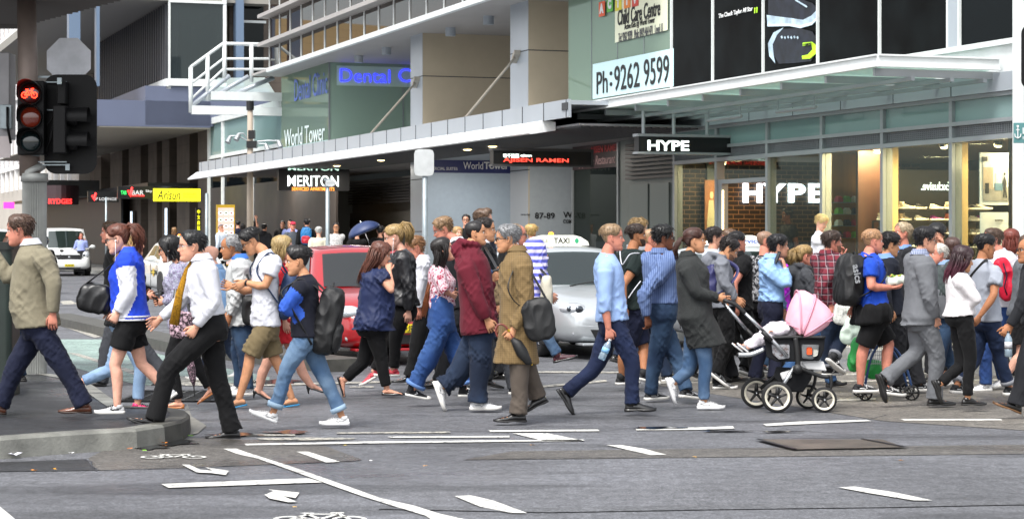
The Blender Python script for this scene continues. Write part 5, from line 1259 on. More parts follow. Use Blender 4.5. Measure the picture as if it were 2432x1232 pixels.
b = MB(); b.box(XC + .004, XC + .02, Y0 + .03, 5.6, .16, 3.66); b.build('panel', mat('blue_grey_wall', ''), s)
ptext(s, '87-89', XC + .03, 1270, 1317, 505, 519, M_INK, bold=.01); ptext(s, 'WorldTower', XC + .03, 1337, 1450, 503, 517, M_INK, bold=.01); ptext(s, 'COMMERCIAL', XC + .03, 1337, 1395, 521, 530, M_INK, bold=.01)
ptext(s, 'CORPORATE PODIUM', XC + .03, 1236, 1258, 508, 512, M_INK);
s = empty('tower_lettering', K0, AZ, 'dim tower name lettering on the dark entrance wall beside the umbrella', 'sign')
b = MB(); b.box(lx(785, 6.15), lx(990, 6.15), 6.12, 6.18, 1.2, 2.45); b.build('panel', mat('dim_panel', '#5f5d59', rough=.5), s); ftext(s, 'WorldTower', 6.1, 793, 880, 520, 536, M_GREYT, bold=.01)
s = empty('clinic_sign', K0, AZ, 'blue neon Dental Clinic lettering in the green glass corner box', 'sign')
XD = e1 + .05; ptext(s, 'Dental', XD, 808, 926, 165, 196, E_BLUE, bold=-.012); ptext(s, 'Clinic', XD, 947, 1052, 165, 196, E_BLUE, bold=-.012)
b = MB(); b.box(XD - .04, XD - .02, ly(800, XD), ly(1060, XD), lz(205, XD, 5), lz(158, XD, 5)); b.build('sign_panel', mat('pale_green_board', '#b9d3c2', rough=.5), s)
s = empty('tower_film', K0, AZ, 'pale film with tower name and phone number along the corner glass', 'sign')
b = MB(); b.box(e0 + .02, e1 - .05, Y0 - .012, Y0 - .006, 3.95, 4.75); b.build('film', mat('pale_teal_film', '#a9cccb', rough=.4), s)
ftext(s, 'World Tower', Y0 - .02, 676, 772, 300, 342, mat('film_white', '#e2efee', rough=.5), bold=.0); ftext(s, 'Dental Clinic', Y0 - .02, 700, 778, 178, 232, mat('film_blue', '#5a74c8', rough=.5))
s = empty('neon_sign', K0, AZ, 'large white neon HYPE letters on the brick wall inside the shop', 'sign')
for ch, a_, c_ in (('H', 1765, 1809), ('Y', 1812, 1866), ('P', 1872, 1912), ('E', 1920, 1957)): ptext(s, ch, xa - .1, a_, c_, 436, 481, em('neon_big', '#eef4ff', 3.2), bold=.03, ext=.02)
s = empty('neon_sign', K0, AZ, 'mirrored white glowing lettering above the shoe shelves', 'sign')
o = ptext(s, 'Exclusive.', XS - .85, 2187, 2258, 432, 452, E_WHITE, bold=.01); o.scale.x = -1
s = empty('poster', K0, AZ, 'white framed street photo poster hanging in the right shop window', 'poster')
XP = lx(2326, 3.72)
yp0, yp1 = ly(2327, XP), ly(2413, XP); ym_ = (yp0 + yp1) / 2; zt, zb_ = lz(363, XP, ym_), lz(487, XP, ym_)
b = MB(); b.box(XP - .02, XP, yp0, yp1, zb_, zt); b.build('backing', mat('poster_paper', '#d9dde6', rough=.5), s)
w_, h_ = yp1 - yp0, zt - zb_; MP = [('sky', '#c9ccd8', .08, .94, .32, .93), ('street', '#8f8d8c', .08, .94, .08, .34), ('building_left', '#a7998c', .08, .36, .30, .72), ('tower', '#aab4c8', .42, .80, .34, .62), ('cars', '#5a7a96', .40, .62, .28, .42), ('people', '#1d1d20', .14, .24, .22, .42), ('logo', '#3a3a3c', .06, .2, .84, .92)]
b = MB()
for i, (nm, c_, a0, a1, c0, c1) in enumerate(MP): b.box(XP + .002, XP + .006 + i * .0015, yp0 + w_ * a0, yp0 + w_ * a1, zb_ + h_ * c0, zb_ + h_ * c1, i)
b.build('picture', [mat('poster_' + nm, c_, rough=.5, var=.15, vs=9) for nm, c_, *_ in MP], s)
b = MB(); b.prism([(yp0 + w_ * u, zb_ + h_ * v) for u, v in ((.62, .16), (.66, .3), (.62, .45), (.66, .56), (.72, .45), (.70, .3), (.74, .14), (.70, .14), (.67, .28), (.65, .14))], XP + .017, XP + .02, 'x'); b.ball((XP + .018, yp0 + w_ * .67, zb_ + h_ * .6), (.003, .015, .025), 6); b.build('figure', mat('poster_figure', '#27272b'), s)
s = empty('poster', K0, AZ, 'plain pale poster below the street photo poster in the shop window', 'poster')
b = MB(); b.box(XP - .02, XP, yp0 + .01, yp1 - .02, lz(600, XP, ym_), lz(504, XP, ym_)); b.build('backing', mat('poster_paper', '#d9dde6'), s); ptext(s, 'The CONS Series', XP, 2362, 2382, 521, 525, M_INK)
s = empty('poster', K0, AZ, 'shop poster of a pale coat figure behind the left window', 'poster')
XQ = xa + .1; y0_, y1_ = ly(1674, XQ), ly(1706, XQ); b = MB(); b.box(XQ - .02, XQ, y0_, y1_, .9, 2.75); b.build('backing', mat('poster_brown', '#a06a44', rough=.5, var=.3, vs=4), s)
b = MB(); xm = (y0_ + y1_) / 2; b.prism([(xm - .11, .95), (xm - .10, 1.9), (xm - .06, 2.35), (xm + .04, 2.35), (xm + .08, 1.9), (xm + .09, .95)], XQ + .002, XQ + .008, 'x'); b.ball((XQ + .005, xm, 2.45), (.004, .04, .08), 6); b.build('figure', mat('poster_coat', '#d8cfa8', rough=.6), s)
s = empty('wall_advert', K0, AZ, 'white line of advert lettering on the black panel above the canopy', 'advert'); YW = Y0 - .045
def tilt_text(r, txt, x0, y0, x1, y1, hpx, m, **k):
 xa_, xb_ = lx(x0, YW), lx(x1, YW); za_, zb2 = lz(y0, xa_, YW), lz(y1, xb_, YW); o = ftext(r, txt, YW, x0, x1, (y0 + y1) / 2 - hpx / 2, (y0 + y1) / 2 + hpx / 2, m, **k); return o
tilt_text(s, 'The Chuck Taylor All Star', 1708, 36, 1789, 27, 14, M_TXTW, bold=.01); tilt_text(s, 'II', 1793, 26, 1800, 24, 13, mat('lime', '#9ccc20', em=.3))
lg = lambda px, py: (lx(px, YW), lz(py, lx(px, YW), YW))
def picture(label, parts):
 r = empty('shoe_picture', K0, AZ, label, 'advert')
 for k, (nm, m, pts) in enumerate(parts): b = MB(); b.prism([lg(*p) for p in pts], YW - .004 * k - .006, YW - .004 * k - .003, 'y'); b.build(nm, m, r)
 return r
AD1, AD2, AD3 = mat('ad_shoe', '#171b26', rough=.6, var=.6, vs=5), mat('ad_sole', '#a9bccb', rough=.5, var=.3, vs=6), mat('ad_rim', '#d5e2ea', rough=.5)
lace = lambda x, y, w: [(x, y), (x + 3, y - 3), (x + w, y + 2), (x + w - 2, y + 5)]
r1 = picture('black canvas shoe picture with pale sole standing on top in the wall advert', [('upper', AD1, [(1826, -30), (1825, 36), (1850, 40), (1882, 44), (1908, 48), (1930, 38), (1941, 20), (1930, 8), (1908, 0), (1895, -30)]), ('sole', AD2, [(1822, 36), (1850, 40), (1882, 44), (1908, 48), (1928, 38), (1943, 22), (1944, 46), (1930, 60), (1902, 68), (1876, 63), (1824, 64)]), ('toe_band', AD3, [(1824, 58), (1876, 57), (1902, 61), (1930, 53), (1943, 40), (1943, 45), (1929, 60), (1902, 67), (1876, 62), (1824, 63)])] + [('lace', AD2, lace(1890 + 7 * i, 2 + 4 * i, 10)) for i in range(4)])
r2 = picture('upside down black shoe picture with lime green lining below the other shoe', [('upper', AD1, [(1836, 84), (1852, 70), (1900, 67), (1930, 76), (1942, 96), (1941, 122), (1926, 146), (1890, 150), (1850, 152), (1838, 130)]), ('sole', AD2, [(1862, 66), (1838, 78), (1825, 104), (1828, 134), (1842, 151), (1838, 130), (1836, 106), (1846, 84)]), ('lining', MATS['lime'], [(1908, 102), (1930, 100), (1942, 110), (1939, 128), (1925, 140), (1907, 141), (1906, 133), (1920, 130), (1931, 118), (1929, 108), (1908, 110)])] + [('lace', AD2, lace(1856 + 8 * i, 88 + (i % 2), 5)) for i in range(6)])
ftext(r2, 'CONVERSE', YW - .03, 1909, 1929, 103, 110, M_INK, bold=.01)
YC = Y0 - .03
s = empty('phone_sign', K0, AZ, 'pale blue phone number sign at the foot of the green window', 'sign')
xa_, xb_ = lx(1408, YC), lx(1600, YC); xm = (xa_ + xb_) / 2
b = MB(); b.prism([(xa_, lz(236, xa_, YC)), (xb_, lz(205, xb_, YC)), (xb_, lz(115, xb_, YC)), (xa_, lz(153, xa_, YC))], YC - .004, YC, 'y'); b.build('board', mat('pale_blue_board', '#c3e0e3', rough=.45), s)
for t, a_, c_, q0, q1 in (('Ph', 1418, 1444, 170, 222), (':', 1449, 1455, 170, 205), ('9262', 1460, 1520, 152, 212), ('9599', 1530, 1590, 136, 200)): ftext(s, t, YC - .004, a_, c_, q0, q1, M_INK, bold=.004)
s = empty('child_care_sign', K0, AZ, 'cream child care centre sign with coloured block letters behind green glass', 'sign')
b = MB(); xa_, xb_ = lx(1461, YC), lx(1586, YC); b.prism([(xa_, lz(102, xa_, YC)), (xb_, lz(72, xb_, YC)), (xb_, lz(-80, xb_, YC)), (xa_, lz(-60, xa_, YC))], YC - .004, YC, 'y'); b.build('board', mat('cream_board', '#dfe0c4', rough=.5), s)
ftext(s, 'Child Care Centre', YC - .004, 1468, 1569, 12, 50, M_INK, bold=.012, shear=.1); ftext(s, 'Active Kids @ World Tower', YC - .004, 1484, 1556, 48, 67, M_INK); ftext(s, 'Tel: 9262 9599   Mob: 0419 464 471   Level 11', YC - .004, 1470, 1575, 68, 90, M_GREYT)
for i, (ch, c_, px, py) in enumerate((('A', '#d8542a', 1422, 20), ('C', '#57a83c', 1441, 9), ('T', '#d4c42c', 1461, 6), ('I', '#e07f2a', 1482, 0), ('V', '#c43a2a', 1501, -4))):
 b = MB(); x_ = lx(px + 9, YC); z_ = lz(py + 2, x_, YC); b.box(x_ - .17, x_ + .17, YC - .02, YC - .008, z_ - .16, z_ + .16); bl = b.build('letter_block', mat('block' + ch, c_, rough=.5), s, bev=.004)
 me = text_mesh(ch, .26, bold=.02); me.name = 'letter'; me.materials.clear(); me.materials.append(M_TXTW); o = bpy.data.objects.new('letter', me); COL.objects.link(o); o.parent = bl; o.location = (x_, YC - .024, z_); o.rotation_euler = (R(90), 0, 0)
s = empty('restaurant_film', K0, AZ, 'dark red restaurant lettering film behind the glass bay', 'sign'); YG = 4.36
b = MB(); b.box(gx0 + .05, gx1 - .05, YG, YG + .01, lz(400, (gx0 + gx1) / 2, YG), lz(340, (gx0 + gx1) / 2, YG)); b.build('film', mat('dark_red_film', '#2a1618', rough=.4), s)
ftext(s, 'AJISEN RAMEN', YG, 1403, 1472, 345, 366, mat('film_red', '#a03030', rough=.5), bold=.02); ftext(s, 'Japanese Restaurant', YG, 1376, 1462, 370, 398, mat('film_pink', '#a88a8a', rough=.5), shear=.2)
s = perp_sign('yellow_sign', -61.0, 366, 476, 448, 478, E_YEL, 'bright yellow hanging restaurant sign with black brush lettering'); ptext(s, 'Arisun', -61, 373, 428, 452, 474, M_INK, bold=.005, shear=.25); ptext(s, 'restaurant', -61, 434, 466, 457, 462, mat('olive_text', '#8a8420')); ptext(s, 'and take out', -61, 434, 470, 464, 468, MATS['olive_text'])
s = perp_sign('bar_sign', -62.5, 280, 363, 443, 472, M_BLK, 'black bar sign with red tick left of the yellow sign'); ptext(s, 'BAR', -62.5, 313, 341, 452, 463, M_TXTW, bold=.012); ptext(s, 'TAB', -62.5, 287, 300, 453, 462, em('tab_green', '#30d860', .6), bold=.02); ptext(s, '—', -62.5, 312, 343, 464, 466, E_RED); ptext(s, 'Sky', -62.5, 346, 362, 451, 458, M_TXTW, bold=.02)
b = MB(); q = [pa(304, 452, -62.48), pa(308, 465, -62.48), pa(314, 445, -62.48)]; b.tube(q, [.05, .07, .04], 5); b.build('tick', E_RED, s)
s = perp_sign('lounge_sign', -66, 209, 282, 454, 480, M_BLK, 'black lounge sign with red tick beyond the bar sign'); ptext(s, 'IP LOUNGE', -66, 225, 277, 469, 476, M_TXTW, bold=.02); b = MB(); q = [pa(219, 464, -65.98), pa(222, 474, -65.98), pa(228, 458, -65.98)]; b.tube(q, [.05, .07, .04], 5); b.build('tick', E_RED, s)
s = empty('hotel_sign', K0, AZ, 'red glowing RYDGES hotel letters on a curved dark canopy', 'sign'); XR = -79.0
b = MB(); rr = []
for t in np.linspace(0, 1, 9): y = ly(92 + 95 * t, XR); rr.append([(XR + .9 * math.sin(math.pi * t) - dx, y, z) for dx, z in ((0, 3.15), (0, 4.05), (.25, 4.05), (.25, 3.15))])
b.rings(rr); b.build('curved_canopy', mat('maroon_dark', '#38262a', rough=.5), s)
ptext(s, 'RYDGES', XR + 1.0, 115, 171, 472, 484, E_RED, bold=.02);
s = perp_sign('black_canopy', -79.6, 84, 236, 428, 466, M_BLK, 'black canopy box over the hotel entrance left of the lounge sign', depth=2.5)
s = perp_sign('magenta_sign', -100, 9, 34, 480, 495, em('magenta', '#e83aa0', .7), 'small magenta sign at the left edge beyond the pole')
s = perp_sign('black_panel_sign', -58.5, 465, 478, 494, 560, M_BLK, 'tall black panel with yellow characters standing beside the menu board', depth=.1);
for i in range(4): ptext(s, '中文店面'[i], -58.5, 468, 475, 498 + i * 13, 508 + i * 13, E_YEL, bold=.02)
s = empty('menu_board', K0, AZ, 'lit menu board with rows of round dishes and a yellow striped top', 'menu board'); XB = -50.8
ya, yb = ly(515, XB), ly(558, XB); za, zb_ = .6, lz(490, XB, ya)
b = MB(); b.box(XB - .15, XB, ya, yb, za, zb_ + .06); b.build('case', mat('board_yellow', '#c8a41c', rough=.4), s)
b = MB(); b.box(XB, XB + .01, ya + .04, yb - .04, za + .05, zb_ - .05); b.build('lit_panel', em('menu_lit', '#dcb0a6', .4), s)
for r_ in range(6):
 for c_ in range(3):
  b = MB(); y = ya + (yb - ya) * (.2 + .3 * c_); z = zb_ - .24 - r_ * .23; b.ball((XB + .012, y, z), (.004, .085, .062), 7); b.build('dish', em('dish_white', '#e8eef0', .7), s)
  b = MB(); b.ball((XB + .018, y, z), (.004, .05, .035), 6); b.build('food', mat('food%d' % ((r_ + c_) % 3), ('#8a5a3a', '#6a7a3a', '#a84a2a')[(r_ + c_) % 3]), s)
for px0, px1, q0, q1, lb in ((308, 318, 500, 540, 'narrow lit screen in a dark shop entrance left of the other one'), (389, 402, 492, 560, 'tall lit white screen in the dark shopfront below the yellow sign')):
 s = empty('lit_screen', K0, AZ, lb, 'screen'); x_ = lx((px0 + px1) / 2, 3.4); b = MB(); b.box(x_ - .3, x_ + .3, 3.38, 3.44, lz(q1, x_, 3.4), lz(q0, x_, 3.4)); b.build('frame', M_BLK, s); b = MB(); b.box(x_ - .27, x_ + .27, 3.372, 3.379, lz(q1, x_, 3.4) + .05, lz(q0, x_, 3.4) - .05); b.build('screen', em('screen_glow', '#cfe0f0', 1.0), s)
for px0, px1 in ((172, 188), (240, 253)):
 s = empty('wall_picture_bay', K0, AZ, 'warm orange lit wall bay %s' % ('behind the white van' if px0 < 200 else 'right of the white van'), 'panel'); x_ = lx((px0 + px1) / 2, 3.2); b = MB(); b.box(lx(px0, 3.2), lx(px1, 3.2), 3.15, 3.2, .3, 3.0); b.build('panel', em('orange_lit', '#e0945c', .6), s)
 b = MB(); xm = (lx(px0, 3.1) + lx(px1, 3.1)) / 2; b.box(xm - .5, xm + .6, 3.08, 3.12, 1.6, 2.5); b.build('picture_frame', M_BROWN, s)
def pole_sign(px, pybase, pytop, rpx, D, label, plate=None, zb=.15):
 r = empty('sign_post', V(((px - CX) * D / F, D, zb)), 0, label, 'sign post'); s_ = F / D; zt = H + (HY - pytop) / s_ - zb
 b = MB(); b.cyl((0, 0, 0), (0, 0, zt), rpx / s_, n=12); b.ball((0, 0, zt), rpx / s_ * 1.02, 5); b.build('post', mat('galvanised', '#8d979b', rough=.4, metal=.5, var=.12, vs=9), r, smooth=True)
 if plate:
  x0, x1, y0, y1 = plate; X0_, X1_ = (x0 - px) / s_, (x1 - px) / s_; Z0_, Z1_ = H + (HY - y1) / s_ - zb, H + (HY - y0) / s_ - zb
  f = MB(); c_ = .06; f.prism([(X0_ + c_, Z0_), (X1_ - c_, Z0_), (X1_ - .015, Z0_ + .015), (X1_, Z0_ + c_), (X1_, Z1_ - c_), (X1_ - .015, Z1_ - .015), (X1_ - c_, Z1_), (X0_ + c_, Z1_), (X0_ + .015, Z1_ - .015), (X0_, Z1_ - c_), (X0_, Z0_ + c_), (X0_ + .015, Z0_ + .015)], -.05, -.045, 'y'); f.build('sign_plate', mat('plate_back', '#b4b8b8', rough=.5, metal=.1, var=.12, vs=6), r)
  f = MB();
  for z in (Z0_ + .1, Z1_ - .12): f.box(-.06, .06, -.045, .03, z, z + .03)
  f.build('bracket', mat('galvanised', ''), r)
 return r
pole_sign(1009, 0, 386, 6.5, 27.5, 'galvanised post with a blank grey sign plate behind the woman with blonde ponytail', (984, 1031, 355, 418))
r = pole_sign(778, 0, 430, 5, 36, 'thin galvanised post with a small orange tag in front of the apartment sign', (773, 797, 427, 443))
pole_sign(491, 0, 462, 4, 55, 'dark green street post near the yellow sign'); pole_sign(252, 0, 470, 2.5, 84, 'thin grey post beside the white van')
Pp = S(lx(594, .9), .9); D = Pp.y; sc_ = F / D; r = empty('utility_pole', Pp, 0, 'weathered wooden utility pole with dark clamps, cameras and small floodlights', 'utility pole')
hz = lambda py: H + (HY - py) / sc_
b = MB(); b.cyl((0, 0, .1), (0, 0, hz(262)), 9 / sc_, 6.5 / sc_, 14); b.build('pole', mat('weathered_wood', '#9c9082', rough=.8, var=.2, vs=3, vec=(1, 1, .2)), r, smooth=True)
b = MB(); b.cyl((0, 0, hz(262)), (0, 0, hz(240)), 9 / sc_, n=12); b.box(-.1, .22, -.14, .14, hz(352), hz(335)); b.box(-.05, .16, -.12, .1, hz(330), hz(310)); b.build('clamp', M_BLK, r)
for sx_, l_, dz in ((-1, .62, .2), (1, .9, .05), (-1, .35, .28), (1, .5, -.05)):
 b = MB(); z_ = hz(338); b.tube([(0, 0, z_), (sx_ * l_ * .6, 0, z_ + dz), (sx_ * l_, 0, z_ + dz)], .022, 6); f = b.build('arm', M_ALU, r); b = MB(); b.cyl((sx_ * l_, -.02, z_ + dz - .02), (sx_ * (l_ + .08), -.12, z_ + dz - .22), .06, .09, 10); b.build('floodlight', M_ALU, f)
M_GALV = MATS['galvanised']; Dp = 22.6; s_ = F / Dp; xp = (82 - CX) * Dp / F
TP = empty('traffic_pole', V((xp, Dp, .15)), 0, 'fluted grey metal pole at the corner carrying traffic signals', 'traffic pole'); hz = lambda py: H + (HY - py) / s_ - .15
b = MB(); n = 44; rr = []
for z in (0.0, hz(418)):
 ring_ = []
 for j in range(n * 2): t = math.pi * j / n; r_ = (.130 if j % 2 else .116); ring_.append((r_ * math.cos(t), r_ * math.sin(t), z))
 rr.append(ring_)
b.rings(rr); b.build('fluted_shaft', mat('fluted_metal', '#8f918e', rough=.5, metal=.12, var=.15, vs=5), TP)
b = MB(); b.cyl((-.05, 0, hz(418)), (-.09, 0, hz(-40)), .11, .10, 20); b.build('upper_shaft', mat('brown_grey_metal', '#82746c', rough=.5, metal=.3, var=.15, vs=3), TP, smooth=True)
b = MB(); b.cyl((0, 0, hz(432)), (0, 0, hz(412)), .145, n=20); b.cyl((0, 0, hz(412)), (-.03, 0, hz(400)), .145, .12, 20); b.build('collar', mat('fluted_metal', ''), TP, smooth=True)
M_TLB = mat('signal_black', '#070708', rough=.55, spec=.25, bump=.05)
TL = empty('traffic_light', V((xp - .03, Dp - .25, 0)), 0, 'black three lamp signal with a lit red bicycle on top', 'traffic light'); hz = lambda py: H + (HY - py) / (F / (Dp - .25)); hxp = lambda px: (px - CX) * (Dp - .25) / F - (xp - .03)
b = MB(); b.box(hxp(41), hxp(104), 0, .16, hz(368), hz(192)); b.build('housing', M_TLB, TL, bev=.012)
for i, (cy_, c_, e_) in enumerate(((222, '#3a0a08', 0), (279, '#4a1408', .25), (336, '#101e20', .0))):
 cx_, cz_ = hxp(73), hz(cy_); b = MB(); n = 22
 b.rings([[(cx_ + r_ * math.cos(t), y, cz_ + r_ * math.sin(t)) for t in [2 * math.pi * j / n for j in range(n)]] for r_, y in ((.128, -.01), (.128, -.06), (.122, -.06), (.122, -.005))], False)
 b.rings([[(cx_ + .132 * math.cos(t), -.01, cz_ + .132 * math.sin(t)) for t in [math.pi * (-.12 + 1.24 * j / 14) for j in range(15)]], [(cx_ + .137 * math.cos(t), -.24 * max(.25, math.sin(t)) - .02, cz_ + .137 * math.sin(t)) for t in [math.pi * (-.12 + 1.24 * j / 14) for j in range(15)]]], False, closed=False)
 vz = b.build('visor', M_TLB, TL, smooth=True); b = MB(); b.ball((cx_, -.008, cz_), (.108, .03, .108), 10); b.build('lens', mat('lens%d' % i, c_, rough=.12, em=e_, coat=.6), TL, smooth=True)
b = MB(); cx_, cz_ = hxp(72), hz(222); E_BIKE = em('red_led', '#ff2c18', 5)
for s2 in (-1, 1): b.tube([(cx_ + s2 * .052 + .030 * math.cos(t), -.045, cz_ - .022 + .030 * math.sin(t)) for t in [2 * math.pi * j / 14 for j in range(15)]], .0048, 6)
for q in (((-.052, -.022), (-.022, .022), (.03, .022), (.052, -.022)), ((-.022, .022), (0, -.022), (.03, .022)), ((-.052, -.022), (0, -.022)), ((.03, .022), (.024, .046), (.046, .046)), ((-.022, .022), (-.026, .036)), ((-.038, .038), (-.014, .038))): b.tube([(cx_ + u, -.045, cz_ + v) for u, v in q], .0052, 6)
b.build('bicycle_symbol', E_BIKE, TL)
TL2 = empty('traffic_light', V((xp, Dp, 0)), 0, 'black signal with rounded backing board seen from the side', 'traffic light'); hz = lambda py: H + (HY - py) / s_; hxp = lambda px: (px - CX) / s_ - (xp * 0 + (xp * s_) / s_)
def rrect(x0, x1, z0, z1, r, n=6):
 pts = []
 for cx_, cz_, a0 in ((x1 - r, z1 - r, 0), (x0 + r, z1 - r, 90), (x0 + r, z0 + r, 180), (x1 - r, z0 + r, 270)):
  for k_ in range(n + 1): t = R(a0 + 90 * k_ / n); pts.append((cx_ + r * math.cos(t), cz_ + r * math.sin(t)))
 return pts
b = MB(); b.prism(rrect(hxp(104), hxp(229), hz(413), hz(177), .13), .02, .035, 'y'); b.build('backing_board', M_TLB, TL2)
b = MB(); b.box(hxp(139), hxp(168), -.28, .0, hz(366), hz(255)); b.box(hxp(145), hxp(164), -.2, 0, hz(250), hz(196)); b.build('housing', M_TLB, TL2, bev=.01)
for q0, q1 in ((258, 304), (316, 360)):
 b = MB(); x0_, x1_, x2_ = hxp(165), hxp(217), hxp(205); z1_, z0_ = hz(q0), hz(q1); zz = (z0_ + z1_) / 2
 b.rings([[(x, -.14 + r_ * math.cos(t), zz + r_ * math.sin(t)) for t in [math.pi * (-.15 + 1.3 * j / 12) for j in range(13)]] for x, r_ in ((x0_, .10), (x1_, .11))], False, closed=False)
 b.rings([[(x, -.14 + r_ * math.cos(t), zz + r_ * math.sin(t)) for t in [math.pi * (-.15 + 1.3 * j / 12) for j in range(13)]] for x, r_ in ((x0_, .094), (x1_ - .01, .104))], False, closed=False)
 b.rings([[(x, -.14 + r_ * math.cos(t), zz + r_ * math.sin(t)) for t in [2 * math.pi * j / 16 for j in range(16)]] for x, r_ in ((x0_ + .0, .095), (x0_ + .1, .09))]); b.build('visor', M_TLB, TL2, smooth=True)
b = MB()
for q in (196, 262, 385, 392): b.box(hxp(60), hxp(160), -.04, -.02, hz(q) - .006, hz(q) + .006)
b.box(hxp(150), hxp(160), -.3, -.27, hz(205), hz(190)); b.box(hxp(158), hxp(168), -.06, -.04, hz(405), hz(390)); b.build('bracket', M_GALV, TL2)
b = MB(); b.tube([(hxp(134), -.1, hz(275)), (hxp(128), -.14, hz(330)), (hxp(115), -.12, hz(360)), (hxp(95), -.08, hz(368))], .014, 8); b.tube([(hxp(104), -.1, hz(270)), (hxp(120), -.14, hz(300)), (hxp(138), -.1, hz(265))], .012, 8); b.build('cable', M_TLB, TL2, smooth=True)
s = empty('stop_sign_back', V((xp, Dp, 0)), 0, 'blank grey back of an octagonal sign above the traffic signal', 'sign'); b = MB(); cx_, cz_ = hxp(161), hz(142); rad = .255; b.prism([(cx_ + rad * math.cos(R(22.5 + 45 * k_)), cz_ + rad * math.sin(R(22.5 + 45 * k_))) for k_ in range(8)], .045, .055, 'y'); b.build('plate', mat('octagon_back', '#b4b6bb', rough=.5, metal=.1, var=.15, vs=5), s)
b = MB(); b.box(cx_ - .02, cx_ + .02, .04, .06, hz(185), cz_ - .2); b.box(hxp(82), cx_, .05, .07, hz(182) - .01, hz(182) + .01); b.build('bracket', M_GALV, s)
b = MB(); b.tube([(hxp(99), -.1, hz(402)), (hxp(70), -.1, hz(398))], .02, 8); b.box(hxp(64), hxp(98), -.16, -.1, hz(402), hz(372)); b.build('junction_box', M_GALV, TP)
s = empty('signal_cabinet', V((xp, Dp, 0)), 0, 'grey boxes and plates strapped to the left side of the signal pole', 'cabinet')
b = MB(); b.box(hxp(-30), hxp(22), .0, .3, hz(330), hz(125)); b.build('plate', mat('plate_grey', '#8c8a8c', rough=.5, var=.15, vs=4), s, bev=.01); b = MB(); b.box(hxp(5), hxp(33), -.1, -.01, hz(308), hz(250)); b.build('control_box', M_GALV, s, bev=.01); b = MB(); b.box(hxp(-10), hxp(26), -.04, -.01, hz(375), hz(324)); b.build('lower_plate', mat('pink_plate', '#b8aead', rough=.5), s)
b = MB(); b.tube([(hxp(24), -.12, hz(256)), (hxp(25), -.14, hz(300)), (hxp(31), -.1, hz(342))], .014, 8); b.build('cable', M_TLB, s, smooth=True)
s = empty('corner_awning', V((xp, Dp, 0)), 0, 'dark slatted awning of the near corner building at the top left', 'awning')
s.location = (0, 0, 0); CA = [(-5.73, 25.1), (-4.38, 22.9), (-3.3, 21.1), (-12, 21.1), (-12, 25.1)]
b = MB(); b.prism(CA, 4.20, 4.4, 'z'); b.build('roof', mat('dark_awning_brown', '#453f3c', rough=.6), s)
b = MB()
for i in range(24): y = 25.0 - i * .16; b.tube([(-12, y, 4.17), (-5.73 + (25.1 - y) * .61, y, 4.17)], .028, 4)
b.build('slat', mat('awning_slat', '#6a6663', rough=.5), s)
b = MB(); b.box(-12, -5.7, 25.1, 25.16, 4.1, 4.42); b.build('gutter', mat('awning_slat', ''), s)
s = empty('kiosk_post', V(((8 - CX) * 19.6 / F, 19.6, .15)), 0, 'dark green kiosk post behind the man in the knitted sweater', 'kiosk'); b = MB(); b.prism(rrect(-.35, .12, -.2, .2, .06), 0, 1.35, 'z'); b.build('cabinet', mat('kiosk_green', '#18241f', rough=.4, var=.3, vs=4), s)
b = MB(); b.prism(rrect(-.37, .14, -.22, .22, .06), 1.35, 1.42, 'z'); b.build('cap', mat('kiosk_cap', '#101613', rough=.4), s); ft = text_mesh('PORT', .07, bold=.002);
s = empty('station_sign', V(((2420 - CX) * 24 / F, 24, 0)), 0, 'teal sign with white anchor emblem at the right edge', 'sign'); z0_, z1_ = H + (HY - 340) * 24 / F, H + (HY - 292) * 24 / F
b = MB(); b.box(-.06, .35, -.02, .02, z0_, z1_); b.build('plate', mat('sign_teal', '#4f7f80', rough=.4), s, bev=.004)
b = MB(); zc = (z0_ + z1_) / 2; b.tube([(-.02, -.03, zc + .06), (-.02, -.03, zc - .06)], .006, 5); b.tube([(-.055, -.03, zc - .01), (-.05, -.03, zc - .045), (-.02, -.03, zc - .062), (.01, -.03, zc - .045), (.015, -.03, zc - .01)], .006, 5); b.tube([(-.04, -.03, zc + .035), (0, -.03, zc + .035)], .005, 5); b.ball((-.02, -.03, zc + .075), (.014, .004, .014), 6); b.build('anchor', M_TXTW, s)
me = text_mesh('L', .1, bold=.003);
for tx, sz_, zz_ in (('L', .10, zc + .02), ('12', .045, zc - .06)):
 me = text_mesh(tx, sz_, bold=.001, align='LEFT'); me.name = 'lettering'; me.materials.clear(); me.materials.append(M_TXTW); o = bpy.data.objects.new('lettering', me); COL.objects.link(o); o.parent = s; o.location = (.03, -.026, zz_); o.rotation_euler = (R(90), 0, 0)
b = MB(); b.cyl((.12, .06, 0), (.12, .06, 4.6), .05, n=12); b.build('post', M_GALV, s)
s = empty('traffic_light', V(((2436 - CX) * 23 / F, 23, 0)), 0, 'dark signal edge at the top right corner of the street', 'traffic light'); b = MB(); b.prism(rrect(-.045, .5, H + (HY - 212) * 23 / F, H + (HY - 58) * 23 / F, .1), 0, .02, 'y'); b.build('backing_board', M_TLB, s); b = MB(); b.box(.05, .3, .03, .2, H + (HY - 205) * 23 / F, H + (HY - 70) * 23 / F); b.build('housing', M_TLB, s, bev=.01)
b = MB(); b.cyl((.2, .3, 0), (.2, .3, 6), .06, n=12); b.build('post', M_GALV, s)
SHO = []
SC = ['#c9c0a8', '#8a2a78', '#1c1c1e', '#b8a890', '#d0c8b8', '#2a2a2c', '#b05a3a', '#5a6a7a', '#cfc9bd', '#3a2a2a', '#d8cdb8', '#7a7c80']
MEMO = {}
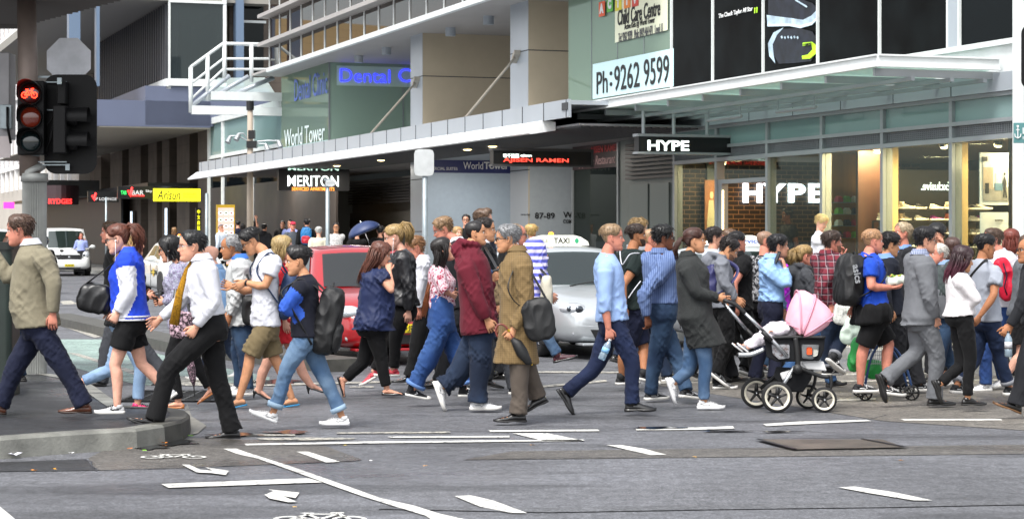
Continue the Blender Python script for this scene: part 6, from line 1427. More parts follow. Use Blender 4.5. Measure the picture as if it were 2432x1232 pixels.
def shelf(X, p0, p1, py, lab, seed):
 y0_, y1_ = ly(p0, X), ly(p1, X); z = lz(py, X, (y0_ + y1_) / 2)
 r = empty('shelf', K0, AZ, lab, 'shelf', 'shoe shelves behind the shop window'); b = MB(); b.box(X - .16, X + .14, y0_, y1_, z - .02, z); b.build('board', mat('shelf_black', '#1a1512', rough=.4), r)
 b = MB(); b.box(X - .16, X - .13, y0_, y0_ + .03, z - .25, z - .02); b.box(X - .16, X - .13, y1_ - .03, y1_, z - .25, z - .02); b.build('bracket', M_BLK, r)
 n_ = max(2, int((y1_ - y0_) / .21))
 for i in range(n_):
  y = y0_ + .08 + i * (y1_ - y0_ - .16) / max(1, n_ - 1); ci = (i * 5 + seed) % len(SC); rot = 75 + 12 * ((i * 7 + seed) % 4)
  if ci not in MEMO:
   smb = shoe_mesh('sneaker' if ci % 3 else 'hi', V((0, 0, .078)), V((1, 0, 0)), 0, .95, 1); MEMO[ci] = smb.build('display_shoe', [mat('shoe%d' % ci, SC[ci], rough=.5), mat('shoe_sole_w', '#e0dacc', rough=.5), mat('shoe_trim', '#8a8a8a', rough=.5)], smooth=True); o = MEMO[ci]
  else: o = MEMO[ci].copy(); COL.objects.link(o)
  o.location = S(X, y, z + .001); o.rotation_euler = (0, 0, AZ + R(rot)); tag(o, 'display sneaker standing on a lit shelf behind the shop window', 'shoe', 'sneakers on the shop shelves')
for i, q in enumerate((497, 524, 556, 588)):
 nmz = ('top', 'second', 'third', 'lowest')[i]
 shelf(XS, 2134, 2262, q, nmz + ' row of sneakers on the black shelf left of the window mullion', i * 3)
 shelf(lx(2290, Y0 + .3), 2300, 2336, q + 2, nmz + ' short row of sneakers beside the framed street poster', i * 3 + 5)
 if i: shelf(XS - .6, 2082, 2102, q, nmz + ' tiny row of shoes against the dark wood panel', i + 2)
for i in range(4):
 X = XG - 1.0; y0_, y1_ = ly(1980, X), ly(2040, X); z = lz(480 + i * 28, X, y0_); r = empty('glass_shelf', K0, AZ, ('top', 'second', 'third', 'lowest')[i] + ' glass shelf with small coloured goods on gold wood', 'shelf'); b = MB(); b.box(X - .15, X + .1, y0_, y1_, z - .01, z); b.build('board', G_AWN, r)
 for k_ in range(3): b = MB(); y = y0_ + .1 + k_ * .16; b.rings([[(X + u * .07, y + v * .05, z + w_) for u, v in ((-1, -1), (1, -1), (1, 1), (-1, 1))] for w_ in (0, .06)] + [[(X + u * .03, y + v * .03, z + .11) for u, v in ((-1, -1), (1, -1), (1, 1), (-1, 1))]]); b.build('goods', mat('goods%d' % ((i + k_) % 4), ('#c83a50', '#7ab83a', '#d8d0c0', '#303034')[(i + k_) % 4], rough=.5), r)
def cover(name, pts, m, label):
 P = [gnd(*p) for p in pts]; b = MB(); b.add([(p.x, p.y, .016) for p in P], [(0, 1, 2, 3)]); o = b.build(name, m); tag(o, label, 'cover')
 if o.data.polygons[0].normal.z < 0: o.data.flip_normals()
 return o
cover('service_cover', [(1798, 1047), (2095, 1047), (2150, 1066), (1890, 1071)], mat('rusty_cover', '#4b443c', rough=.5, var=.45, vs=2.5, bump=.3, bs=20), 'rusty brown square service cover set in the wet road')
for a_, c_ in (((1798, 1047), (2040, 1045)), ((1798, 1047), (1888, 1071)), ((2045, 1046), (2155, 1067))):
 p, q = gnd(*a_), gnd(*c_); d = (q - p).normalized(); nn = V((-d.y, d.x, 0)) * .02; b = MB(); b.add([(p + nn)[:2] + (.02,), (q + nn)[:2] + (.02,), (q - nn)[:2] + (.02,), (p - nn)[:2] + (.02,)], [(0, 1, 2, 3)]); o = b.build('cover_joint', M_BLK); o['kind'] = 'structure'
r = empty('drain_grate', gnd(330, 945), 0, 'black iron drain grate on the road behind the corner pavement', 'grate'); b = MB(); q0 = gnd(330, 945)
for i in range(9): y = (gnd(330, 955 - i * 3) - q0).y; b.box(-.1, .95, y, y + .045, .004, .02)
for i in range(8): b.box(-.1 + i * .148, -.07 + i * .148, (gnd(330, 955) - q0).y, (gnd(330, 929) - q0).y, .004, .018)
b.build('bars', M_BLK, r)
rl = random.Random(4)
for i, (px, py, c_, s2) in enumerate([(425, 1037, '#c8a020', 1.5), (430, 1043, '#6a8a20', 1.2), (390, 1057, '#c87820', 1), (342, 1076, '#6a9a30', 1), (308, 1071, '#c86a20', 1), (103, 1073, '#b8601c', 1), (59, 1080, '#5a4a20', 1.2), (80, 1124, '#c88030', 1), (128, 1119, '#c89020', .8), (452, 1040, '#5a8a28', 1.1), (2140, 1100, '#8a5a20', 1), (1265, 1062, '#b0803a', .9), (170, 1082, '#c8c8c8', 1), (35, 1088, '#b8b8c0', 2), (880, 1100, '#c8c8c8', .8), (820, 1063, '#b8a040', .8), (1010, 1112, '#a87a40', .7), (1650, 1090, '#9a7a40', .7), (700, 1210, '#a88850', .6)]):
 b = MB(); p = gnd(px, py); a0 = rl.random() * 6; n_ = 10; pts = [V((math.cos(a0 + 2 * math.pi * j / n_) * (.045 if j % 2 else .022), math.sin(a0 + 2 * math.pi * j / n_) * (.04 if j % 2 else .02), .01 + .018 * rl.random())) * s2 * .62 for j in range(n_)]
 b.add([(0, 0, .012)] + pts, [(0, j + 1, (j + 1) % n_ + 1) for j in range(n_)]); o = b.build('fallen_leaf', mat('leaf' + c_, c_, rough=.6), loc=(p.x, p.y, .012)); tag(o, 'small fallen leaf or scrap lying flat on the wet road', 'leaf', 'leaves and scraps on the road')
M_TYRE = mat('tyre_rubber', '#161617', rough=.8, bump=.1); M_RIM = mat('alloy_rim', '#9a9c9f', rough=.3, metal=.8); M_CARGL = glass('car_glass', '#5f6b68', .8, body=.05, bodyc='#5c6b68')
M_HL = mat('headlamp_clear', '#c9ced3', rough=.08, metal=.4, coat=1); M_CHR = mat('chrome', '#c5c7ca', rough=.15, metal=1); M_PLATE = mat('plate_yellow', '#d9c41c', rough=.4); M_PLK = mat('plastic_black', '#141415', rough=.55)
def car(name, label, cat, front, ang, paint, van=False, plate='', roof=None, side=None, group=None, boxy=0, beacon=False):
 L_ = 4.85 if not van else 5.1; hl = L_ / 2; d = V((math.cos(ang), math.sin(ang), 0)); c = V(front) - d * hl
 r = empty(name, (c.x, c.y, 0), ang, label, cat, group)
 if van: ST = [(-2.5, .35, 1.15, .84), (-2.46, .3, 1.2, .90), (-1.5, .25, 1.2, .95), (0, .25, 1.2, .96), (1.2, .25, 1.18, .96), (1.65, .25, 1.12, .95), (2.1, .25, 1.0, .92), (2.36, .27, .86, .86), (2.5, .32, .72, .74), (2.55, .38, .6, .6)]
 else: ST = [(-2.40, .35, .86, .70), (-2.33, .26, .98, .82), (-2.0, .22, 1.05, .88), (-1.2, .2, .99, .905), (0, .19, .97, .91), (.95, .2, .96, .905), (1.5, .2, .90 + .02 * boxy, .895), (1.95, .2, .82 + .03 * boxy, .86), (2.2, .21, .74 + .03 * boxy, .79), (2.35, .24, .64 + .02 * boxy, .68), (2.41, .30, .55, .55)]
 b = MB(); rr = []
 for x, zb, zt, w in ST:
  pf = [(0, zb), (w * .75, zb), (w * .96, zb + .06), (w, zb + .18), (w * 1.005, (zb + zt) / 2), (w * .985, zt - .12), (w * .93, zt - .035), (w * .7, zt + .005), (w * .35, zt + .025), (0, zt + .03)]
  rr.append([V((x, y, z)) for y, z in pf] + [V((x, -y, z)) for y, z in pf[-2:0:-1]])
 b.rings(rr); bo = b.build('body', paint, r, smooth=True); m_ = bo.modifiers.new('s', 'SUBSURF'); m_.levels = 2; m_.render_levels = 2
 if van: GB, GT, ZT, WB, WT = (1.75, -2.45), (1.0, -2.35), 1.93, .90, .78; ZBF, ZBR = 1.12, 1.18
 else: GB, GT, ZT, WB, WT = (1.12, -1.72), (.30, -.98), 1.43, .80, .60; ZBF, ZBR = .95, 1.02
 def top(u, v, e=0):                              # u 0..1 front to rear, v -1..1
  x = GT[0] + (GT[1] - GT[0]) * u + e * 0; x += .05 * (1 - v * v) * (1 - 2 * u); return V((x, WT * v, ZT + .035 * (1 - v * v) + .03 * math.sin(math.pi * u)))
 def base(u, v): x = GB[0] + (GB[1] - GB[0]) * u; x += .14 * (1 - v * v) * (1 - 2 * u); return V((x, WB * v, ZBF + (ZBR - ZBF) * u - .03))
 b = MB(); n = 8; m = 8; vs = []
 per = [(0, -1 + 2 * i / n) for i in range(n)] + [(i / m, 1) for i in range(m)] + [(1, 1 - 2 * i / n) for i in range(n)] + [(1 - i / m, -1) for i in range(m)]
 B_ = [base(*p) for p in per]; T_ = [top(*p) for p in per]; M1 = [(p.lerp(q, .9)) + V((0, 0, .012)) for p, q in zip(B_, T_)]
 cen = V(((GT[0] + GT[1]) / 2, 0, ZT)); b.rings([B_, M1, T_, [q.lerp(cen, .15) + V((0, 0, .02)) for q in T_]], False);
 g_ = 8; grid = [[top(i / g_, -1 + 2 * j / g_).lerp(cen, .13) + V((0, 0, .022)) for j in range(g_ + 1)] for i in range(g_ + 1)]; b.rings(grid, False, closed=False)
 b.build('roof', paint, r, smooth=True)
 def gpatch(nm, f, mt, nu=6, nv=4, off=.012):
  b = MB(); G = [[f(i / nu, j / nv) for i in range(nu + 1)] for j in range(nv + 1)]; b.rings(G, False, closed=False); o = b.build(nm, mt, r, smooth=True); return o
 o1 = V((.016, 0, .012))
 ws = gpatch('windscreen', lambda s_, t: base(0, (-.88 + 1.76 * s_)).lerp(top(0, (-.86 + 1.72 * s_)), .08 + .80 * t) + o1, M_CARGL, 8)
 gpatch('rear_window', lambda s_, t: base(1, (-.85 + 1.7 * s_)).lerp(top(1, (-.82 + 1.64 * s_)), .12 + .74 * t) + V((-.016, 0, .012)), M_CARGL, 8)
 for sg in (-1, 1):
  for k_, (u0, u1) in enumerate(((.13, .47), (.50, .84)) if not van else ((.10, .28), (.31, .62), (.65, .93))):
   ins = .05 if k_ == 0 else 0
   gpatch('side_window', lambda s_, t: base(u0 + (u1 - u0) * s_ , sg).lerp(top(max(u0 - ins * 0, 0) + (u1 - u0) * s_ * .9 + .03, sg), .14 + .70 * t) + V((0, .014 * sg, .004)), M_CARGL, 4)
  wz, wx = .325, (1.42, -1.42) if not van else (1.62, -1.55)
  for x in wx:
   y = (.80 if not van else .85) * sg; w = empty('wheel', (x, y, wz)); w.parent = r
   b = MB(); n_ = 28; prof = [(.10, .20), (.113, .24), (.113, .30), (.09, .325), (-.09, .325), (-.11, .30), (-.11, .2)]
   b.rings([[V((q * math.cos(t), p * sg, q * math.sin(t))) for t in [2 * math.pi * j / n_ for j in range(n_)]] for p, q in prof], False); b.build('tyre', M_TYRE, w, smooth=True)
   b = MB(); b.rings([[V((q * math.cos(t), p * sg, q * math.sin(t))) for t in [2 * math.pi * j / n_ for j in range(n_)]] for p, q in ((.10, .215), (.06, .20), (.05, .05), (.08, .04), (.08, .001))], False)
   for k_ in range(7): t = 2 * math.pi * k_ / 7; b.tube([(.04 * math.cos(t), .082 * sg, .04 * math.sin(t)), (.2 * math.cos(t), .095 * sg, .2 * math.sin(t))], [.03, .022], 6, flat=.6)
   b.build('rim', M_RIM, w, smooth=False)
   b = MB(); b.rings([[V((x + .385 * math.cos(t), ((.915 if not van else .965) + dy) * sg, wz + .385 * math.sin(t))) for t in [math.pi * (-.12 + 1.24 * j / 18) for j in range(19)]] + [V((x + .0, ((.915 if not van else .965) + dy) * sg, wz - .1))] for dy in (-.2, .004)], True); b.build('wheel_arch', M_PLK, r)
  b = MB(); mxx = GB[0] - .32; mz = ZBF + .08; b.ball((mxx, (WB + .2) * sg, mz), (.07, .12, .085), 8); b.tube([(mxx - .02, (WB) * sg, mz - .05), (mxx, (WB + .14) * sg, mz - .02)], .03, 6); b.build('mirror', paint, r, smooth=True)
  b = MB()
  if van: b.ball((2.28, .70 * sg, .86), (.14, .16, .17), 10)
  else: b.add([], []); b.ball((2.12 + .03 * boxy, (.64) * sg, .665), (.20, .17, .085 + .01 * boxy), 10, M=Matrix.Rotation(R(-28 * sg), 3, 'Z'))
  hl_ = b.build('headlight', M_HL, r, smooth=True); b = MB(); b.ball((2.30 if not van else 2.40, .62 * sg, .665 if not van else .86), (.03, .055, .05), 8); b.ball((2.24 if not van else 2.38, .73 * sg, .67 if not van else .80), (.03, .045, .04), 8); b.build('lamp_bulb', mat('lamp_reflector', '#5b6066', rough=.1, metal=.9), hl_, smooth=True)
  b = MB(); b.ball((2.26, .66 * sg, .36), (.05, .06, .06), 8); b.build('fog_lamp', M_HL, r, smooth=True)
  b = MB(); b.box(-.3, -.1, (.915) * sg, (.935) * sg, .86, .89); b.box(.75, .95, (.915) * sg, (.935) * sg, .86, .89) if not van else None; b.build('door_handle', paint, r)
  b = MB()
  for x in (1.02, .02, -.95): b.box(x, x + .008, .905 * sg, (.918 if not van else .965) * sg, .3, .93)
  b.build('door_seam', M_PLK, r)
 b = MB(); W_ = .34 if not van else .55; z0, z1 = (.60, .70) if not van else (.68, .88); xf = 2.43 if not van else 2.52
 b.prism([(-W_, z1), (W_, z1), (W_ * .85, z0), (-W_ * .85, z0)], xf - .14, xf - .015 if not van else xf - .0, 'x'); gr = b.build('grille', M_PLK, r, bev=.008)
 b = MB()
 for k_ in range(3): z = z0 + .02 + (z1 - z0 - .03) * k_ / 2; b.box(xf - .02, xf - .004 if not van else xf + .012, -W_ * .9, W_ * .9, z - .006, z + .006)
 b.ball((xf + (.0 if not van else .02), 0, (z0 + z1) / 2), (.012, .055, .04), 8); b.build('chrome_bar', M_CHR, gr, smooth=False)
 b = MB(); b.prism([(-.50, .40), (.50, .40), (.42, .27), (-.42, .27)], 2.26, 2.405 if not van else 2.52, 'x'); b.build('lower_intake', M_PLK, r, bev=.01)
 b = MB(); b.box(2.15, 2.43, -.62, .62, .19, .225); b.build('bumper_lip', paint if not van else M_PLK, r, bev=.01)
 b = MB(); xq = 2.44 if not van else 2.57; zq = .47 if not van else .44; b.box(xq - .02, xq, -.186, .186, zq - .053, zq + .053); pl = b.build('number_plate', M_PLATE, r, bev=.003)
 if plate:
  me = text_mesh(plate, .075, bold=.0015, ext=.001); me.name = 'plate_lettering'; me.materials.clear(); me.materials.append(M_INK); o = bpy.data.objects.new('plate_lettering', me); COL.objects.link(o); o.parent = pl; o.location = (xq + .003, 0, zq + .008); o.rotation_euler = RP
  me = text_mesh('NEW SOUTH WALES', .022, ext=.001); me.materials.clear(); me.materials.append(M_INK); me.name = 'plate_small_lettering'; o = bpy.data.objects.new('plate_small_lettering', me); COL.objects.link(o); o.parent = pl; o.location = (xq + .003, 0, zq - .038); o.rotation_euler = RP
 b = MB()
 for y0_, a_ in ((-.45, .5), (.15, .5)): p = base(0, y0_) + V((.05, 0, .03)); q = base(0, y0_ + a_).lerp(top(0, y0_ + a_), .12) + V((.04, 0, .02)); b.tube([p, q], .009, 5)
 b.build('wiper', M_PLK, r)
 b = MB(); b.box(GT[0] - .35, GT[0] - .25, -.12, .12, ZT - .12, ZT - .06); b.build('rear_view_mirror', M_PLK, r)
 for y in (.36, -.36):
  b = MB(); sx_ = .05 if not van else .9
  b.prism([(-.24, .50), (-.25, 1.0), (-.19, 1.06), (.19, 1.06), (.25, 1.0), (.24, .5)], sx_ - .35, sx_ - .22, 'x', M=Matrix.Translation((0, y, 0)) ); b.prism([(-.12, 1.08), (-.13, 1.24), (.13, 1.24), (.12, 1.08)], sx_ - .33, sx_ - .24, 'x', M=Matrix.Translation((0, y, 0))); b.build('seat', M_PLK, r, bev=.02)
 if roof:
  b = MB(); zr = ZT + .06; x_ = -.15
  b.prism([(-.47, 0), (.47, 0), (.45, .06), (.34, .125), (.24, .15), (-.24, .15), (-.34, .125), (-.45, .06)], x_ - .06, x_ + .06, 'x', M=Matrix.Translation((0, 0, zr))); rs = b.build('roof_sign', mat('roof_sign_white', '#dcdccf', rough=.4, em=.25), r, bev=.012)
  b = MB(); b.box(x_ - .08, x_ + .08, -.48, .48, zr - .03, zr - .001); b.build('sign_base', M_PLK, rs)
  for (t, y0_, w_, m_, dz, hh_) in roof:
   me = text_mesh(t, hh_, bold=.002, ext=.002); me.name = 'lettering'; me.materials.clear(); me.materials.append(m_); o = bpy.data.objects.new('lettering', me); COL.objects.link(o); o.parent = rs; o.location = (x_ + .066, y0_, zr + dz); o.rotation_euler = RP
   xs = [v.co.x for v in me.vertices];
   if xs and w_: k_ = w_ / (max(xs) - min(xs)); [setattr(v.co, 'x', v.co.x * k_) for v in me.vertices]
  if beacon: b = MB(); b.ball((x_, -.1, zr + .17), (.03, .04, .03), 6); b.build('beacon', em('beacon_orange', '#ff7a20', 3), rs, smooth=True)
 if side:
  sgn = -1
  b = MB(); b.box(.1, .95, -.925, -.918, .62, .72); b.build('side_band', mat('band_black', '#1c2420', rough=.4), r)
  b = MB(); b.prism([(.52 + .10 * math.cos(2 * math.pi * j / 16) * (1 if j % 2 else 1.2), .67 + .10 * math.sin(2 * math.pi * j / 16) * (1 if j % 2 else 1.2)) for j in range(16)], -.932, -.926, 'y'); b.build('side_emblem', mat('emblem_gold', '#c9a41c', rough=.4), r)
  me = text_mesh(side, .06, bold=.001, ext=.001); me.name = 'lettering'; me.materials.clear(); me.materials.append(mat('band_text', '#d8c860')); o = bpy.data.objects.new('lettering', me); COL.objects.link(o); o.parent = r; o.location = (.52, -.936, .67); o.rotation_euler = (R(90), 0, 0)
 return r
P_RED = mat('red_paint', '#98131b', rough=.28, coat=.8, spec=.5); P_SILV = mat('silver_paint', '#aeb3b6', rough=.3, metal=.35, coat=.8); P_WHT = mat('white_paint', '#d6d8d6', rough=.3, coat=.8)
T_BLUE = mat('taxi_text_blue', '#3a5aa8'); T_BLK = mat('taxi_text_black', '#1c1c1c'); T_GRN = mat('taxi_logo_green', '#2a9a6a'); T_FAINT = mat('taxi_text_faint', '#a9a994')
def fr(px, D): return ((px - CX) * D / F, D, 0)
car('red_car', 'red sedan with yellow number plate waiting behind the crossing', 'car', fr(958, 26.4), AZ, P_RED, plate='AV·86·JD', boxy=1)
car('taxi', 'silver taxi with lit roof sign waiting behind the hooded girl and tan coat', 'taxi', fr(1488, 27.8), AZ, P_SILV, plate='T·3468', roof=[('TAXI', .04, .24, T_BLK, .07, .11), ('APPLE', -.27, .2, T_FAINT, .07, .07), ('●', .27, .06, T_GRN, .065, .09)], beacon=True)
car('taxi', 'white silver service taxi with blue roof lettering at the right behind the pram', 'taxi', fr(1908, 28.2), AZ - R(5), mat('silver_paint_light', '#b9bdbf', rough=.3, metal=.25, coat=.8), plate='TC·921', roof=[('Silver Service', 0, .74, T_BLUE, .065, .10)])
car('taxi', 'white taxi with side emblem turning at the left behind the man in the tie', 'taxi', fr(478, 55), AZ, P_WHT, roof=[('TAXI', 0, .3, T_BLK, .07, .11)], side='Taxis Combined Services', beacon=True)
car('van', 'white passenger van far up the street beyond the phone caller', 'van', fr(165, 86.5), AZ, P_WHT, van=True, plate='BU·85·ND')
car('van', 'white van cut off by the left picture edge in the far street', 'van', fr(-12, 95), AZ, mat('white_paint_b', '#cfd3d6', rough=.3, coat=.8), van=True, plate='CK·20·TL')
def cm(n, c, **k): k.setdefault('rough', .85); k.setdefault('var', .12); k.setdefault('vs', 5); k.setdefault('bump', .12); k.setdefault('bs', 220); k.setdefault('crease', .3); k.setdefault('sheen', .03); k.setdefault('spec', .25); return mat('cloth_' + n, c, **k)
K_NAVY = cm('navy', '#12172c'); K_BLK = cm('black', '#0b0b0d'); K_CHAR = cm('charcoal', '#1b1c20'); K_WHT = cm('white', '#c4c5cc'); K_GREY = cm('grey', '#7c7e84'); K_DGREY = cm('dark_grey', '#3c3e43')
K_JEAN = cm('jeans', '#22344e', pat='denim', col2='#47627f'); K_DJEAN = cm('dark_jeans', '#192336', pat='denim', col2='#2b3c55'); K_LJEAN = cm('light_jeans', '#446184', pat='denim', col2='#829ab0'); K_VLJ = cm('pale_jeans', '#7690b0', pat='denim', col2='#9db6d0'); K_XJ = cm('indigo', '#14203a', pat='denim', col2='#20304c')
S_BLK = mat('leather_black', '#131212', rough=.3, coat=.3); S_BRN = mat('leather_brown', '#5c3320', rough=.35, coat=.3); S_WHT = mat('shoe_white', '#d4d4d4', rough=.5); S_SOLE = mat('sole_white', '#cfcdc8', rough=.6); S_GRY = mat('shoe_grey', '#a5a6a8', rough=.6); S_CANV = mat('canvas_black', '#1a1b1e', rough=.8); S_BURG = mat('leather_burgundy', '#4a1420', rough=.25, coat=.5)
M_BELT = mat('belt_black', '#0f0e0e', rough=.4)
GZ = ('glasses', M_BLKFR); GW = ('glasses', M_WIRE); CR = 'pedestrians walking over the crossing'
WIRE = ('wire', mat('earphone_white', '#dcdcdc'))
PP = {}
def p_(key, **k): PP[key] = person(grp=k.pop('grp', CR), **k)
p_('sweater', label='man in olive grey knitted sweater, navy trousers and brown shoes stepping onto the corner pavement', c=1, gy=988, k=.15, yaw=180, sk='r', hd=(92, 140), hp=-6, hr=0, N=(150, 205), P=(190, 600), an=(262, 400, 258, 545, 0, 215, 280), af=(40, 380, -25, 240), ln=(310, 800, 408, 985, 0), lf=(75, 800, -2, 985, 12), g=1.12, belly=.07, hs=1.06,
   hc='#4d382c', hair={'k': 'short', 't': .04, 'top': .05, 'q': .14, 'quiff': .5}, top=('knit', cm('olive_knit', '#77715f', bump=.35, bs=90), {'col': K_WHT, 'e': .028, 'hem': -.02}), bot=('suit', K_NAVY), sh=('dress', S_BRN, mat('sole_brown', '#2c1c14')), cn=.5)
p_('tancoat', label='person in tan coat and blue jeans mostly hidden behind the man in the knitted sweater', c=1, gy=915, k=.15, yaw=165, sk='l', hd=(58, 222), N=(62, 290), P=(60, 560), st=.05, fem=1, hc='#4a2c1c', hair={'k': 'bob', 't': .05}, top=('coat', cm('tan', '#8a6c3e'), {'hem': -.08, 'e': .035}), bot=('jeans', K_JEAN), sh=('sneaker', S_BLK))
p_('varsity', label='woman in blue varsity jacket with white sleeves, black shorts and glasses', c=1, gy=993, k=.15, yaw=182, fem=1, sk='p', hd=(572, 180), hp=-14, N=(628, 245), P=(632, 592), an=(628, 440, 572, 540, .02, 612, 300), af=(575, 420, 548, 530), wo=.16, ln=(560, 795, 572, 992, 0), lf=(690, 790, 815, 925, -35), cn=1.4, cf=1.4,
   hc='#5c3020', hair={'k': 'pony', 't': .035, 'pz': .26, 'w': .30, 'n': 110}, hl=(672, 262), top=('jacket', cm('varsity_blue', '#1b3bb0'), {'m2': K_WHT, 'hem': .06, 'hemc': K_WHT, 'col': cm('varsity_collar', '#2b4ec8'), 'e': .03}), bot=('shorts', K_BLK, {'end': .30}), sh=('sneaker', S_GRY, S_SOLE, S_CANV), extra=[GZ, WIRE])
p_('palejeans', label='person in pale blue jeans and pink shoes hidden behind the varsity jacket woman', c=1, gy=975, k=.0, yaw=0, fem=1, sk='l', hd=(652, 205), N=(628, 270), P=(610, 585), an=(650, 480, 718, 462), af=(640, 470, 712, 455), wo=.1, ln=(690, 800, 672, 985, 0), lf=(545, 815, 390, 880, -72), hc='#a8885a', hair={'k': 'long', 't': .04, 'w': .3}, hl=(560, 290), top=('jacket', K_BLK), bot=('slim', K_VLJ, {'end': .93}), sh=('sneaker', mat('shoe_pink', '#c81e60', rough=.5), S_SOLE, S_CANV), cn=.9)
p_('greytrousers', label='man with brown hair in black jacket and grey trousers behind the varsity jacket woman', c=1, gy=916, yaw=180, sk='r', hd=(535, 150), N=(570, 205), P=(590, 540), ln=(520, 730, 492, 872, 8), lf=(700, 720, 800, 830, -30), hc='#43301f', hair={'k': 'short', 't': .05, 'top': .05}, top=('jacket', K_BLK), bot=('suit', K_DGREY), sh=('dress', S_BLK))
p_('bob', label='woman with black bob and glasses in pastel woven jacket holding her phone', c=2, gy=976, yaw=182, fem=1, sk='l', hd=(215, 195), hp=-14, N=(268, 262), P=(290, 600), an=(258, 445, 190, 458), af=(225, 440, 170, 455), wo=.07, ln=(222, 760, 262, 962, 0), lf=(350, 780, 425, 890, -35), cn=.8, cf=.8, hc='#100e0f', hair={'k': 'bob', 't': .065, 'top': .02, 'w': .33, 'de': .34}, hl=(255, 262),
   top=('jacket', cm('pastel_boucle', '#9b9fae', pat='fleck', col2='#6b4f7c', var=.4, vs=60, bump=.5), {'hem': .02}), bot=('slim', K_BLK), sh=('flat', mat('shoe_tan', '#a0602c', rough=.4)), extra=[GZ, WIRE])
p_('tie', label='man in white shirt with gold tie striding down off the kerb', c=2, gy=1044, yaw=190, hy=8, sk='l', hd=(325, 182), hp=-2, N=(378, 245), P=(425, 600), an=(448, 455, 352, 585, 0, 405, 300), af=(262, 478, 170, 545), ln=(212, 795, 142, 1048, 18), lf=(455, 830, 532, 1105, 0), cn=1.3, cf=.6, hs=1.04, g=1.05, hc='#131314', hair={'k': 'short', 't': .04, 'top': .05, 'q': .13, 'nt': 420},
   top=('shirt', K_WHT, {'col': K_WHT, 'hem': .2, 'e': .02}), bot=('suit', K_BLK, {'b': M_BELT}), sh=('dress', S_BLK), extra=[GW, ('tie', cm('gold_tie', '#a87a1c', pat='fleck', col2='#6f4e10'), (240, 575))])
p_('bald', label='bald man in denim blue jacket behind the man with the gold tie', c=2, gy=905, yaw=180, sk='p', hd=(418, 230), N=(455, 290), P=(480, 560), st=.2, hc='#9a9a9a', hair={'k': 'none'}, top=('jacket', cm('denim_jacket', '#7393b8'), {'col': cm('denim_jacket', '')}), bot=('jeans', K_DJEAN), sh=('sneaker', S_WHT, S_SOLE), extra=[GW])
p_('greyhair', label='older man with fluffy grey hair in a silver windbreaker and blue jeans', c=2, gy=947, yaw=190, sk='t', hd=(522, 188), hp=-8, N=(572, 240), P=(590, 590), an=(575, 420, 522, 530), ln=(598, 745, 608, 895, 0), lf=(565, 740, 575, 880, 0), g=1.08, hc='#8d8d8e', hair={'k': 'bald', 't': .06, 'top': .03, 'q': .16, 'lift': .4, 'nt': 420}, top=('jacket', cm('windbreaker', '#aeb0b0', rough=.5), {'hem': .04, 'col': cm('collar_blue', '#3f6fc0'), 'e': .035, 'fold': .014}), bot=('jeans', K_JEAN), sh=('sneaker', S_WHT, S_SOLE))
p_('whitetee', label='young man in white tee and khaki shorts looking down at his hands', c=2, gy=968, yaw=185, sk='a', hd=(628, 158), hp=-32, N=(705, 210), P=(702, 590), an=(698, 385, 600, 362, 0, 748, 262), af=(615, 412, 540, 385), wo=.1, ln=(622, 735, 568, 948, -12), lf=(745, 740, 835, 945, -8), cn=.5, cf=.7, hnd={'d': (-.9, 0, -.45)}, hnf={'d': (-.8, 0, .3)},
   hc='#141314', hair={'k': 'fade', 't': .04, 'top': .07, 'q': .13, 'quiff': .5}, top=('tee', K_WHT, {'hem': .02, 'loose': .8}), bot=('shorts', cm('khaki', '#6f6248'), {'end': .47}), sh=('sandal', mat('strap_blue', '#1a5a8a'), mat('sole_blue', '#1878a8')), extra=[GZ, ('watch', M_BLKFR, 'n')])
p_('raglan', label='young man with folded arms in blue and black sweater, faded jeans and white shoes', c=2, gy=1019, yaw=182, sk='a', hd=(862, 258), hp=-6, N=(902, 330), P=(905, 645), an=(792, 490, 858, 522, .04, 872, 400), af=(800, 480, 840, 510), wo=.08, ln=(812, 790, 738, 1022, 22), lf=(988, 820, 1088, 1040, 0), cn=1.2, cf=1.2, hs=1.02, hc='#171415', hair={'k': 'fade', 't': .035, 'top': .08, 'q': .13, 'quiff': .7, 'comb': (0, -.9, .1)},
   top=('knit', cm('navy_knit', '#10121e'), {'m2': cm('royal_knit', '#2f55b0'), 'hem': .02, 'loose': .7}), bot=('jeans', K_LJEAN, {'cuff': cm('cuff_denim', '#8ba2b6'), 'end': .93}), sh=('sneaker', S_WHT, S_WHT, S_WHT))
p_('reddress', label='blonde woman in red dress and black high heels facing right', c=2, gy=958, yaw=0, fem=1, sk='p', hd=(792, 190), N=(770, 268), P=(792, 590), an=(770, 430, 800, 560), ln=(700, 790, 668, 915, -8), lf=(880, 790, 938, 890, 5), hc='#9c8558', hair={'k': 'long', 't': .06, 'w': .36, 'n': 120}, hl=(760, 345), top=('fit', cm('red_dress', '#b8242e'), {'hem': .1, 'sl': .3, 'name': 'dress_bodice'}), bot=('skirt', cm('red_dress', ''), {'hem': (795, 668)}), sh=('heel', S_BLK))
p_('navytop', label='woman with long wavy auburn hair in navy blouse and black leggings', c=3, gy=943, yaw=2, fem=1, sk='l', g=1.38, belly=.03, hd=(228, 268), hp=-15, N=(198, 335), P=(190, 640), an=(282, 455, 268, 350, .0, 232, 385), af=(270, 440, 268, 345), wo=.08, ln=(228, 800, 258, 958, 0), lf=(135, 822, 38, 915, -72), cn=.7, cf=.7, hc='#5a3224', hair={'k': 'long', 't': .075, 'top': .03, 'w': .52, 'de': .42, 'n': 150}, hl=(118, 425),
   top=('tank', cm('navy_blouse', '#1d2748', rough=.6), {'sl': .16, 'hb': (185, 655, 118), 'loose': .8, 'fold': .012}), bot=('legging', K_BLK), sh=('flat', S_BLK))
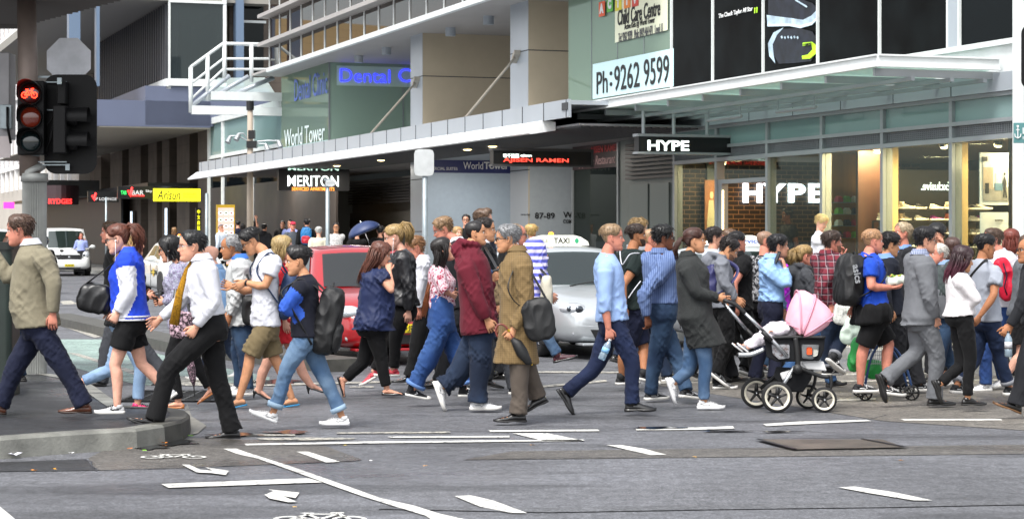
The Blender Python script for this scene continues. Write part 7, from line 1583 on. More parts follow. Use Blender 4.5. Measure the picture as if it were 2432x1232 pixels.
p_('blondepony', label='woman with high blonde ponytail, black leather jacket and white earphones', c=3, D=22.0, yaw=182, fem=1, sk='p', hd=(292, 182), hp=-16, N=(338, 250), P=(335, 560), an=(372, 450, 368, 560), ln=(300, 700, 290, 860, 0), lf=(250, 740, 190, 868, -30), hs=1.12, hc='#977d50', hair={'k': 'pony', 't': .035, 'pz': .34, 'w': .26, 'n': 110}, hl=(362, 235), top=('fit', cm('grey_top', '#4d5054'), {'hem': .1}), jac=('jacket', mat('leather_jacket', '#17171a', rough=.4, bump=.2, bs=40), {'hem': .1, 'loose': .4}), bot=('slim', K_BLK), sh=('sneaker', mat('shoe_coral', '#c03a48', rough=.6), S_SOLE), extra=[WIRE])
p_('gingerman', label='older man with thin ginger hair and glasses in open white shirt', c=3, gy=911, yaw=185, sk='r', hd=(398, 240), hp=-25, N=(440, 290), P=(440, 570), an=(425, 440, 420, 545), ln=(405, 765, 375, 892, 0), lf=(490, 745, 545, 885, -8), hs=1.12, hc='#86603f', hair={'k': 'bald', 't': .03, 'top': .03}, top=('shirt', K_WHT, {'col': K_WHT}), bot=('suit', K_BLK, {'b': M_BELT}), sh=('dress', S_BLK), extra=[GW])
p_('suitglasses', label='tall fair-haired man in dark grey suit and wire glasses looking down', c=10, D=22.6, yaw=182, sk='r', hd=(285, 368), hp=-22, N=(470, 520), P=(560, 1350), st=.25, hc='#84694c', hair={'k': 'short', 't': .04, 'top': .05, 'q': .12}, hs=1.08, top=('shirt', K_WHT, {'col': K_WHT}), jac=('blazer', K_CHAR), bot=('suit', K_CHAR), sh=('dress', S_BLK), extra=[GW])
p_('ombre', label='woman with very long ombre hair, rose patterned blouse and denim overalls', c=3, gy=965, yaw=4, fem=1, sk='l', hd=(548, 245), hp=14, N=(520, 322), P=(545, 620), an=(548, 450, 585, 475, 0, 522, 370), af=(560, 440, 590, 460), wo=.1, ln=(465, 820, 390, 962, -12), lf=(618, 790, 655, 962, 0), hc='#17110f', hair={'k': 'long', 't': .045, 'w': .36, 'de': .24, 'n': 170, 'c2': ('#a5613a', 1.32, .98)}, hl=(445, 575),
   top=('tee', cm('rose_blouse', '#8e2c44', pat='blotch', col2='#d8c4cc', ps=.8), {'sl': .55, 'hem': .28, 'loose': .5}), jac=None, bot=('wide', cm('overall_denim', '#244278', pat='denim', col2='#3c5d90'), {'belt': .5, 'cuff': cm('overall_cuff', '#5c7cb0'), 'end': .93}), sh=('hi', S_CANV, S_SOLE, S_WHT))
p_('maroon', label='man in maroon hoodie and baggy dark jeans mid stride', c=3, gy=977, yaw=2, sk='a', hd=(716, 160), hp=3, N=(682, 228), P=(735, 640), an=(722, 500, 772, 602, 0, 665, 340), af=(760, 450, 800, 400), ln=(738, 850, 722, 1022, 0), lf=(618, 895, 545, 945, -70), g=1.12, hc='#1b1717', hair={'k': 'buzz', 't': .02}, top=('hood', cm('maroon', '#591624'), {'hem': -.06, 'e': .034, 'hemc': cm('maroon_rib', '#4f1320')}), bot=('wide', K_DJEAN), sh=('sneaker', S_WHT, S_SOLE, S_GRY), cn=.6)
p_('trackjacket', label='man with dark cropped hair in black track jacket facing right behind the maroon hoodie', c=10, D=21.6, yaw=5, sk='a', hd=(862, 372), N=(800, 545), P=(900, 1350), st=.28, ph=-1, hc='#221a16', hair={'k': 'fade', 't': .025, 'top': .03}, hs=1.06, top=('jacket', cm('track_black', '#141619'), {'col': K_WHT}), bot=('suit', K_DGREY), sh=('sneaker', S_BLK, S_SOLE))
p_('quiffman', label='tall man with brown quiff whose head rises behind the track jacket man', c=10, D=24, yaw=350, sk='p', hd=(845, 245), N=(810, 400), st=.2, hc='#5d4838', hair={'k': 'short', 't': .05, 'top': .10, 'q': .14, 'quiff': .4}, top=('jacket', K_NAVY), bot=('suit', K_CHAR), sh=('dress', S_BLK))
p_('trench', label='elderly man in brown checked trench coat and glasses carrying a folded umbrella', c=3, gy=1006, yaw=186, sk='a', hd=(870, 190), hp=-4, N=(925, 248), P=(928, 660), an=(975, 520, 908, 652, 0, 952, 330), af=(905, 500, 860, 620), ln=(938, 890, 932, 1082, 0), lf=(985, 880, 1030, 1000, -25), g=1.06, cn=1.3, hc='#77787a', hair={'k': 'short', 't': .045, 'top': .05, 'q': .14, 'lift': .3, 'line': 'n'},
   top=('coat', cm('checked_brown', '#776242', pat='check', col2='#665437', ps=1.2), {'hb': (918, 825, 118), 'e': .03, 'col': cm('coat_collar', '#6f5c3e')}), bot=('suit', cm('taupe', '#4e463f')), sh=('dress', S_BLK), extra=[GZ])
p_('darksuitback', label='man in dark suit and glasses hidden behind the elderly trench coat man', c=10, D=22.2, yaw=8, sk='r', hd=(1285, 440), N=(1220, 590), P=(1080, 1300), st=.15, hc='#7a6a58', hair={'k': 'bald', 't': .03}, top=('blazer', K_BLK, {'col': K_WHT}), bot=('suit', K_DGREY), sh=('dress', S_BLK), extra=[GZ])
p_('striped', label='girl in hooded lilac striped top, light jeans and burgundy boots', c=4, D=20.6, yaw=6, fem=1, sk='l', hd=(165, 262), N=(150, 320), P=(150, 590), an=(185, 430, 235, 482, 0, 165, 360), af=(190, 420, 225, 470), wo=.1, ln=(200, 660, 272, 785, 12), lf=(130, 740, 95, 880, -40), hc='#c0a070', hair={'k': 'none'}, top=('hood', cm('lilac_stripe', '#c9c4e0', pat='hstripe', col2='#5b5fb4', ps=1.3), {'hup': 1, 'hem': .0}), bot=('slim', K_LJEAN), sh=('boot', S_BURG, S_BLK))
p_('bluesweater', label='man with cropped hair in pale blue sweater carrying a water bottle', c=4, gy=985.5, yaw=2, sk='r', hd=(553, 184), N=(518, 268), P=(552, 618), an=(512, 535, 530, 648, 0, 512, 355), af=(505, 500, 535, 640), ln=(655, 825, 652, 1030, 0), lf=(465, 850, 318, 975, -58), cn=1.1, hc='#8a7256', hair={'k': 'fade', 't': .03, 'top': .045, 'q': .10}, hs=1.03, top=('knit', cm('sky_sweater', '#869fc8', bump=.2), {'sl': .62, 'slf': .62, 'hem': .03, 'e': .02, 'loose': .55}), bot=('jeans', cm('deep_jeans', '#161f3a', pat='denim', col2='#222f50')), sh=('boot', S_BLK, S_BLK, S_CANV))
p_('blacktee', label='bearded man in black tee and navy shorts with high top shoes', c=4, gy=928.5, yaw=28, hy=-20, sk='t', hd=(678, 172), N=(648, 248), P=(668, 545), an=(600, 430, 612, 540), af=(715, 420, 725, 530), ln=(612, 775, 600, 898, 0), lf=(712, 750, 712, 880, -15), g=1.1, hc='#2b1d15', hair={'k': 'fade', 't': .03, 'top': .05}, top=('tee', cm('bottle_black', '#15201f'), {'hem': .0}), bot=('shorts', K_NAVY, {'end': .45}), sh=('hi', S_CANV, S_SOLE, S_WHT), extra=[('beard', mat('beard_dark', '#33231a', rough=.9))])
p_('pinkface', label='fair man with shaved head seen between the black tee and striped shirt', c=4, D=23.6, yaw=5, sk='r', hd=(752, 190), st=.2, hc='#a08060', hair={'k': 'buzz'}, top=('tee', K_CHAR), bot=('jeans', K_DJEAN), sh=('sneaker', S_BLK, S_SOLE))
p_('curly', label='man with curly sandy hair whose head shows above the black tee man', c=4, D=26, yaw=20, sk='p', hd=(692, 138), st=.2, hc='#8f7650', hair={'k': 'short', 't': .06, 'top': .08, 'lift': .7}, top=('shirt', K_GREY), bot=('jeans', K_DJEAN), sh=('sneaker', S_BLK))
p_('indian', label='man with black wavy hair and glasses in blue striped shirt and jeans', c=4, gy=956.5, yaw=32, hy=-22, sk='d', hd=(818, 185), hp=-2, N=(792, 258), P=(795, 570), an=(708, 470, 728, 590), af=(885, 440, 898, 560), ln=(768, 820, 748, 975, 0), lf=(890, 820, 930, 965, -8), g=1.15, cn=.9, hc='#121212', hair={'k': 'short', 't': .055, 'top': .06, 'lift': .4}, top=('shirt', cm('striped_blue', '#4c5f88', pat='vstripe', col2='#7284a8', ps=1.5), {'hem': .16, 'e': .022, 'fold': .012, 'col': cm('striped_blue', '')}), bot=('jeans', K_JEAN, {'b': M_BELT}), sh=('sneaker', S_CANV, S_SOLE, S_GRY), extra=[GZ])
p_('pramwoman', label='woman with brown ponytail in long dark wool coat pushing the pram', c=4, gy=971.5, yaw=2, fem=1, sk='a', hd=(975, 198), N=(935, 272), P=(985, 600), an=(985, 468, 1092, 490, 0, 928, 345), af=(1000, 465, 1110, 500), wo=.12, ln=(1030, 828, 1020, 1022, 0), lf=(945, 862, 868, 925, -72), cn=1.3, cf=1.3, hc='#3f241b', hair={'k': 'pony', 't': .03, 'pz': .02, 'w': .13, 'n': 70}, hl=(888, 312), hs=1.02,
   top=('coat', cm('wool_charcoal', '#2a2c2c', bump=.5, bs=90), {'hb': (1040, 738, 98), 'e': .03, 'col': cm('wool_charcoal', '')}), bot=('slim', cm('mid_jeans', '#3a5474', pat='denim', col2='#7088a4')), sh=('sneaker', S_WHT, S_WHT, S_WHT))
p_('palebluefar', label='dark-haired man in pale shirt behind the pram pusher', c=5, D=23.4, yaw=10, sk='l', hd=(226, 192), st=.2, hc='#231a18', hair={'k': 'short', 't': .03, 'top': .03}, top=('shirt', cm('ice_shirt', '#c3cfe0'), {'col': cm('ice_shirt', '')}), bot=('suit', K_CHAR), sh=('dress', S_BLK))
p_('brownhairleft', label='brown-haired man facing left above the grey hoodie', c=5, D=24.4, yaw=185, sk='r', hd=(292, 205), st=.2, hc='#5f4632', hair={'k': 'short', 't': .05, 'top': .05}, top=('shirt', K_WHT), bot=('suit', K_CHAR), sh=('dress', S_BLK))
p_('greyhoodie', label='man in grey hoodie with head bowed and purple rucksack', c=5, gy=925, yaw=8, hy=-5, sk='a', hd=(302, 258), hp=-30, N=(238, 305), P=(272, 565), an=(275, 440, 340, 520), ln=(292, 770, 235, 918, -38), lf=(250, 780, 245, 975, 0), hc='#1e1716', hair={'k': 'short', 't': .035, 'top': .04}, hs=1.06, top=('hood', cm('marl_grey', '#6a6d74'), {'hem': .0}), bot=('jeans', K_BLK), sh=('sneaker', S_CANV, S_SOLE, S_GRY), extra=[('beard', mat('stubble', '#6a4c3c', rough=.9))])
p_('polo', label='man in black polo shirt with white trim on the sleeves', c=5, D=23.2, yaw=25, sk='r', hd=(348, 218), N=(345, 285), P=(350, 580), an=(325, 445, 335, 560), st=.2, g=1.1, hc='#171415', hair={'k': 'fade', 't': .03, 'top': .03}, top=('tee', K_BLK, {'col': K_BLK, 'hem': -.02, 'hemc': None}), bot=('suit', K_BLK), sh=('dress', S_BLK))
p_('printtee', label='man with shaved head in black tee with pale skull-like print', c=5, D=23.8, yaw=40, hy=-30, sk='r', hd=(500, 212), st=.2, g=1.1, hc='#8a6c58', hair={'k': 'buzz'}, top=('tee', cm('printed_tee', '#17181c', pat='fleck', col2='#a9a9ac', ps=3.2), {}), bot=('jeans', K_BLK), sh=('sneaker', S_BLK, S_SOLE))
p_('phone', label='man in light blue shirt and navy trousers holding a phone to his ear', c=5, gy=921, yaw=18, hy=-8, sk='l', hd=(572, 240), N=(530, 300), P=(528, 590), an=(618, 455, 603, 352, .0, 512, 372), af=(560, 460, 600, 590), wo=.16, ln=(480, 780, 440, 945, 0), lf=(560, 780, 545, 950, 0), cn=1.0, hnd={'d': (-.25, .1, .95), 'p': (-.9, .3, 0)}, hs=1.04, hc='#121114', hair={'k': 'short', 't': .045, 'top': .06, 'q': .14},
   top=('shirt', cm('light_blue_shirt', '#86a8d2', rough=.7), {'hem': .18, 'e': .02, 'fold': .012, 'col': cm('light_blue_shirt', '')}), bot=('suit', cm('deep_navy', '#14172a'), {'b': M_BELT}), sh=('dress', S_BLK))
p_('magenta', label='person in bright magenta jacket with purple rucksack behind the phone caller', c=5, D=24.4, yaw=55, sk='l', hd=(565, 268), N=(545, 340), P=(545, 590), an=(415, 500, 352, 600), af=(640, 480, 605, 610), st=.1, fem=1, hc='#201818', hair={'k': 'short'}, top=('jacket', cm('magenta', '#a01eb4'), {'e': .04}), bot=('slim', K_LJEAN), sh=('sneaker', S_BLK, S_SOLE))
p_('blondehoodie', label='blonde ponytailed woman with glasses in dark grey hoodie', c=5, D=22.6, yaw=15, fem=1, sk='r', hd=(712, 292), N=(692, 362), P=(735, 640), an=(770, 520, 790, 600), st=.22, hc='#947a4e', hair={'k': 'pony', 't': .035, 'pz': .16, 'w': .34, 'n': 120}, hl=(672, 362), top=('hood', cm('slate_hoodie', '#3a3c40'), {}), bot=('jeans', cm('skirt_jeans', '#2c4c78', pat='denim', col2='#54779f')), sh=('sneaker', S_BLK), extra=[GZ])
p_('plaid', label='dark-haired man in red and black plaid shirt touching his chin', c=5, D=21.9, yaw=32, hy=-18, sk='r', hd=(864, 218), N=(830, 280), P=(848, 575), an=(800, 450, 850, 560), af=(908, 385, 902, 300), ln=(830, 740, 835, 900, 0), lf=(920, 735, 868, 842, -35), cf=1.0, hc='#3b2c24', hair={'k': 'short', 't': .035, 'top': .045}, top=('shirt', cm('plaid', '#6a2430', pat='plaid', col2='#1e1b24', ps=.8), {'hem': .02, 'e': .022, 'loose': .6, 'col': cm('plaid', '')}), bot=('jeans', K_DJEAN, {'cuff': K_GREY, 'end': .95}), sh=('hi', S_CANV, S_SOLE, S_WHT), extra=[('beard', mat('stubble', ''))])
p_('windowwoman', grp='people by the shops', label='woman with short blonde hair in white blouse standing by the shop window', c=5, D=33, k=.15, yaw=330, fem=1, sk='p', hd=(802, 112), hp=-28, st=.0, an=(760, 215, 815, 218), hc='#c8b078', hair={'k': 'short', 't': .06, 'top': .05}, top=('shirt', K_WHT, {'col': K_WHT}), bot=('suit', K_CHAR), sh=('flat', S_BLK))
p_('bluetee', label='muscular man in bright blue tee and black shorts holding a wrap', c=6, gy=953, yaw=12, sk='r', hd=(262, 214), N=(232, 280), P=(262, 620), an=(248, 462, 352, 462, 0, 248, 345), af=(190, 450, 150, 570), ln=(208, 790, 190, 990, 0), lf=(345, 770, 332, 1000, -8), g=1.15, wo=.12, cn=.5, hnd={'p': (0, -.2, 1)}, hc='#a07a58', hair={'k': 'fade', 't': .02, 'top': .03, 'q': .08}, hs=1.03, top=('tee', cm('royal_tee', '#1840a4'), {'hem': .1, 'loose': .3}), bot=('shorts', K_BLK, {'end': .46}), sh=('sneaker', S_CANV, S_SOLE, S_WHT))
p_('navysweater', label='man with tousled black hair in navy jumper between the rucksack man and grey suit', c=6, D=21.7, yaw=10, sk='a', hd=(356, 232), hp=-12, N=(325, 300), P=(365, 610), an=(325, 480, 348, 578, .05), ln=(400, 800, 395, 985, 0), lf=(480, 810, 508, 985, 0), hc='#141012', hair={'k': 'short', 't': .07, 'top': .05, 'lift': .35}, top=('knit', cm('ink_jumper', '#10141f'), {'col': cm('pale_collar', '#6d8cc0'), 'hem': .0}), bot=('suit', K_CHAR), sh=('sneaker', S_CANV, S_SOLE, S_WHT))
p_('leftfacing', label='older fair-haired man in checked blue shirt and dark jacket facing left', c=6, D=24, yaw=192, sk='r', hd=(415, 168), hp=6, st=.1, hc='#a8967a', hair={'k': 'short', 't': .04, 'top': .04}, top=('shirt', cm('blue_check', '#7f9cc8', pat='check', col2='#4c6fa8'), {'col': cm('blue_check', '')}), jac=('jacket', K_CHAR, {'no_f': 0}), bot=('suit', K_CHAR), sh=('dress', S_BLK), extra=[('lapel', cm('blue_check', ''))])
p_('greysuit', label='young man in slim grey suit and glasses with one foot lifted behind', c=6, gy=968.5, yaw=14, hy=-8, sk='l', hd=(548, 208), hp=-4, N=(512, 278), P=(520, 640), an=(565, 510, 596, 628, 0, 535, 345), af=(545, 500, 575, 620), ln=(608, 830, 592, 1058, 0), lf=(505, 810, 325, 958, -72), wo=.17, cn=1.3, hc='#131113', hair={'k': 'short', 't': .05, 'top': .07, 'q': .14}, top=('shirt', cm('navy_check', '#4b5474', pat='check', col2='#a0a8bc'), {'col': cm('navy_check', '')}), jac=('blazer', cm('mid_grey_suit', '#626468', bump=.2, bs=150), {'hb': (505, 665, 100), 'loose': .5}), bot=('suit', cm('mid_grey_suit', '')), sh=('dress', S_BLK), extra=[GZ])
p_('armraised', label='black-haired man with raised wristwatch arm behind the grey suit', c=6, D=23.6, yaw=250, sk='l', hd=(605, 180), hp=-30, st=.05, an=(655, 300, 640, 238), hc='#0f0f10', hair={'k': 'short', 't': .06, 'top': .06}, top=('tee', K_CHAR), bot=('suit', K_CHAR), sh=('dress', S_BLK), extra=[('watch', M_WIRE, 'n')])
p_('stoutman', label='stout white-haired man in dark green jacket over grey jumper facing left', c=6, D=22.4, yaw=195, sk='r', hd=(605, 285), N=(645, 335), P=(650, 620), st=.15, g=1.3, belly=.16, hc='#c8c4bc', hair={'k': 'bald', 't': .03}, top=('knit', cm('stout_grey', '#5c5e62'), {'col': K_VLJ, 'hem': -.02}), jac=('jacket', cm('moss_jacket', '#3a4242'), {'hem': .4, 'loose': .2}), bot=('jeans', K_JEAN), sh=('sneaker', S_GRY, S_SOLE))
p_('brownback', label='woman with smooth brown hair seen from behind over the white jacket', c=6, D=23.4, yaw=80, fem=1, sk='l', hd=(690, 250), st=.1, hc='#46302a', hair={'k': 'long', 't': .05, 'w': .4}, top=('shirt', K_CHAR), bot=('slim', K_BLK), sh=('flat', S_BLK))
p_('burgundyhair', label='woman with burgundy hair and folded arms in white cropped jacket', c=6, gy=977, yaw=6, fem=1, sk='a', hd=(748, 308), hp=-14, N=(715, 378), P=(735, 628), an=(822, 525, 780, 555, .04, 735, 425), af=(800, 510, 770, 545), wo=.07, ln=(788, 835, 772, 1062, 0), lf=(740, 880, 622, 985, -68), cn=1.1, cf=1.1, hc='#2a1218', hair={'k': 'long', 't': .055, 'top': .02, 'w': .44, 'de': .34, 'n': 150, 'c2': ('#5a2236', 1.42, 1.22)}, hl=(660, 445), top=('blazer', cm('ivory_jacket', '#cfcbcc'), {'hem': .06, 'loose': .4, 'col': cm('ivory_jacket', '')}), bot=('slim', K_BLK), sh=('dress', S_BLK))
p_('greytee', label='man in pale grey tee with hands held behind his back', c=6, gy=957.5, yaw=28, hy=-14, sk='t', hd=(872, 242), hp=-8, N=(848, 312), P=(868, 640), an=(912, 510, 838, 615, 0, 925, 385), af=(905, 500, 850, 610), ln=(945, 820, 998, 1005, 0), lf=(812, 850, 712, 995, -5), cn=.6, hc='#141214', hair={'k': 'fade', 't': .03, 'top': .05}, top=('tee', cm('pale_grey_tee', '#8f949e'), {'hem': -.01, 'loose': .7, 'fold': .012}), bot=('jeans', K_XJ, {'cuff': K_GREY, 'end': .94}), sh=('sneaker', S_CANV, S_SOLE, S_GRY))
p_('whiteshirtear', label='bearded man in white shirt wearing a blue earpiece and facing left', c=6, D=22.2, yaw=200, hy=-15, sk='r', hd=(900, 205), st=.12, N=(945, 262), P=(930, 600), ln=(865, 800, 868, 985, 0), g=1.1, hc='#4a382c', hair={'k': 'short', 't': .035, 'top': .05}, top=('shirt', K_WHT, {'hem': .1}), bot=('jeans', cm('bright_jeans', '#20396a', pat='denim', col2='#304f80')), sh=('sneaker', S_WHT, S_SOLE, S_GRY), extra=[('beard', mat('stubble', ''))])
p_('auburnback', label='woman with long auburn hair seen from behind near the right edge', c=6, D=23.6, yaw=75, fem=1, sk='p', hd=(1008, 205), st=.1, hc='#6e3226', hair={'k': 'long', 't': .06, 'w': .44, 'n': 120}, top=('shirt', cm('blush', '#c8b4b8')), bot=('suit', K_CHAR), sh=('flat', S_BLK))
p_('greyskirt', label='woman in grey jacket and skirt partly cut off by the right edge', c=6, D=21.4, yaw=0, fem=1, sk='p', hd=(1112, 240), N=(1085, 305), P=(1080, 600), an=(1060, 480, 1075, 600), ln=(1060, 830, 985, 935, -50), lf=(1120, 820, 1110, 1000, 0), hc='#4a3426', hair={'k': 'bob', 't': .05}, top=('blazer', cm('mid_grey_jacket', '#56595e')), bot=('skirt', K_BLK, {'hem': (1075, 770)}), sh=('flat', S_BLK))
p_('edgesuit', label='balding man with glasses in dark suit entering at the right edge', c=6, gy=993, yaw=184, sk='t', hd=(1098, 262), N=(1140, 330), P=(1150, 640), an=(1060, 570, 998, 672, 0, 1120, 400), af=(1070, 560, 1010, 660), ln=(1080, 880, 1035, 1092, 20), lf=(1200, 880, 1250, 1050, -20), cn=1.2, hc='#2a2220', hair={'k': 'bald', 't': .02}, top=('blazer', K_CHAR, {'col': K_WHT}), bot=('suit', K_CHAR), sh=('dress', S_BLK, mat('sole_tan', '#6a4a2c')), extra=[GZ])
FAR = 'people standing and walking along the far footpath'
def f_(px, py, D, label, yaw=90, k=.15, **kw):
 kw.setdefault('top', ('tee', K_CHAR)); kw.setdefault('bot', ('jeans', K_BLK)); kw.setdefault('sh', ('sneaker', S_BLK)); kw.setdefault('hc', '#171415'); kw.setdefault('hair', {'k': 'short', 't': .05, 'top': .04})
 return person(grp=FAR, label=label, c=0, D=D, k=k, yaw=yaw, hd=(px, py), lod=1, st=kw.pop('st', .05), sk=kw.pop('sk', 'l'), **kw)
f_(1087, 554, 38, 'woman with fair bobbed hair facing us beside the dark suited shoulder', 300, fem=1, hc='#a8865a', hair={'k': 'bob', 't': .05}, sk='p')
f_(1107, 523, 45, 'dark haired man with glasses in dark suit standing by the grey lobby wall', 265, top=('blazer', K_BLK), extra=[GZ])
f_(1262, 552, 36, 'person with messy blonde hair seen from behind left of the roof sign', 80, fem=1, hc='#b89a62', hair={'k': 'short', 't': .09, 'top': .1, 'lift': .9})
f_(193, 560, 87, 'man in lavender shirt and dark trousers phoning in front of the white van', 270, k=0, top=('shirt', cm('lavender', '#8c98cc')), bot=('suit', K_CHAR), hc='#5a4030', an=(208, 590, 203, 572), af=(176, 592, 186, 575), sk='r')
f_(491, 540, 100, 'far man in navy tee beside the dark green post', 90, top=('tee', cm('navy_far', '#1c2a68')), sk='r')
f_(517, 530, 92, 'grey-haired man in grey jacket in front of the menu board', 60, hc='#77777a', top=('jacket', K_DGREY))
f_(525, 541, 72, 'person in pale cap and light blue shirt looking down', 140, hc='#b8bcc4', hair={'k': 'none'}, top=('shirt', cm('ice_shirt', '')), extra=[('cap', K_GREY)], hp=-25)
f_(537, 534, 80, 'black-haired person in pale grey tee at the menu board', 90, top=('tee', cm('pale_grey_tee', '')))
f_(565, 532, 78, 'man in dark blue jacket right of the menu board', 100, top=('jacket', K_NAVY))
f_(577, 540, 74, 'dark-haired woman behind the utility pole', 90, fem=1, hair={'k': 'bob', 't': .05})
f_(595, 531, 76, 'brown-haired woman facing right by the utility pole', 20, fem=1, hc='#4a3028', hair={'k': 'bob', 't': .06})
f_(607, 533, 70, 'dark-haired woman in black waving beside the utility pole', 10, fem=1, hair={'k': 'bob', 't': .06}, an=(612, 545, 608, 520))
f_(628, 541, 70, 'person in dark jacket with pale green hood and dark cap', 70, top=('hood', K_CHAR), extra=[('cap', K_CHAR)])
f_(671, 533, 72, 'person in black hooded coat standing in the shop entrance', 270, top=('hood', K_BLK))
f_(688, 531, 68, 'man in lavender top behind the man with the red cap', 250, top=('tee', cm('lavender', '')))
f_(696, 536, 60, 'man in grey tee wearing a red cap', 290, sk='r', top=('tee', cm('slate_tee', '#464b52')), hair={'k': 'buzz'}, extra=[('cap', mat('cap_red', '#b82a44', rough=.8))])
FB = f_(729, 530, 60, 'person in black hoodie with blue and red rucksack seen from behind', 88, top=('hood', K_BLK))
f_(757, 549, 54, 'white-haired man in cream jacket seen from behind', 92, hc='#b8b8b4', hair={'k': 'bald', 't': .04}, top=('jacket', cm('cream_jacket', '#c4c0ac')), sk='p')
f_(798, 540, 56, 'young man with glasses in white printed tee with folded arms', 275, top=('tee', cm('print_white', '#c4c2c0', pat='fleck', col2='#8a8a8c', ps=3)), an=(788, 570, 802, 573), af=(808, 570, 794, 574), extra=[GZ], sk='a')
f_(848, 552, 52, 'person in dark clothes under the blue umbrella', 100, top=('jacket', K_BLK), an=(842, 585, 848, 560))
f_(903, 548, 50, 'dark-haired person in black beside the blue umbrella', 90, top=('jacket', K_BLK))
f_(414, 548, 75, 'fair-haired person far behind the turning taxi', 90, k=0, hc='#8a6844', hair={'k': 'long', 't': .05}, fem=1, sk='r')
f_(1868, 512, 41, 'man with dreadlocks inside the sneaker shop behind the glass', 200, k=.17, sk='d', hair={'k': 'short', 't': .12, 'top': .06, 'lift': .9}, top=('tee', K_CHAR))  # reflection in the shop glass, built as an added figure
def soft(name, label, cat, cen, size, m, rot=0, pitch=0, sq=.55, parent=None, fold=.014, shape=None, group=None, vox=.009):
 b = MB(); n = 26; rr = []; a, d, h = [v / 2 for v in size]; sg = lambda v, e: math.copysign(abs(v) ** e, v)
 for i in range(1, 15):
  t = math.pi * i / 15 - math.pi / 2; z = sg(math.sin(t), sq); q = max(.05, math.cos(t)) ** (sq * .8); k_ = shape(z) if shape else 1
  rr.append([V((a * q * k_ * sg(math.cos(u), sq), d * q * sg(math.sin(u), sq) * (.75 + .25 * k_), h * z)) for u in [2 * math.pi * j / n for j in range(n)]])
 b.rings(rr); co, no, fc = remeshed(b, vox, 2);
 co = co + no * ((1 - np.abs(wob(co, .11, len(label), (1, 1, .6)))) * fold)[:, None]
 M = Matrix.Rotation(rot, 3, 'Z') @ Matrix.Rotation(pitch, 3, 'Y'); co = co @ np.array(M).T
 g_ = MB(); g_.add(co, fc); o = g_.build(name, m, parent, smooth=True, fix=False)
 if parent is None: o.location = cen; tag(o, label, cat, group)
 else: o.location = cen
 return o, M
def child_tube(nm, pts, r, m, parent, origin, flat=1, n=8):
 b = MB(); b.tube([V(p) - V(origin) for p in pts], r, n, flat=flat); return b.build(nm, m, parent, smooth=True)
def W(k, q): return PP[k]['loc'] + PP[k]['J'][q]
def backpack(k, label, px, c, m, size=(.30, .17, .46), off=.0, pitch=0, trim=None, pocket=None, dz=0, strap=None, P_=None, rotz=None):
 p = P_ or PP[k]; D = p['D'] + off; x, y = full(c, px); cen = at(x, y, D); fw = p['fwd']; ang = math.atan2(fw.y, fw.x) + (rotz or 0)
 o, M = soft('rucksack', label, 'rucksack', cen, (size[1], size[0], size[2]), m, ang, pitch, .6)
 q = lambda a, b_, z: M @ V((a, b_, z))
 if pocket is not None:
  g_, M2 = soft('front_pocket', '', '', q(-size[1] * .45, 0, -size[2] * .22), (size[1] * .45, size[0] * .8, size[2] * .42), pocket, ang, pitch, .6, o)
 g_ = MB(); g_.tube([q(size[1] * .1, -.03, size[2] * .49), q(size[1] * .1, 0, size[2] * .57), q(size[1] * .1, .03, size[2] * .49)], .008, 6); g_.build('handle', strap or m, o, smooth=True)
 g_ = MB(); g_.tube([q(-size[1] * .2, -size[0] * .48, size[2] * .1), q(-size[1] * .25, -size[0] * .30, size[2] * .4), q(-size[1] * .25, size[0] * .30, size[2] * .4), q(-size[1] * .2, size[0] * .48, size[2] * .1)], .005, 5); g_.build('zip', trim or M_PLK, o, smooth=True)
 for s_ in 'nf':
  sh_ = p['loc'] + p['J']['s' + s_]; nk = p['loc'] + p['N']; tp = sh_.lerp(nk, .38) + V((0, 0, .045)); fwd = p['fwd']; sd_ = (sh_ - nk); sd_.z = 0; sd_.normalize()
  a0 = cen + q(size[1] * .3, 0, size[2] * .40) + sd_ * .08; a1 = cen + q(size[1] * .3, 0, -size[2] * .38) + sd_ * .12
  tor = p['loc'] + p['P'].lerp(p['N'], .62)
  pts = [a0, tp - fwd * .02, tp + fwd * .07 - V((0, 0, .03)), sh_ * .35 + tor * .65 + fwd * .155 + sd_ * .10 + V((0, 0, .03)), tor + sd_ * .195 + fwd * .05 - V((0, 0, .08)), a1]
  child_tube('shoulder_strap', smooth_path(pts), .022, strap or m, o, cen, .3)
 return o
def smooth_path(pts, n=5):
 pts = [V(p) for p in pts]; out_ = []
 for i in range(len(pts) - 1):
  p0, p1, p2, p3 = pts[max(i - 1, 0)], pts[i], pts[i + 1], pts[min(i + 2, len(pts) - 1)]
  for k in range(n):
   t = k / n; out_.append(.5 * ((2 * p1) + (p2 - p0) * t + (2 * p0 - 5 * p1 + 4 * p2 - p3) * t * t + (3 * p1 - p0 - 3 * p2 + p3) * t ** 3))
 return out_ + [pts[-1]]
N_BLK = mat('nylon_black', '#0b0c0e', rough=.6, bump=.15, bs=120, crease=.6, cs=5); N_NAVY = mat('nylon_navy', '#1c3358', rough=.6, bump=.1, bs=120); N_PURP = mat('nylon_indigo', '#2b2c58', rough=.5, bump=.1, bs=120)
backpack('raglan', 'black nylon rucksack worn by the young man in the blue and black sweater', (1018, 555), 2, N_BLK, (.29, .20, .56), pitch=R(-12), pocket=N_BLK, trim=mat('zip_grey', '#6a6a6c'), off=-.02)
backpack('whitetee', 'navy rucksack with brown leather base on the young man in the white tee', (812, 430), 2, N_NAVY, (.26, .13, .44), pitch=R(-10), pocket=mat('leather_tan_base', '#6b3d26', rough=.5), off=.05)
backpack('bluetee', 'large black rucksack with grey emblem on the muscular man in the blue tee', (130, 420), 6, N_BLK, (.32, .22, .50), pitch=R(8), off=-.06, pocket=None, rotz=R(10))
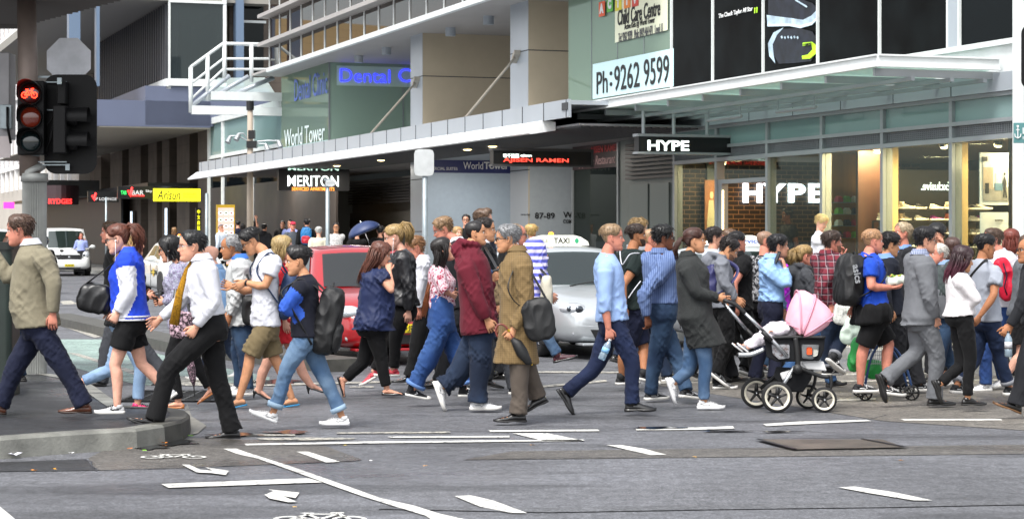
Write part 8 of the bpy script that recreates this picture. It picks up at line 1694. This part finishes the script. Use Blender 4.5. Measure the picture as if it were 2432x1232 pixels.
backpack('greyhoodie', 'indigo drawstring rucksack on the man in the grey hoodie', (198, 425), 5, N_PURP, (.27, .12, .36), pitch=R(6), off=-.02)
backpack('magenta', 'purple rucksack on the person in the magenta jacket', (452, 540), 5, mat('nylon_purple', '#4a2c6a', rough=.5), (.20, .12, .34), off=-.25)
backpack(None, 'blue and red hiking rucksack on the person in the black hoodie', (1880, 610), 7, mat('nylon_azure', '#1c6ea8', rough=.5), (.30, .16, .48), off=-.2, P_=FB, pocket=mat('nylon_red', '#b02030', rough=.5))
me = text_mesh('asics', .10, bold=.002, ext=.002); me.name = 'lettering'; me.materials.clear(); me.materials.append(mat('emblem_grey', '#8a8d90')); bp_ = [o for o in bpy.data.objects if o.get('label', '').startswith('large black rucksack')][0]
o = bpy.data.objects.new('lettering', me); COL.objects.link(o); o.parent = bp_; o.location = (.045, -.195, .06); o.rotation_euler = (R(90), R(80), R(12))
def strapbag(label, px, c, D, size, m, k, pitch=0, rot=0, sh_='n', via=None, cat='shoulder bag', name='shoulder_bag', shape=None, sw=.016, ends=None):
 cen = at(*full(c, px), D); o, M = soft(name, label, cat, cen, size, m, rot, pitch, .6, shape=shape, fold=.012)
 p = PP[k]; s1 = p['loc'] + p['J']['s' + sh_]; nk = p['loc'] + p['N']; top_ = s1.lerp(nk, .36) + V((0, 0, .05)); e0_ = cen + M @ V((-size[0] * .42, 0, size[2] * .35)); e1_ = cen + M @ V((size[0] * .42, 0, size[2] * .35))
 f_ = p['fwd'] * .12; sd_ = p['sn'] * .14
 pts1 = [e0_] + ([at(*full(c, v), D + dd) for v, *r_ in [(via_[:2], 0) for via_ in (via or [])] for dd in (-.02,)]) + [top_]
 child_tube('strap', smooth_path(pts1), sw, M_BELT, o, cen, .3); child_tube('strap', smooth_path([top_, top_.lerp(e1_, .5) + p['sn'] * .05, e1_]), sw, M_BELT, o, cen, .3); return o
strapbag('black messenger bag hanging behind the elderly man in the checked trench coat', (1035, 600), 3, 18.0, (.26, .12, .36), N_BLK, 'trench', pitch=R(-12), via=[(905, 500), (880, 420)])
strapbag('large soft black leather handbag on the shoulder of the varsity jacket woman', (465, 468), 1, 17.05, (.27, .14, .23), mat('bag_leather', '#0d0d0f', rough=.35, bump=.15, bs=40, crease=.7, cs=6), 'varsity', pitch=R(12), shape=lambda z: 1.0 - .12 * z, cat='handbag', name='handbag')
strapbag('small black satchel at the side of the grey-haired man in the windbreaker', (622, 500), 2, 20.75, (.14, .10, .28), N_BLK, 'greyhair', name='satchel', cat='satchel')
strapbag('patterned fabric handbag with trim held by the woman with the black bob', (275, 575), 2, 19.2, (.20, .08, .24), cm('bag_pattern', '#b89aa6', pat='blotch', col2='#2a2024'), 'bob', cat='handbag', name='handbag', pitch=R(8))
strapbag('camouflage fabric bag between the maroon hoodie and the trench coat', (808, 445), 3, 20.4, (.24, .12, .32), cm('camo', '#7c6a50', pat='blotch', col2='#4c3f2e', ps=1.5), 'trackjacket', name='tote_bag', cat='bag', pitch=R(-18))
strapbag('pale canvas tote bag on the back of the hooded girl in lilac stripes', (212, 470), 4, 20.3, (.10, .22, .34), cm('canvas_pale', '#b9b4a4'), 'striped', name='tote_bag', cat='bag')
def cord(name, label, cat, pts, r, m, flat=1):
 c0 = V(pts[0]); b = MB(); b.tube([V(p) - c0 for p in smooth_path(pts)], r, 7, flat=flat); o = b.build(name, m, smooth=True); o.location = c0; return tag(o, label, cat)
C4 = lambda x, y, D: at(*full(4, (x, y)), D)
oo = cord('drawstring_bag', 'thin white drawstring straps of a black bag on the bearded man in the black tee', 'bag strap', [C4(588, 245, 21.9), C4(600, 320, 21.78), C4(640, 268, 21.75), C4(690, 262, 21.9)], .006, K_WHT)
cord('bag_cord', 'white cord running down beside the elbow of the bearded man in the black tee', 'bag strap', [C4(632, 492, 21.8), C4(660, 450, 21.8), C4(695, 405, 21.85)], .006, K_WHT)
C6 = lambda x, y, D: at(*full(6, (x, y)), D)
p = PP['greytee']; cord('cross_strap', 'black webbing strap across the back of the man in the grey tee', 'bag strap', [C6(775, 425, 20.22), C6(800, 385, 20.18), C6(850, 330, 20.2), C6(875, 315, 20.32), C6(880, 330, 20.6)], .018, N_BLK, .3)
w = PP['trench']['loc'] + PP['trench']['hands']['n'][0]; C3 = lambda x, y, D: at(*full(3, (x, y)), D); Du = w.y - .03
o = cord('folded_umbrella', 'folded black umbrella with reddish brown hook handle in the old man\'s hand', 'umbrella', [C3(824, 690, Du), C3(815, 655, Du), C3(830, 628, Du), C3(858, 632, Du), C3(885, 662, Du), C3(905, 700, Du)], .0085, mat('hook_wood', '#6a2a22', rough=.3, coat=.5))
b = MB(); c0 = V(o.location); pts = [C3(900, 700, Du) - c0, C3(925, 725, Du) - c0, C3(950, 770, Du) - c0, C3(985, 822, Du) - c0, C3(1000, 832, Du) - c0]; b.tube(pts, [.018, .045, .052, .030, .008], 12); u = b.build('canopy', N_BLK, o, smooth=True); b = MB(); b.cyl(C3(878, 652, Du) - c0, C3(886, 664, Du) - c0, .012, n=8); b.build('gold_ring', mat('gold_ring', '#b8962c', metal=.9, rough=.3), o)
b = MB(); b.ball(C3(1001, 833, Du) - c0, .008, 5); b.build('tip', MATS['gold_ring'], o)
C2 = lambda x, y, D: at(*full(2, (x, y)), D)
o = cord('folded_umbrella', 'pink and black patterned folded umbrella hanging point down near the crossing line', 'umbrella', [C2(340, 880, 19.3), C2(345, 936, 19.3)], .006, M_PLK); c0 = V(o.location); b = MB(); b.tube([C2(318, 740, 19.3) - c0, C2(328, 800, 19.3) - c0, C2(336, 850, 19.3) - c0, C2(341, 885, 19.3) - c0], [.03, .04, .03, .008], 10); b.build('canopy', cm('umbrella_pattern', '#8f7480', pat='blotch', col2='#221c20', ps=.6), o, smooth=True)
o = cord('umbrella_grip', 'black curved umbrella handle with navy cover tucked under the maroon sleeve', 'umbrella', [C3(770, 375, 19.5), C3(800, 355, 19.5), C3(830, 348, 19.5), C3(846, 362, 19.5)], .012, M_PLK); c0 = V(o.location); b = MB(); b.tube([C3(745, 395, 19.5) - c0, C3(775, 368, 19.5) - c0, C3(800, 352, 19.5) - c0], [.03, .034, .018], 10); b.build('cover', N_NAVY, o, smooth=True)
def bottle(label, p0, p1, r, m, lab_m, cap_m, liquid=None):
 o = empty('bottle', p0, 0, label, 'bottle'); d = V(p1) - V(p0); L_ = d.length; u = d.normalized(); b = MB(); b.tube([u * (L_ * t) for t in (0, .04, .3, .34, .6, .72, .88, .93, .97)], [r * .8, r, r, r * .93, r, r * .95, r * .45, r * .34, r * .34], 14); b.build('bottle_body', m, o, smooth=True)
 b = MB(); b.tube([u * (L_ * .36), u * (L_ * .6)], [r * 1.02] * 2, 14); b.build('label_band', lab_m, o, smooth=True); b = MB(); b.tube([u * (L_ * .95), u * (L_ * 1.02)], [r * .42] * 2, 10); b.build('cap', cap_m, o, smooth=True)
 if liquid: b = MB(); b.tube([u * (L_ * .03), u * (L_ * .36)], [r * .97] * 2, 14); b.build('drink', liquid, o, smooth=True)
 return o
G_PET = glass('bottle_plastic', '#cfe0ee', .5, body=.35, bodyc='#b8cede')
hb = PP['bluesweater']['loc'] + PP['bluesweater']['hands']['n'][0]; bottle('clear water bottle with blue label held by the man in the pale blue sweater', C4(492, 808, hb.y - .02), C4(538, 705, hb.y - .02), .034, G_PET, mat('label_blue', '#7fb2dc', rough=.5), S_WHT)
he = PP['edgesuit']['loc'] + PP['edgesuit']['hands']['f'][0]; De = 18.55; bottle('half full dark cola bottle in the hand at the right picture edge', C6(993, 838, De), C6(992, 700, De), .033, G_PET, mat('label_pale', '#b8b8bc'), S_BLK, mat('cola', '#160a08', rough=.1))
def slab(name, label, cat, c_, sx_, sy_, sz_, rot, m): b = MB(); b.box(-sx_ / 2, sx_ / 2, -sy_ / 2, sy_ / 2, -sz_ / 2, sz_ / 2); o = b.build(name, m, bev=.004); o.location = c_; o.rotation_euler = rot; return tag(o, label, cat)
ph = PP['phone']; slab('phone', 'black phone pressed to the ear of the man in the light blue shirt', 'phone', ph['loc'] + ph['hands']['n'][0] * 1 + V((-.045, -.01, .035)), .012, .07, .14, (R(5), R(22), R(20)), mat('phone_black', '#0c0c0e', rough=.15))
bw = PP['bob']['loc'] + PP['bob']['hands']['n'][0]; slab('phone', 'dark phone held flat by the woman with the black bob', 'phone', bw + V((-.05, 0, .04)), .15, .07, .012, (0, R(30), 0), MATS['phone_black']); pw = PP['palejeans']['loc'] + PP['palejeans']['hands']['n'][0]; slab('phone', 'black phone held out between the blue jacket and the white sleeve', 'phone', pw + V((.03, 0, .03)), .12, .07, .012, (0, R(-15), 0), MATS['phone_black'])
hb = PP['bluetee']['loc'] + PP['bluetee']['hands']['n'][0]; o, _ = soft('food_wrap', 'half eaten salad wrap in crumpled paper held by the man in the blue tee', 'food', hb + V((-.01, 0, .045)), (.20, .10, .07), mat('paper_crumple', '#c8cfc4', rough=.6), 0, R(-8), .8, fold=.02)
rf = random.Random(3); b = MB()
for i in range(26): b.ball((rf.uniform(-.08, .09), rf.uniform(-.035, .035), .03 + rf.uniform(0, .03)), (rf.uniform(.008, .018), .01, .008), 5, i % 3)
b.build('filling', [mat('lettuce', '#7fa83a', rough=.6), mat('bread', '#c89a54', rough=.7), mat('avocado', '#a8b848', rough=.6)], o, smooth=True)
C5 = lambda x, y, D: at(*full(5, (x, y)), D)
o, M = soft('carrier_bag', 'white and pale green plastic carrier bag hanging beside the black shorts', 'bag', C5(968, 672, 21.3), (.15, .10, .36), mat('bag_plastic', '#c3d2c6', rough=.35), 0, R(16), .8, fold=.02, shape=lambda z: 1 - .35 * z); child_tube('handle', [C5(938, 605, 21.3), C5(945, 570, 21.3), C5(958, 575, 21.3), C5(965, 610, 21.3)], .008, MATS['bag_plastic'], o, o.location)
o, M = soft('paper_bag', 'white paper bag with small grey print between plaid shirt and rucksack', 'bag', C5(912, 608, 21.6), (.17, .07, .21), mat('paper_white', '#c9cac4', rough=.7, pat='fleck', col2='#8a8c86', ps=5), 0, R(8), .4, fold=.006)
hp_ = PP['plaid']['loc'] + PP['plaid']['hands']['n'][0]
o, M = soft('red_jacket', 'bright red folded jacket with navy piping carried against the white shirt', 'jacket', C6(972, 420, 21.9), (.18, .14, .42), cm('red_nylon', '#b81a34', rough=.5), 0, R(-14), .8, fold=.03); child_tube('piping', [C6(965, 330, 21.82), C6(985, 400, 21.8), C6(970, 460, 21.8), C6(985, 500, 21.82)], .007, K_NAVY, o, o.location)
pb = PP['bluetee']; b = MB(); hem = pb['wp']((262, 660)); cen1 = pb['P'].lerp(pb['N'], .12)
b.rings([pb['ring'](0, .215, .185, 0, 0, cen=V((pb['P'].x - .03, pb['P'].y, hem.z + .02))), pb['ring'](0, .222, .18, 0, 0, cen=pb['P'] + V((-.01, 0, .02))), pb['ring'](.14, *pb['tors'](.14), .04), pb['ring'](.2, *pb['tors'](.2), .03)])
co, no, fc = remeshed(b, .0115, 2); co += no * ((1 - np.abs(wob(co, .11, 5, (1.3, 1, .4)))) * .02)[:, None]; g_ = MB(); g_.add(co, fc); g_.build('tied_jacket', cm('tied_black', '#0c0c0e'), pb['root'], smooth=True, fix=False)
o = empty('open_umbrella', at(868, 556, 50), 0, 'open blue umbrella held low among the far pedestrians', 'umbrella'); rU = .42; b = MB(); rr = []
for i in range(7):
 t = (i + .15) / 6.2 * math.pi * .46; rr.append([V((rU * math.sin(t) * (1 + .0 * j) * math.cos(2 * math.pi * j / 24) * (1 - .05 * abs(math.sin(4 * 2 * math.pi * j / 24)) * i / 6), rU * math.sin(t) * math.sin(2 * math.pi * j / 24), .30 * math.cos(t))) for j in range(24)])
M = Matrix.Rotation(R(-22), 3, 'Y'); b.rings([[M @ p for p in r_] for r_ in rr[::-1]], True); b.build('canopy', mat('umbrella_blue', '#26355c', rough=.5), o, smooth=True); b = MB(); b.tube([M @ V((0, 0, .34)), M @ V((0, 0, -.5))], .01, 6); b.build('shaft', M_CHR, o)
DP = 19.6; sP = F / DP; PR = empty('pram', gnd(1846, 970) * 1.0, 0, 'black and silver four wheeled pram with pink hood pushed across the road', 'pram'); O = V(PR.location); O.y = DP
PR.location = O
def q5(x, y, dy=0): p = at(*full(5, (x, y)), DP + dy); return p - O
M_TUBE = mat('silver_tube', '#b4b7ba', rough=.25, metal=.8); M_PINK = cm('pink_hood', '#dca0ae', rough=.8); M_MESH = cm('pram_black', '#141518')
def tb(nm, pts, r, m, par=PR, **k): b = MB(); b.tube(smooth_path(pts) if len(pts) > 2 else pts, r, 10, **k); return b.build(nm, m, par, smooth=True)
for nm, (wx, wy), r_, dy in (('big', (560, 1043), 84, -.22), ('big', (447, 1024), 84, .30), ('small', (815, 1056), 68, -.18), ('small', (727, 1040), 66, .24)):
 rr_ = r_ / 2.282 / sP; c_ = q5(wx, wy, dy); c_.z = max(c_.z, rr_ - O.z); w = empty('wheel', c_); w.parent = PR; n_ = 32
 c_.z = rr_ + .002 - O.z; w.location = c_
 T_ = lambda r0, y, t: V((r0 * math.cos(t), y, r0 * math.sin(t)))
 b = MB(); b.rings([[T_(r0, y, 2 * math.pi * j / n_) for j in range(n_)] for r0, y in ((rr_ * .80, -.024), (rr_ * .93, -.026), (rr_, -.012), (rr_, .012), (rr_ * .93, .026), (rr_ * .80, .024), (rr_ * .8, -.024))], False); b.build('tyre', M_TYRE, w, smooth=True)
 b = MB(); b.rings([[T_(r0, y, 2 * math.pi * j / n_) for j in range(n_)] for r0, y in ((rr_ * .80, -.026), (rr_ * .80, .026), (rr_ * .66, .022), (rr_ * .64, 0), (rr_ * .66, -.022), (rr_ * .80, -.026))], False); b.build('rim', mat('rim_cream', '#cfc9b8', rough=.4), w, smooth=True)
 b = MB()
 for k_ in range(5): t = 2 * math.pi * k_ / 5 + .3; b.tube([T_(.01, -.012, t), T_(rr_ * .66, -.018, t)], [rr_ * .16, rr_ * .09], 6, flat=.7)
 b.ball((0, -.01, 0), (rr_ * .17, .03, rr_ * .17), 8); b.build('spokes', M_PLK, w, smooth=True); b = MB(); b.ball((0, -.045, 0), .01, 6); b.build('hub_bolt', M_CHR, w)
tb('handle_grip', [q5(282, 535, -.24), q5(335, 555, -.24), q5(385, 600, -.24)], .020, M_PLK); tb('push_bar', [q5(385, 600, -.24), q5(490, 700, -.24)], .016, M_TUBE); tb('push_bar', [q5(490, 700, -.24), q5(615, 832, -.24)], .018, M_TUBE)
tb('handle_grip', [q5(282, 535, -.24), q5(278, 532, 0), q5(270, 545, .22)], .020, M_PLK); tb('push_bar', [q5(270, 545, .24), q5(395, 690, .24)], .016, M_TUBE); tb('push_bar', [q5(395, 690, .24), q5(450, 745, .24)], .019, M_PLK)
for y_ in (-.24,): b = MB(); b.tube([q5(480, 700, y_ - .02), q5(530, 750, y_ - .02)], [.03, .03], 8, flat=.7); b.build('clamp', M_PLK, PR, smooth=True)
tb('frame_leg', [q5(655, 890, -.22), q5(560, 1043, -.20)], .018, M_TUBE); tb('frame_leg', [q5(690, 900, -.2), q5(790, 940, -.18), q5(840, 945, -.18)], .019, M_PLK); tb('front_fork', [q5(850, 935, -.18), q5(852, 1000, -.18), q5(818, 1056, -.15)], .017, M_PLK); tb('frame_leg', [q5(600, 900, .24), q5(470, 1010, .26)], .018, M_PLK); tb('front_fork', [q5(770, 930, .22), q5(760, 990, .22), q5(730, 1040, .22)], .015, M_PLK)
tb('upright', [q5(660, 735, -.23), q5(668, 800, -.23), q5(675, 900, -.22)], .026, M_PLK); b = MB(); b.cyl(q5(672, 903, -.27), q5(672, 903, -.17), .045, n=16); b.build('joint', M_PLK, PR, smooth=True)
tb('axle', [q5(560, 1043, -.22), q5(447, 1024, .30)], .012, M_PLK); tb('axle', [q5(818, 1056, -.15), q5(730, 1040, .22)], .010, M_PLK)
def basket(nm, pts, y0, y1, m): b = MB(); r0 = [q5(x, y, y0) for x, y in pts]; r1 = [q5(x, y, y1) for x, y in pts]; b.rings([r0, r1]); return b.build(nm, m, PR, bev=.012)
basket('carrycot', [(490, 735), (820, 732), (815, 800), (790, 860), (560, 865), (505, 840)], -.21, .24, M_MESH); tb('cot_rim', [q5(486, 736, -.225), q5(650, 730, -.225), q5(822, 732, -.225)], .014, M_PLK)
basket('mesh_window', [(530, 768), (628, 768), (628, 845), (570, 850), (535, 820)], -.222, -.214, mat('mesh_tint', '#8a8c90', rough=.6, pat='fleck', col2='#5a4a48', ps=6)); basket('mesh_window', [(692, 768), (790, 768), (780, 830), (750, 850), (696, 845)], -.222, -.214, mat('mesh_tint2', '#5b5e60', rough=.6, var=.3, vs=12))
basket('orange_pack', [(720, 785), (750, 785), (750, 825), (720, 825)], -.228, -.223, mat('orange_pack', '#d8521c')); basket('white_pack', [(755, 790), (785, 795), (780, 830), (755, 838)], -.227, -.223, mat('pack_pale', '#a8a8a0')); basket('fabric_basket', [(555, 890), (760, 905), (745, 960), (700, 1030), (600, 1025), (540, 940)], -.13, .2, M_MESH)
basket('paper_bundle', [(575, 925), (640, 905), (640, 950), (590, 965)], -.16, -.1, mat('bundle_white', '#c8c8c8', rough=.6)); basket('paper_bundle', [(690, 868), (812, 860), (830, 915), (720, 905)], -.17, .15, MATS['bundle_white'])
tb('leg_rest', [q5(350, 826, -.16), q5(420, 824, -.16), q5(492, 795, -.16)], .022, M_TUBE); tb('leg_rest_pad', [q5(352, 826, -.12), q5(370, 826, .0), q5(352, 826, .15)], .024, M_PLK); tb('leg_rest', [q5(350, 826, .16), q5(420, 822, .16), q5(492, 795, .16)], .022, M_TUBE)
b = MB(); piv = q5(672, 725, 0); rr = []
RIB = [((605, 655), 0), ((625, 560), .9), ((668, 478), 1), ((705, 470), 1), ((760, 505), 1), ((830, 560), 1), ((862, 600), .95), ((852, 660), .9), ((748, 722), .4)]
for (x, y), kk_ in RIB:
 a_ = q5(x, y, 0); ring_ = []
 for j in range(17):
  t = -1 + 2 * j / 16; u = abs(t) ** 2.6; p = a_.lerp(piv, u * .92); p.y = .25 * math.sin(t * math.pi / 2) * (1 if kk_ else .9); ring_.append(p)
 rr.append(ring_)
b.rings(rr, False, closed=False); hood = b.build('hood', M_PINK, PR, smooth=True); so = hood.modifiers.new('t', 'SOLIDIFY'); so.thickness = .008; sb = hood.modifiers.new('s', 'SUBSURF'); sb.levels = 1; sb.render_levels = 1
for (x, y) in ((668, 478), (762, 503), (860, 605)):
 a_ = q5(x, y, 0); pts = []
 for j in range(17): t = -1 + 2 * j / 16; u = abs(t) ** 2.6; p = a_.lerp(piv, u * .92); p.y = .256 * math.sin(t * math.pi / 2); pts.append(p)
 b = MB(); b.tube(pts, .009, 6); b.build('hood_rib', mat('pink_seam', '#c98a9c', rough=.7), hood, smooth=True)
b = MB(); b.tube([q5(605, 655, -.2), q5(690, 690, -.235), q5(860, 640, -.2)], [.012] * 3, 6, flat=.5); b.build('hood_fold', MATS['pink_seam'], hood, smooth=True)
yb_ = -.02; B = MB()
def bj(x, y, d=0): return q5(x, y, yb_ + d)
B.caps_tube([bj(640, 702), bj(590, 698), bj(540, 702), bj(505, 722)], [.055, .075, .078, .07], 14); limb(B, [bj(510, 735, -.06), bj(455, 742, -.07), bj(405, 785, -.08)], [.045, .042, .026]); limb(B, [bj(510, 735, .06), bj(470, 748, .06), bj(372, 785, .07)], [.045, .042, .026])
limb(B, [bj(610, 690, -.08), bj(570, 700, -.12), bj(545, 700, -.1)], [.03, .027, .02]); limb(B, [bj(610, 690, .08), bj(575, 690, .1), bj(555, 672, .05)], [.03, .027, .02])
co, no, fc = remeshed(B, .007, 3); g_ = MB(); g_.add(co, fc)
hc_ = bj(672, 690); fb = V((-.35, -.25, .9)).normalized(); ub = V((.95, 0, .3)); ub = (ub - fb * ub.dot(fb)).normalized(); sb_ = fb.cross(ub); make_head(g_, hc_, fb, sb_, ub, .165, 1)
for s_ in (-1, 1): make_hand(g_, bj(545, 700 - (s_ > 0) * 25, -.1 if s_ < 0 else .05), V((-.9, 0, .2)), V((0, 0, -1)), 0, .8, .45, .016, 1)
for d_ in (-1, 1): foot_mesh(g_, bj(400 if d_ < 0 else 370, 788, .075 * d_), V((-1, 0, 0)), R(40), 0, .42)
baby = g_.build('baby', [skin('p'), lipm('p'), M_EYEW, M_IRIS, mat('brow_baby', '#8a6a50')], smooth=True); baby.location = O; tag(baby, 'baby in pale clothes lying back under the pink pram hood', 'baby')
B2 = MB(); B2.caps_tube([bj(640, 702), bj(590, 696), bj(540, 700), bj(505, 722)], [.063, .086, .09, .08], 14); limb(B2, [bj(510, 735, -.06), bj(455, 742, -.07), bj(418, 772, -.08)], [.056, .052, .038]); limb(B2, [bj(510, 735, .06), bj(470, 748, .06), bj(400, 772, .07)], [.056, .052, .038]); limb(B2, [bj(610, 690, -.08), bj(570, 700, -.12), bj(555, 700, -.1)], [.042, .04, .03])
co, no, fc = remeshed(B2, .008, 2); co += no * ((1 - np.abs(wob(co, .07, 9))) * .008)[:, None]; g_ = MB(); g_.add(co, fc); g_.build('romper', cm('baby_white', '#d6cfd6'), baby, smooth=True, fix=False)
for d_ in (-1, 1): shoe_mesh('sneaker', bj(400 if d_ < 0 else 372, 788, .075 * d_), V((-1, 0, 0)), R(38), .46, 1).build('shoe', [cm('baby_shoe', '#7a7a80', pat='fleck', col2='#2a2a2c', ps=2), S_WHT, S_BLK], baby, smooth=True)
DR = 21.0; sR = F / DR; RO = empty('walking_frame', V((gnd(2085, 945).x, DR, 0)), 0, 'blue walking frame with wire basket, green bag and small black wheels', 'walking frame'); OR = V(RO.location)
def q6(x, y, dy=0): return at(*full(6, (x, y)), DR + dy) - OR
M_BLUF = mat('frame_blue', '#26406a', rough=.35, metal=.3)
def tr(nm, pts, r, m, par=RO): b = MB(); b.tube(smooth_path(pts) if len(pts) > 2 else pts, r, 9); return b.build(nm, m, par, smooth=True)
for dy in (-.2, .25):
 o_ = 0 if dy < 0 else -25
 tr('frame_tube', [q6(305 + o_, 745, dy), q6(250 + o_, 840, dy), q6(222 + o_, 960, dy), q6(218 + o_, 1010, dy)], .013, M_BLUF); tr('frame_tube', [q6(300 + o_, 750, dy), q6(385 + o_, 800, dy), q6(440 + o_, 900, dy), q6(468 + o_, 1000, dy)], .013, M_BLUF)
 for (x, y, r_) in ((468 + o_, 1034, .078), (216 + o_ * 1.2, 1022, .072)):
  c_ = q6(x, y, dy); c_.z = r_ + .002; w = empty('wheel', c_); w.parent = RO; n_ = 24; b = MB(); b.rings([[V((r0 * math.cos(t), yy, r0 * math.sin(t))) for t in [2 * math.pi * j / n_ for j in range(n_)]] for r0, yy in ((r_ * .8, -.014), (r_, -.01), (r_, .01), (r_ * .8, .014), (r_ * .8, -.014))], False); b.build('tyre', M_TYRE, w, smooth=True)
  b = MB();
  for k_ in range(6): t = math.pi * k_ / 3; b.tube([(0, 0, 0), (r_ * .82 * math.cos(t), 0, r_ * .82 * math.sin(t))], .007, 5)
  b.ball((0, 0, 0), .018, 6); b.build('spokes', M_PLK, w, smooth=True)
b = MB()
for i in range(7): x = 252 + i * 11; b.tube([q6(x, 780, -.12), q6(x - 4, 880, -.12)], .003, 4);
for i in range(5): y = 785 + i * 22; b.tube([q6(248, y, -.12), q6(322, y, -.12)], .003, 4); b.tube([q6(248, y, -.12), q6(240, y - 6, .2)], .003, 4)
b.build('wire_basket', mat('wire_grey', '#b4b6b8', rough=.4, metal=.6), RO); o, M = soft('green_bag', '', '', q6(255, 905, .02), (.20, .24, .16), mat('bag_green', '#1f8a3c', rough=.5), 0, 0, .8, RO, fold=.02); o, M = soft('green_bag', 'bright green shopping bag hanging at the handle of the walking frame', 'bag', q6(165, 820, .05) + OR, (.10, .16, .34), MATS['bag_green'], 0, R(12), .8, None, fold=.02)
DS = 60; sx0 = (112 - CX) * DS / F; rider = person(label='scooter rider in black jacket and glossy black helmet', grp=FAR, c=0, D=DS, k=0, yaw=285, hd=(104, 573), lod=1, st=.0, hair={'k': 'none'}, top=('jacket', K_BLK), bot=('jeans', K_BLK), sh=('boot', S_BLK), an=(132, 622, 130, 645), ln=(122, 680, 130, 712, 0), lf=(100, 680, 98, 712, 0), P=(112, 660), N=(108, 590), sk='l')
hb_ = rider['head']; b = MB(); b.ball(hb_[0] + V((0, 0, .02)), (.15, .165, .165), 12); hel = b.build('helmet', mat('helmet_black', '#101114', rough=.08, coat=1), rider['root'], smooth=True); b = MB(); b.ball(hb_[0] + V((0.03, -.05, .0)), (.12, .12, .06), 10); b.build('visor', mat('visor_dark', '#39404a', rough=.05), hel, smooth=True)
SC_ = empty('motor_scooter', (sx0, DS, 0), R(285), 'dark motor scooter under the helmeted rider in front of the white van', 'scooter')
for x in (-.6, .65):
 w = empty('wheel', (x, 0, .25)); w.parent = SC_; b = MB(); b.rings([[V((r0 * math.cos(t), y, r0 * math.sin(t))) for t in [2 * math.pi * j / 20 for j in range(20)]] for r0, y in ((.15, -.05), (.24, -.05), (.25, 0), (.24, .05), (.15, .05), (.15, -.05))], False); b.build('tyre', M_TYRE, w, smooth=True); b = MB(); b.cyl((0, -.03, 0), (0, .03, 0), .16, n=14); b.build('rim', M_RIM, w)
b = MB(); b.prism([(-.75, .45), (-.7, .78), (-.1, .76), (.05, .35), (.42, .32), (.5, 1.0), (.58, 1.0), (.7, .5), (.55, .22), (-.3, .25)], -.17, .17, 'y'); b.build('fairing', mat('scooter_black', '#131418', rough=.3), SC_, bev=.03); b = MB(); b.box(-.72, -.08, -.15, .15, .76, .84); b.build('seat', M_PLK, SC_, bev=.03); b = MB(); b.tube([(.5, -.35, 1.05), (.5, 0, .98), (.5, .35, 1.05)], .018, 6); b.tube([(.5, .3, 1.03), (.52, .38, 1.2)], .008, 5); b.ball((.52, .38, 1.22), (.02, .06, .04), 6); b.build('handlebar', M_PLK, SC_); b = MB(); b.ball((.62, 0, .8), (.06, .09, .07), 8); b.build('headlight', M_HL, SC_, smooth=True)
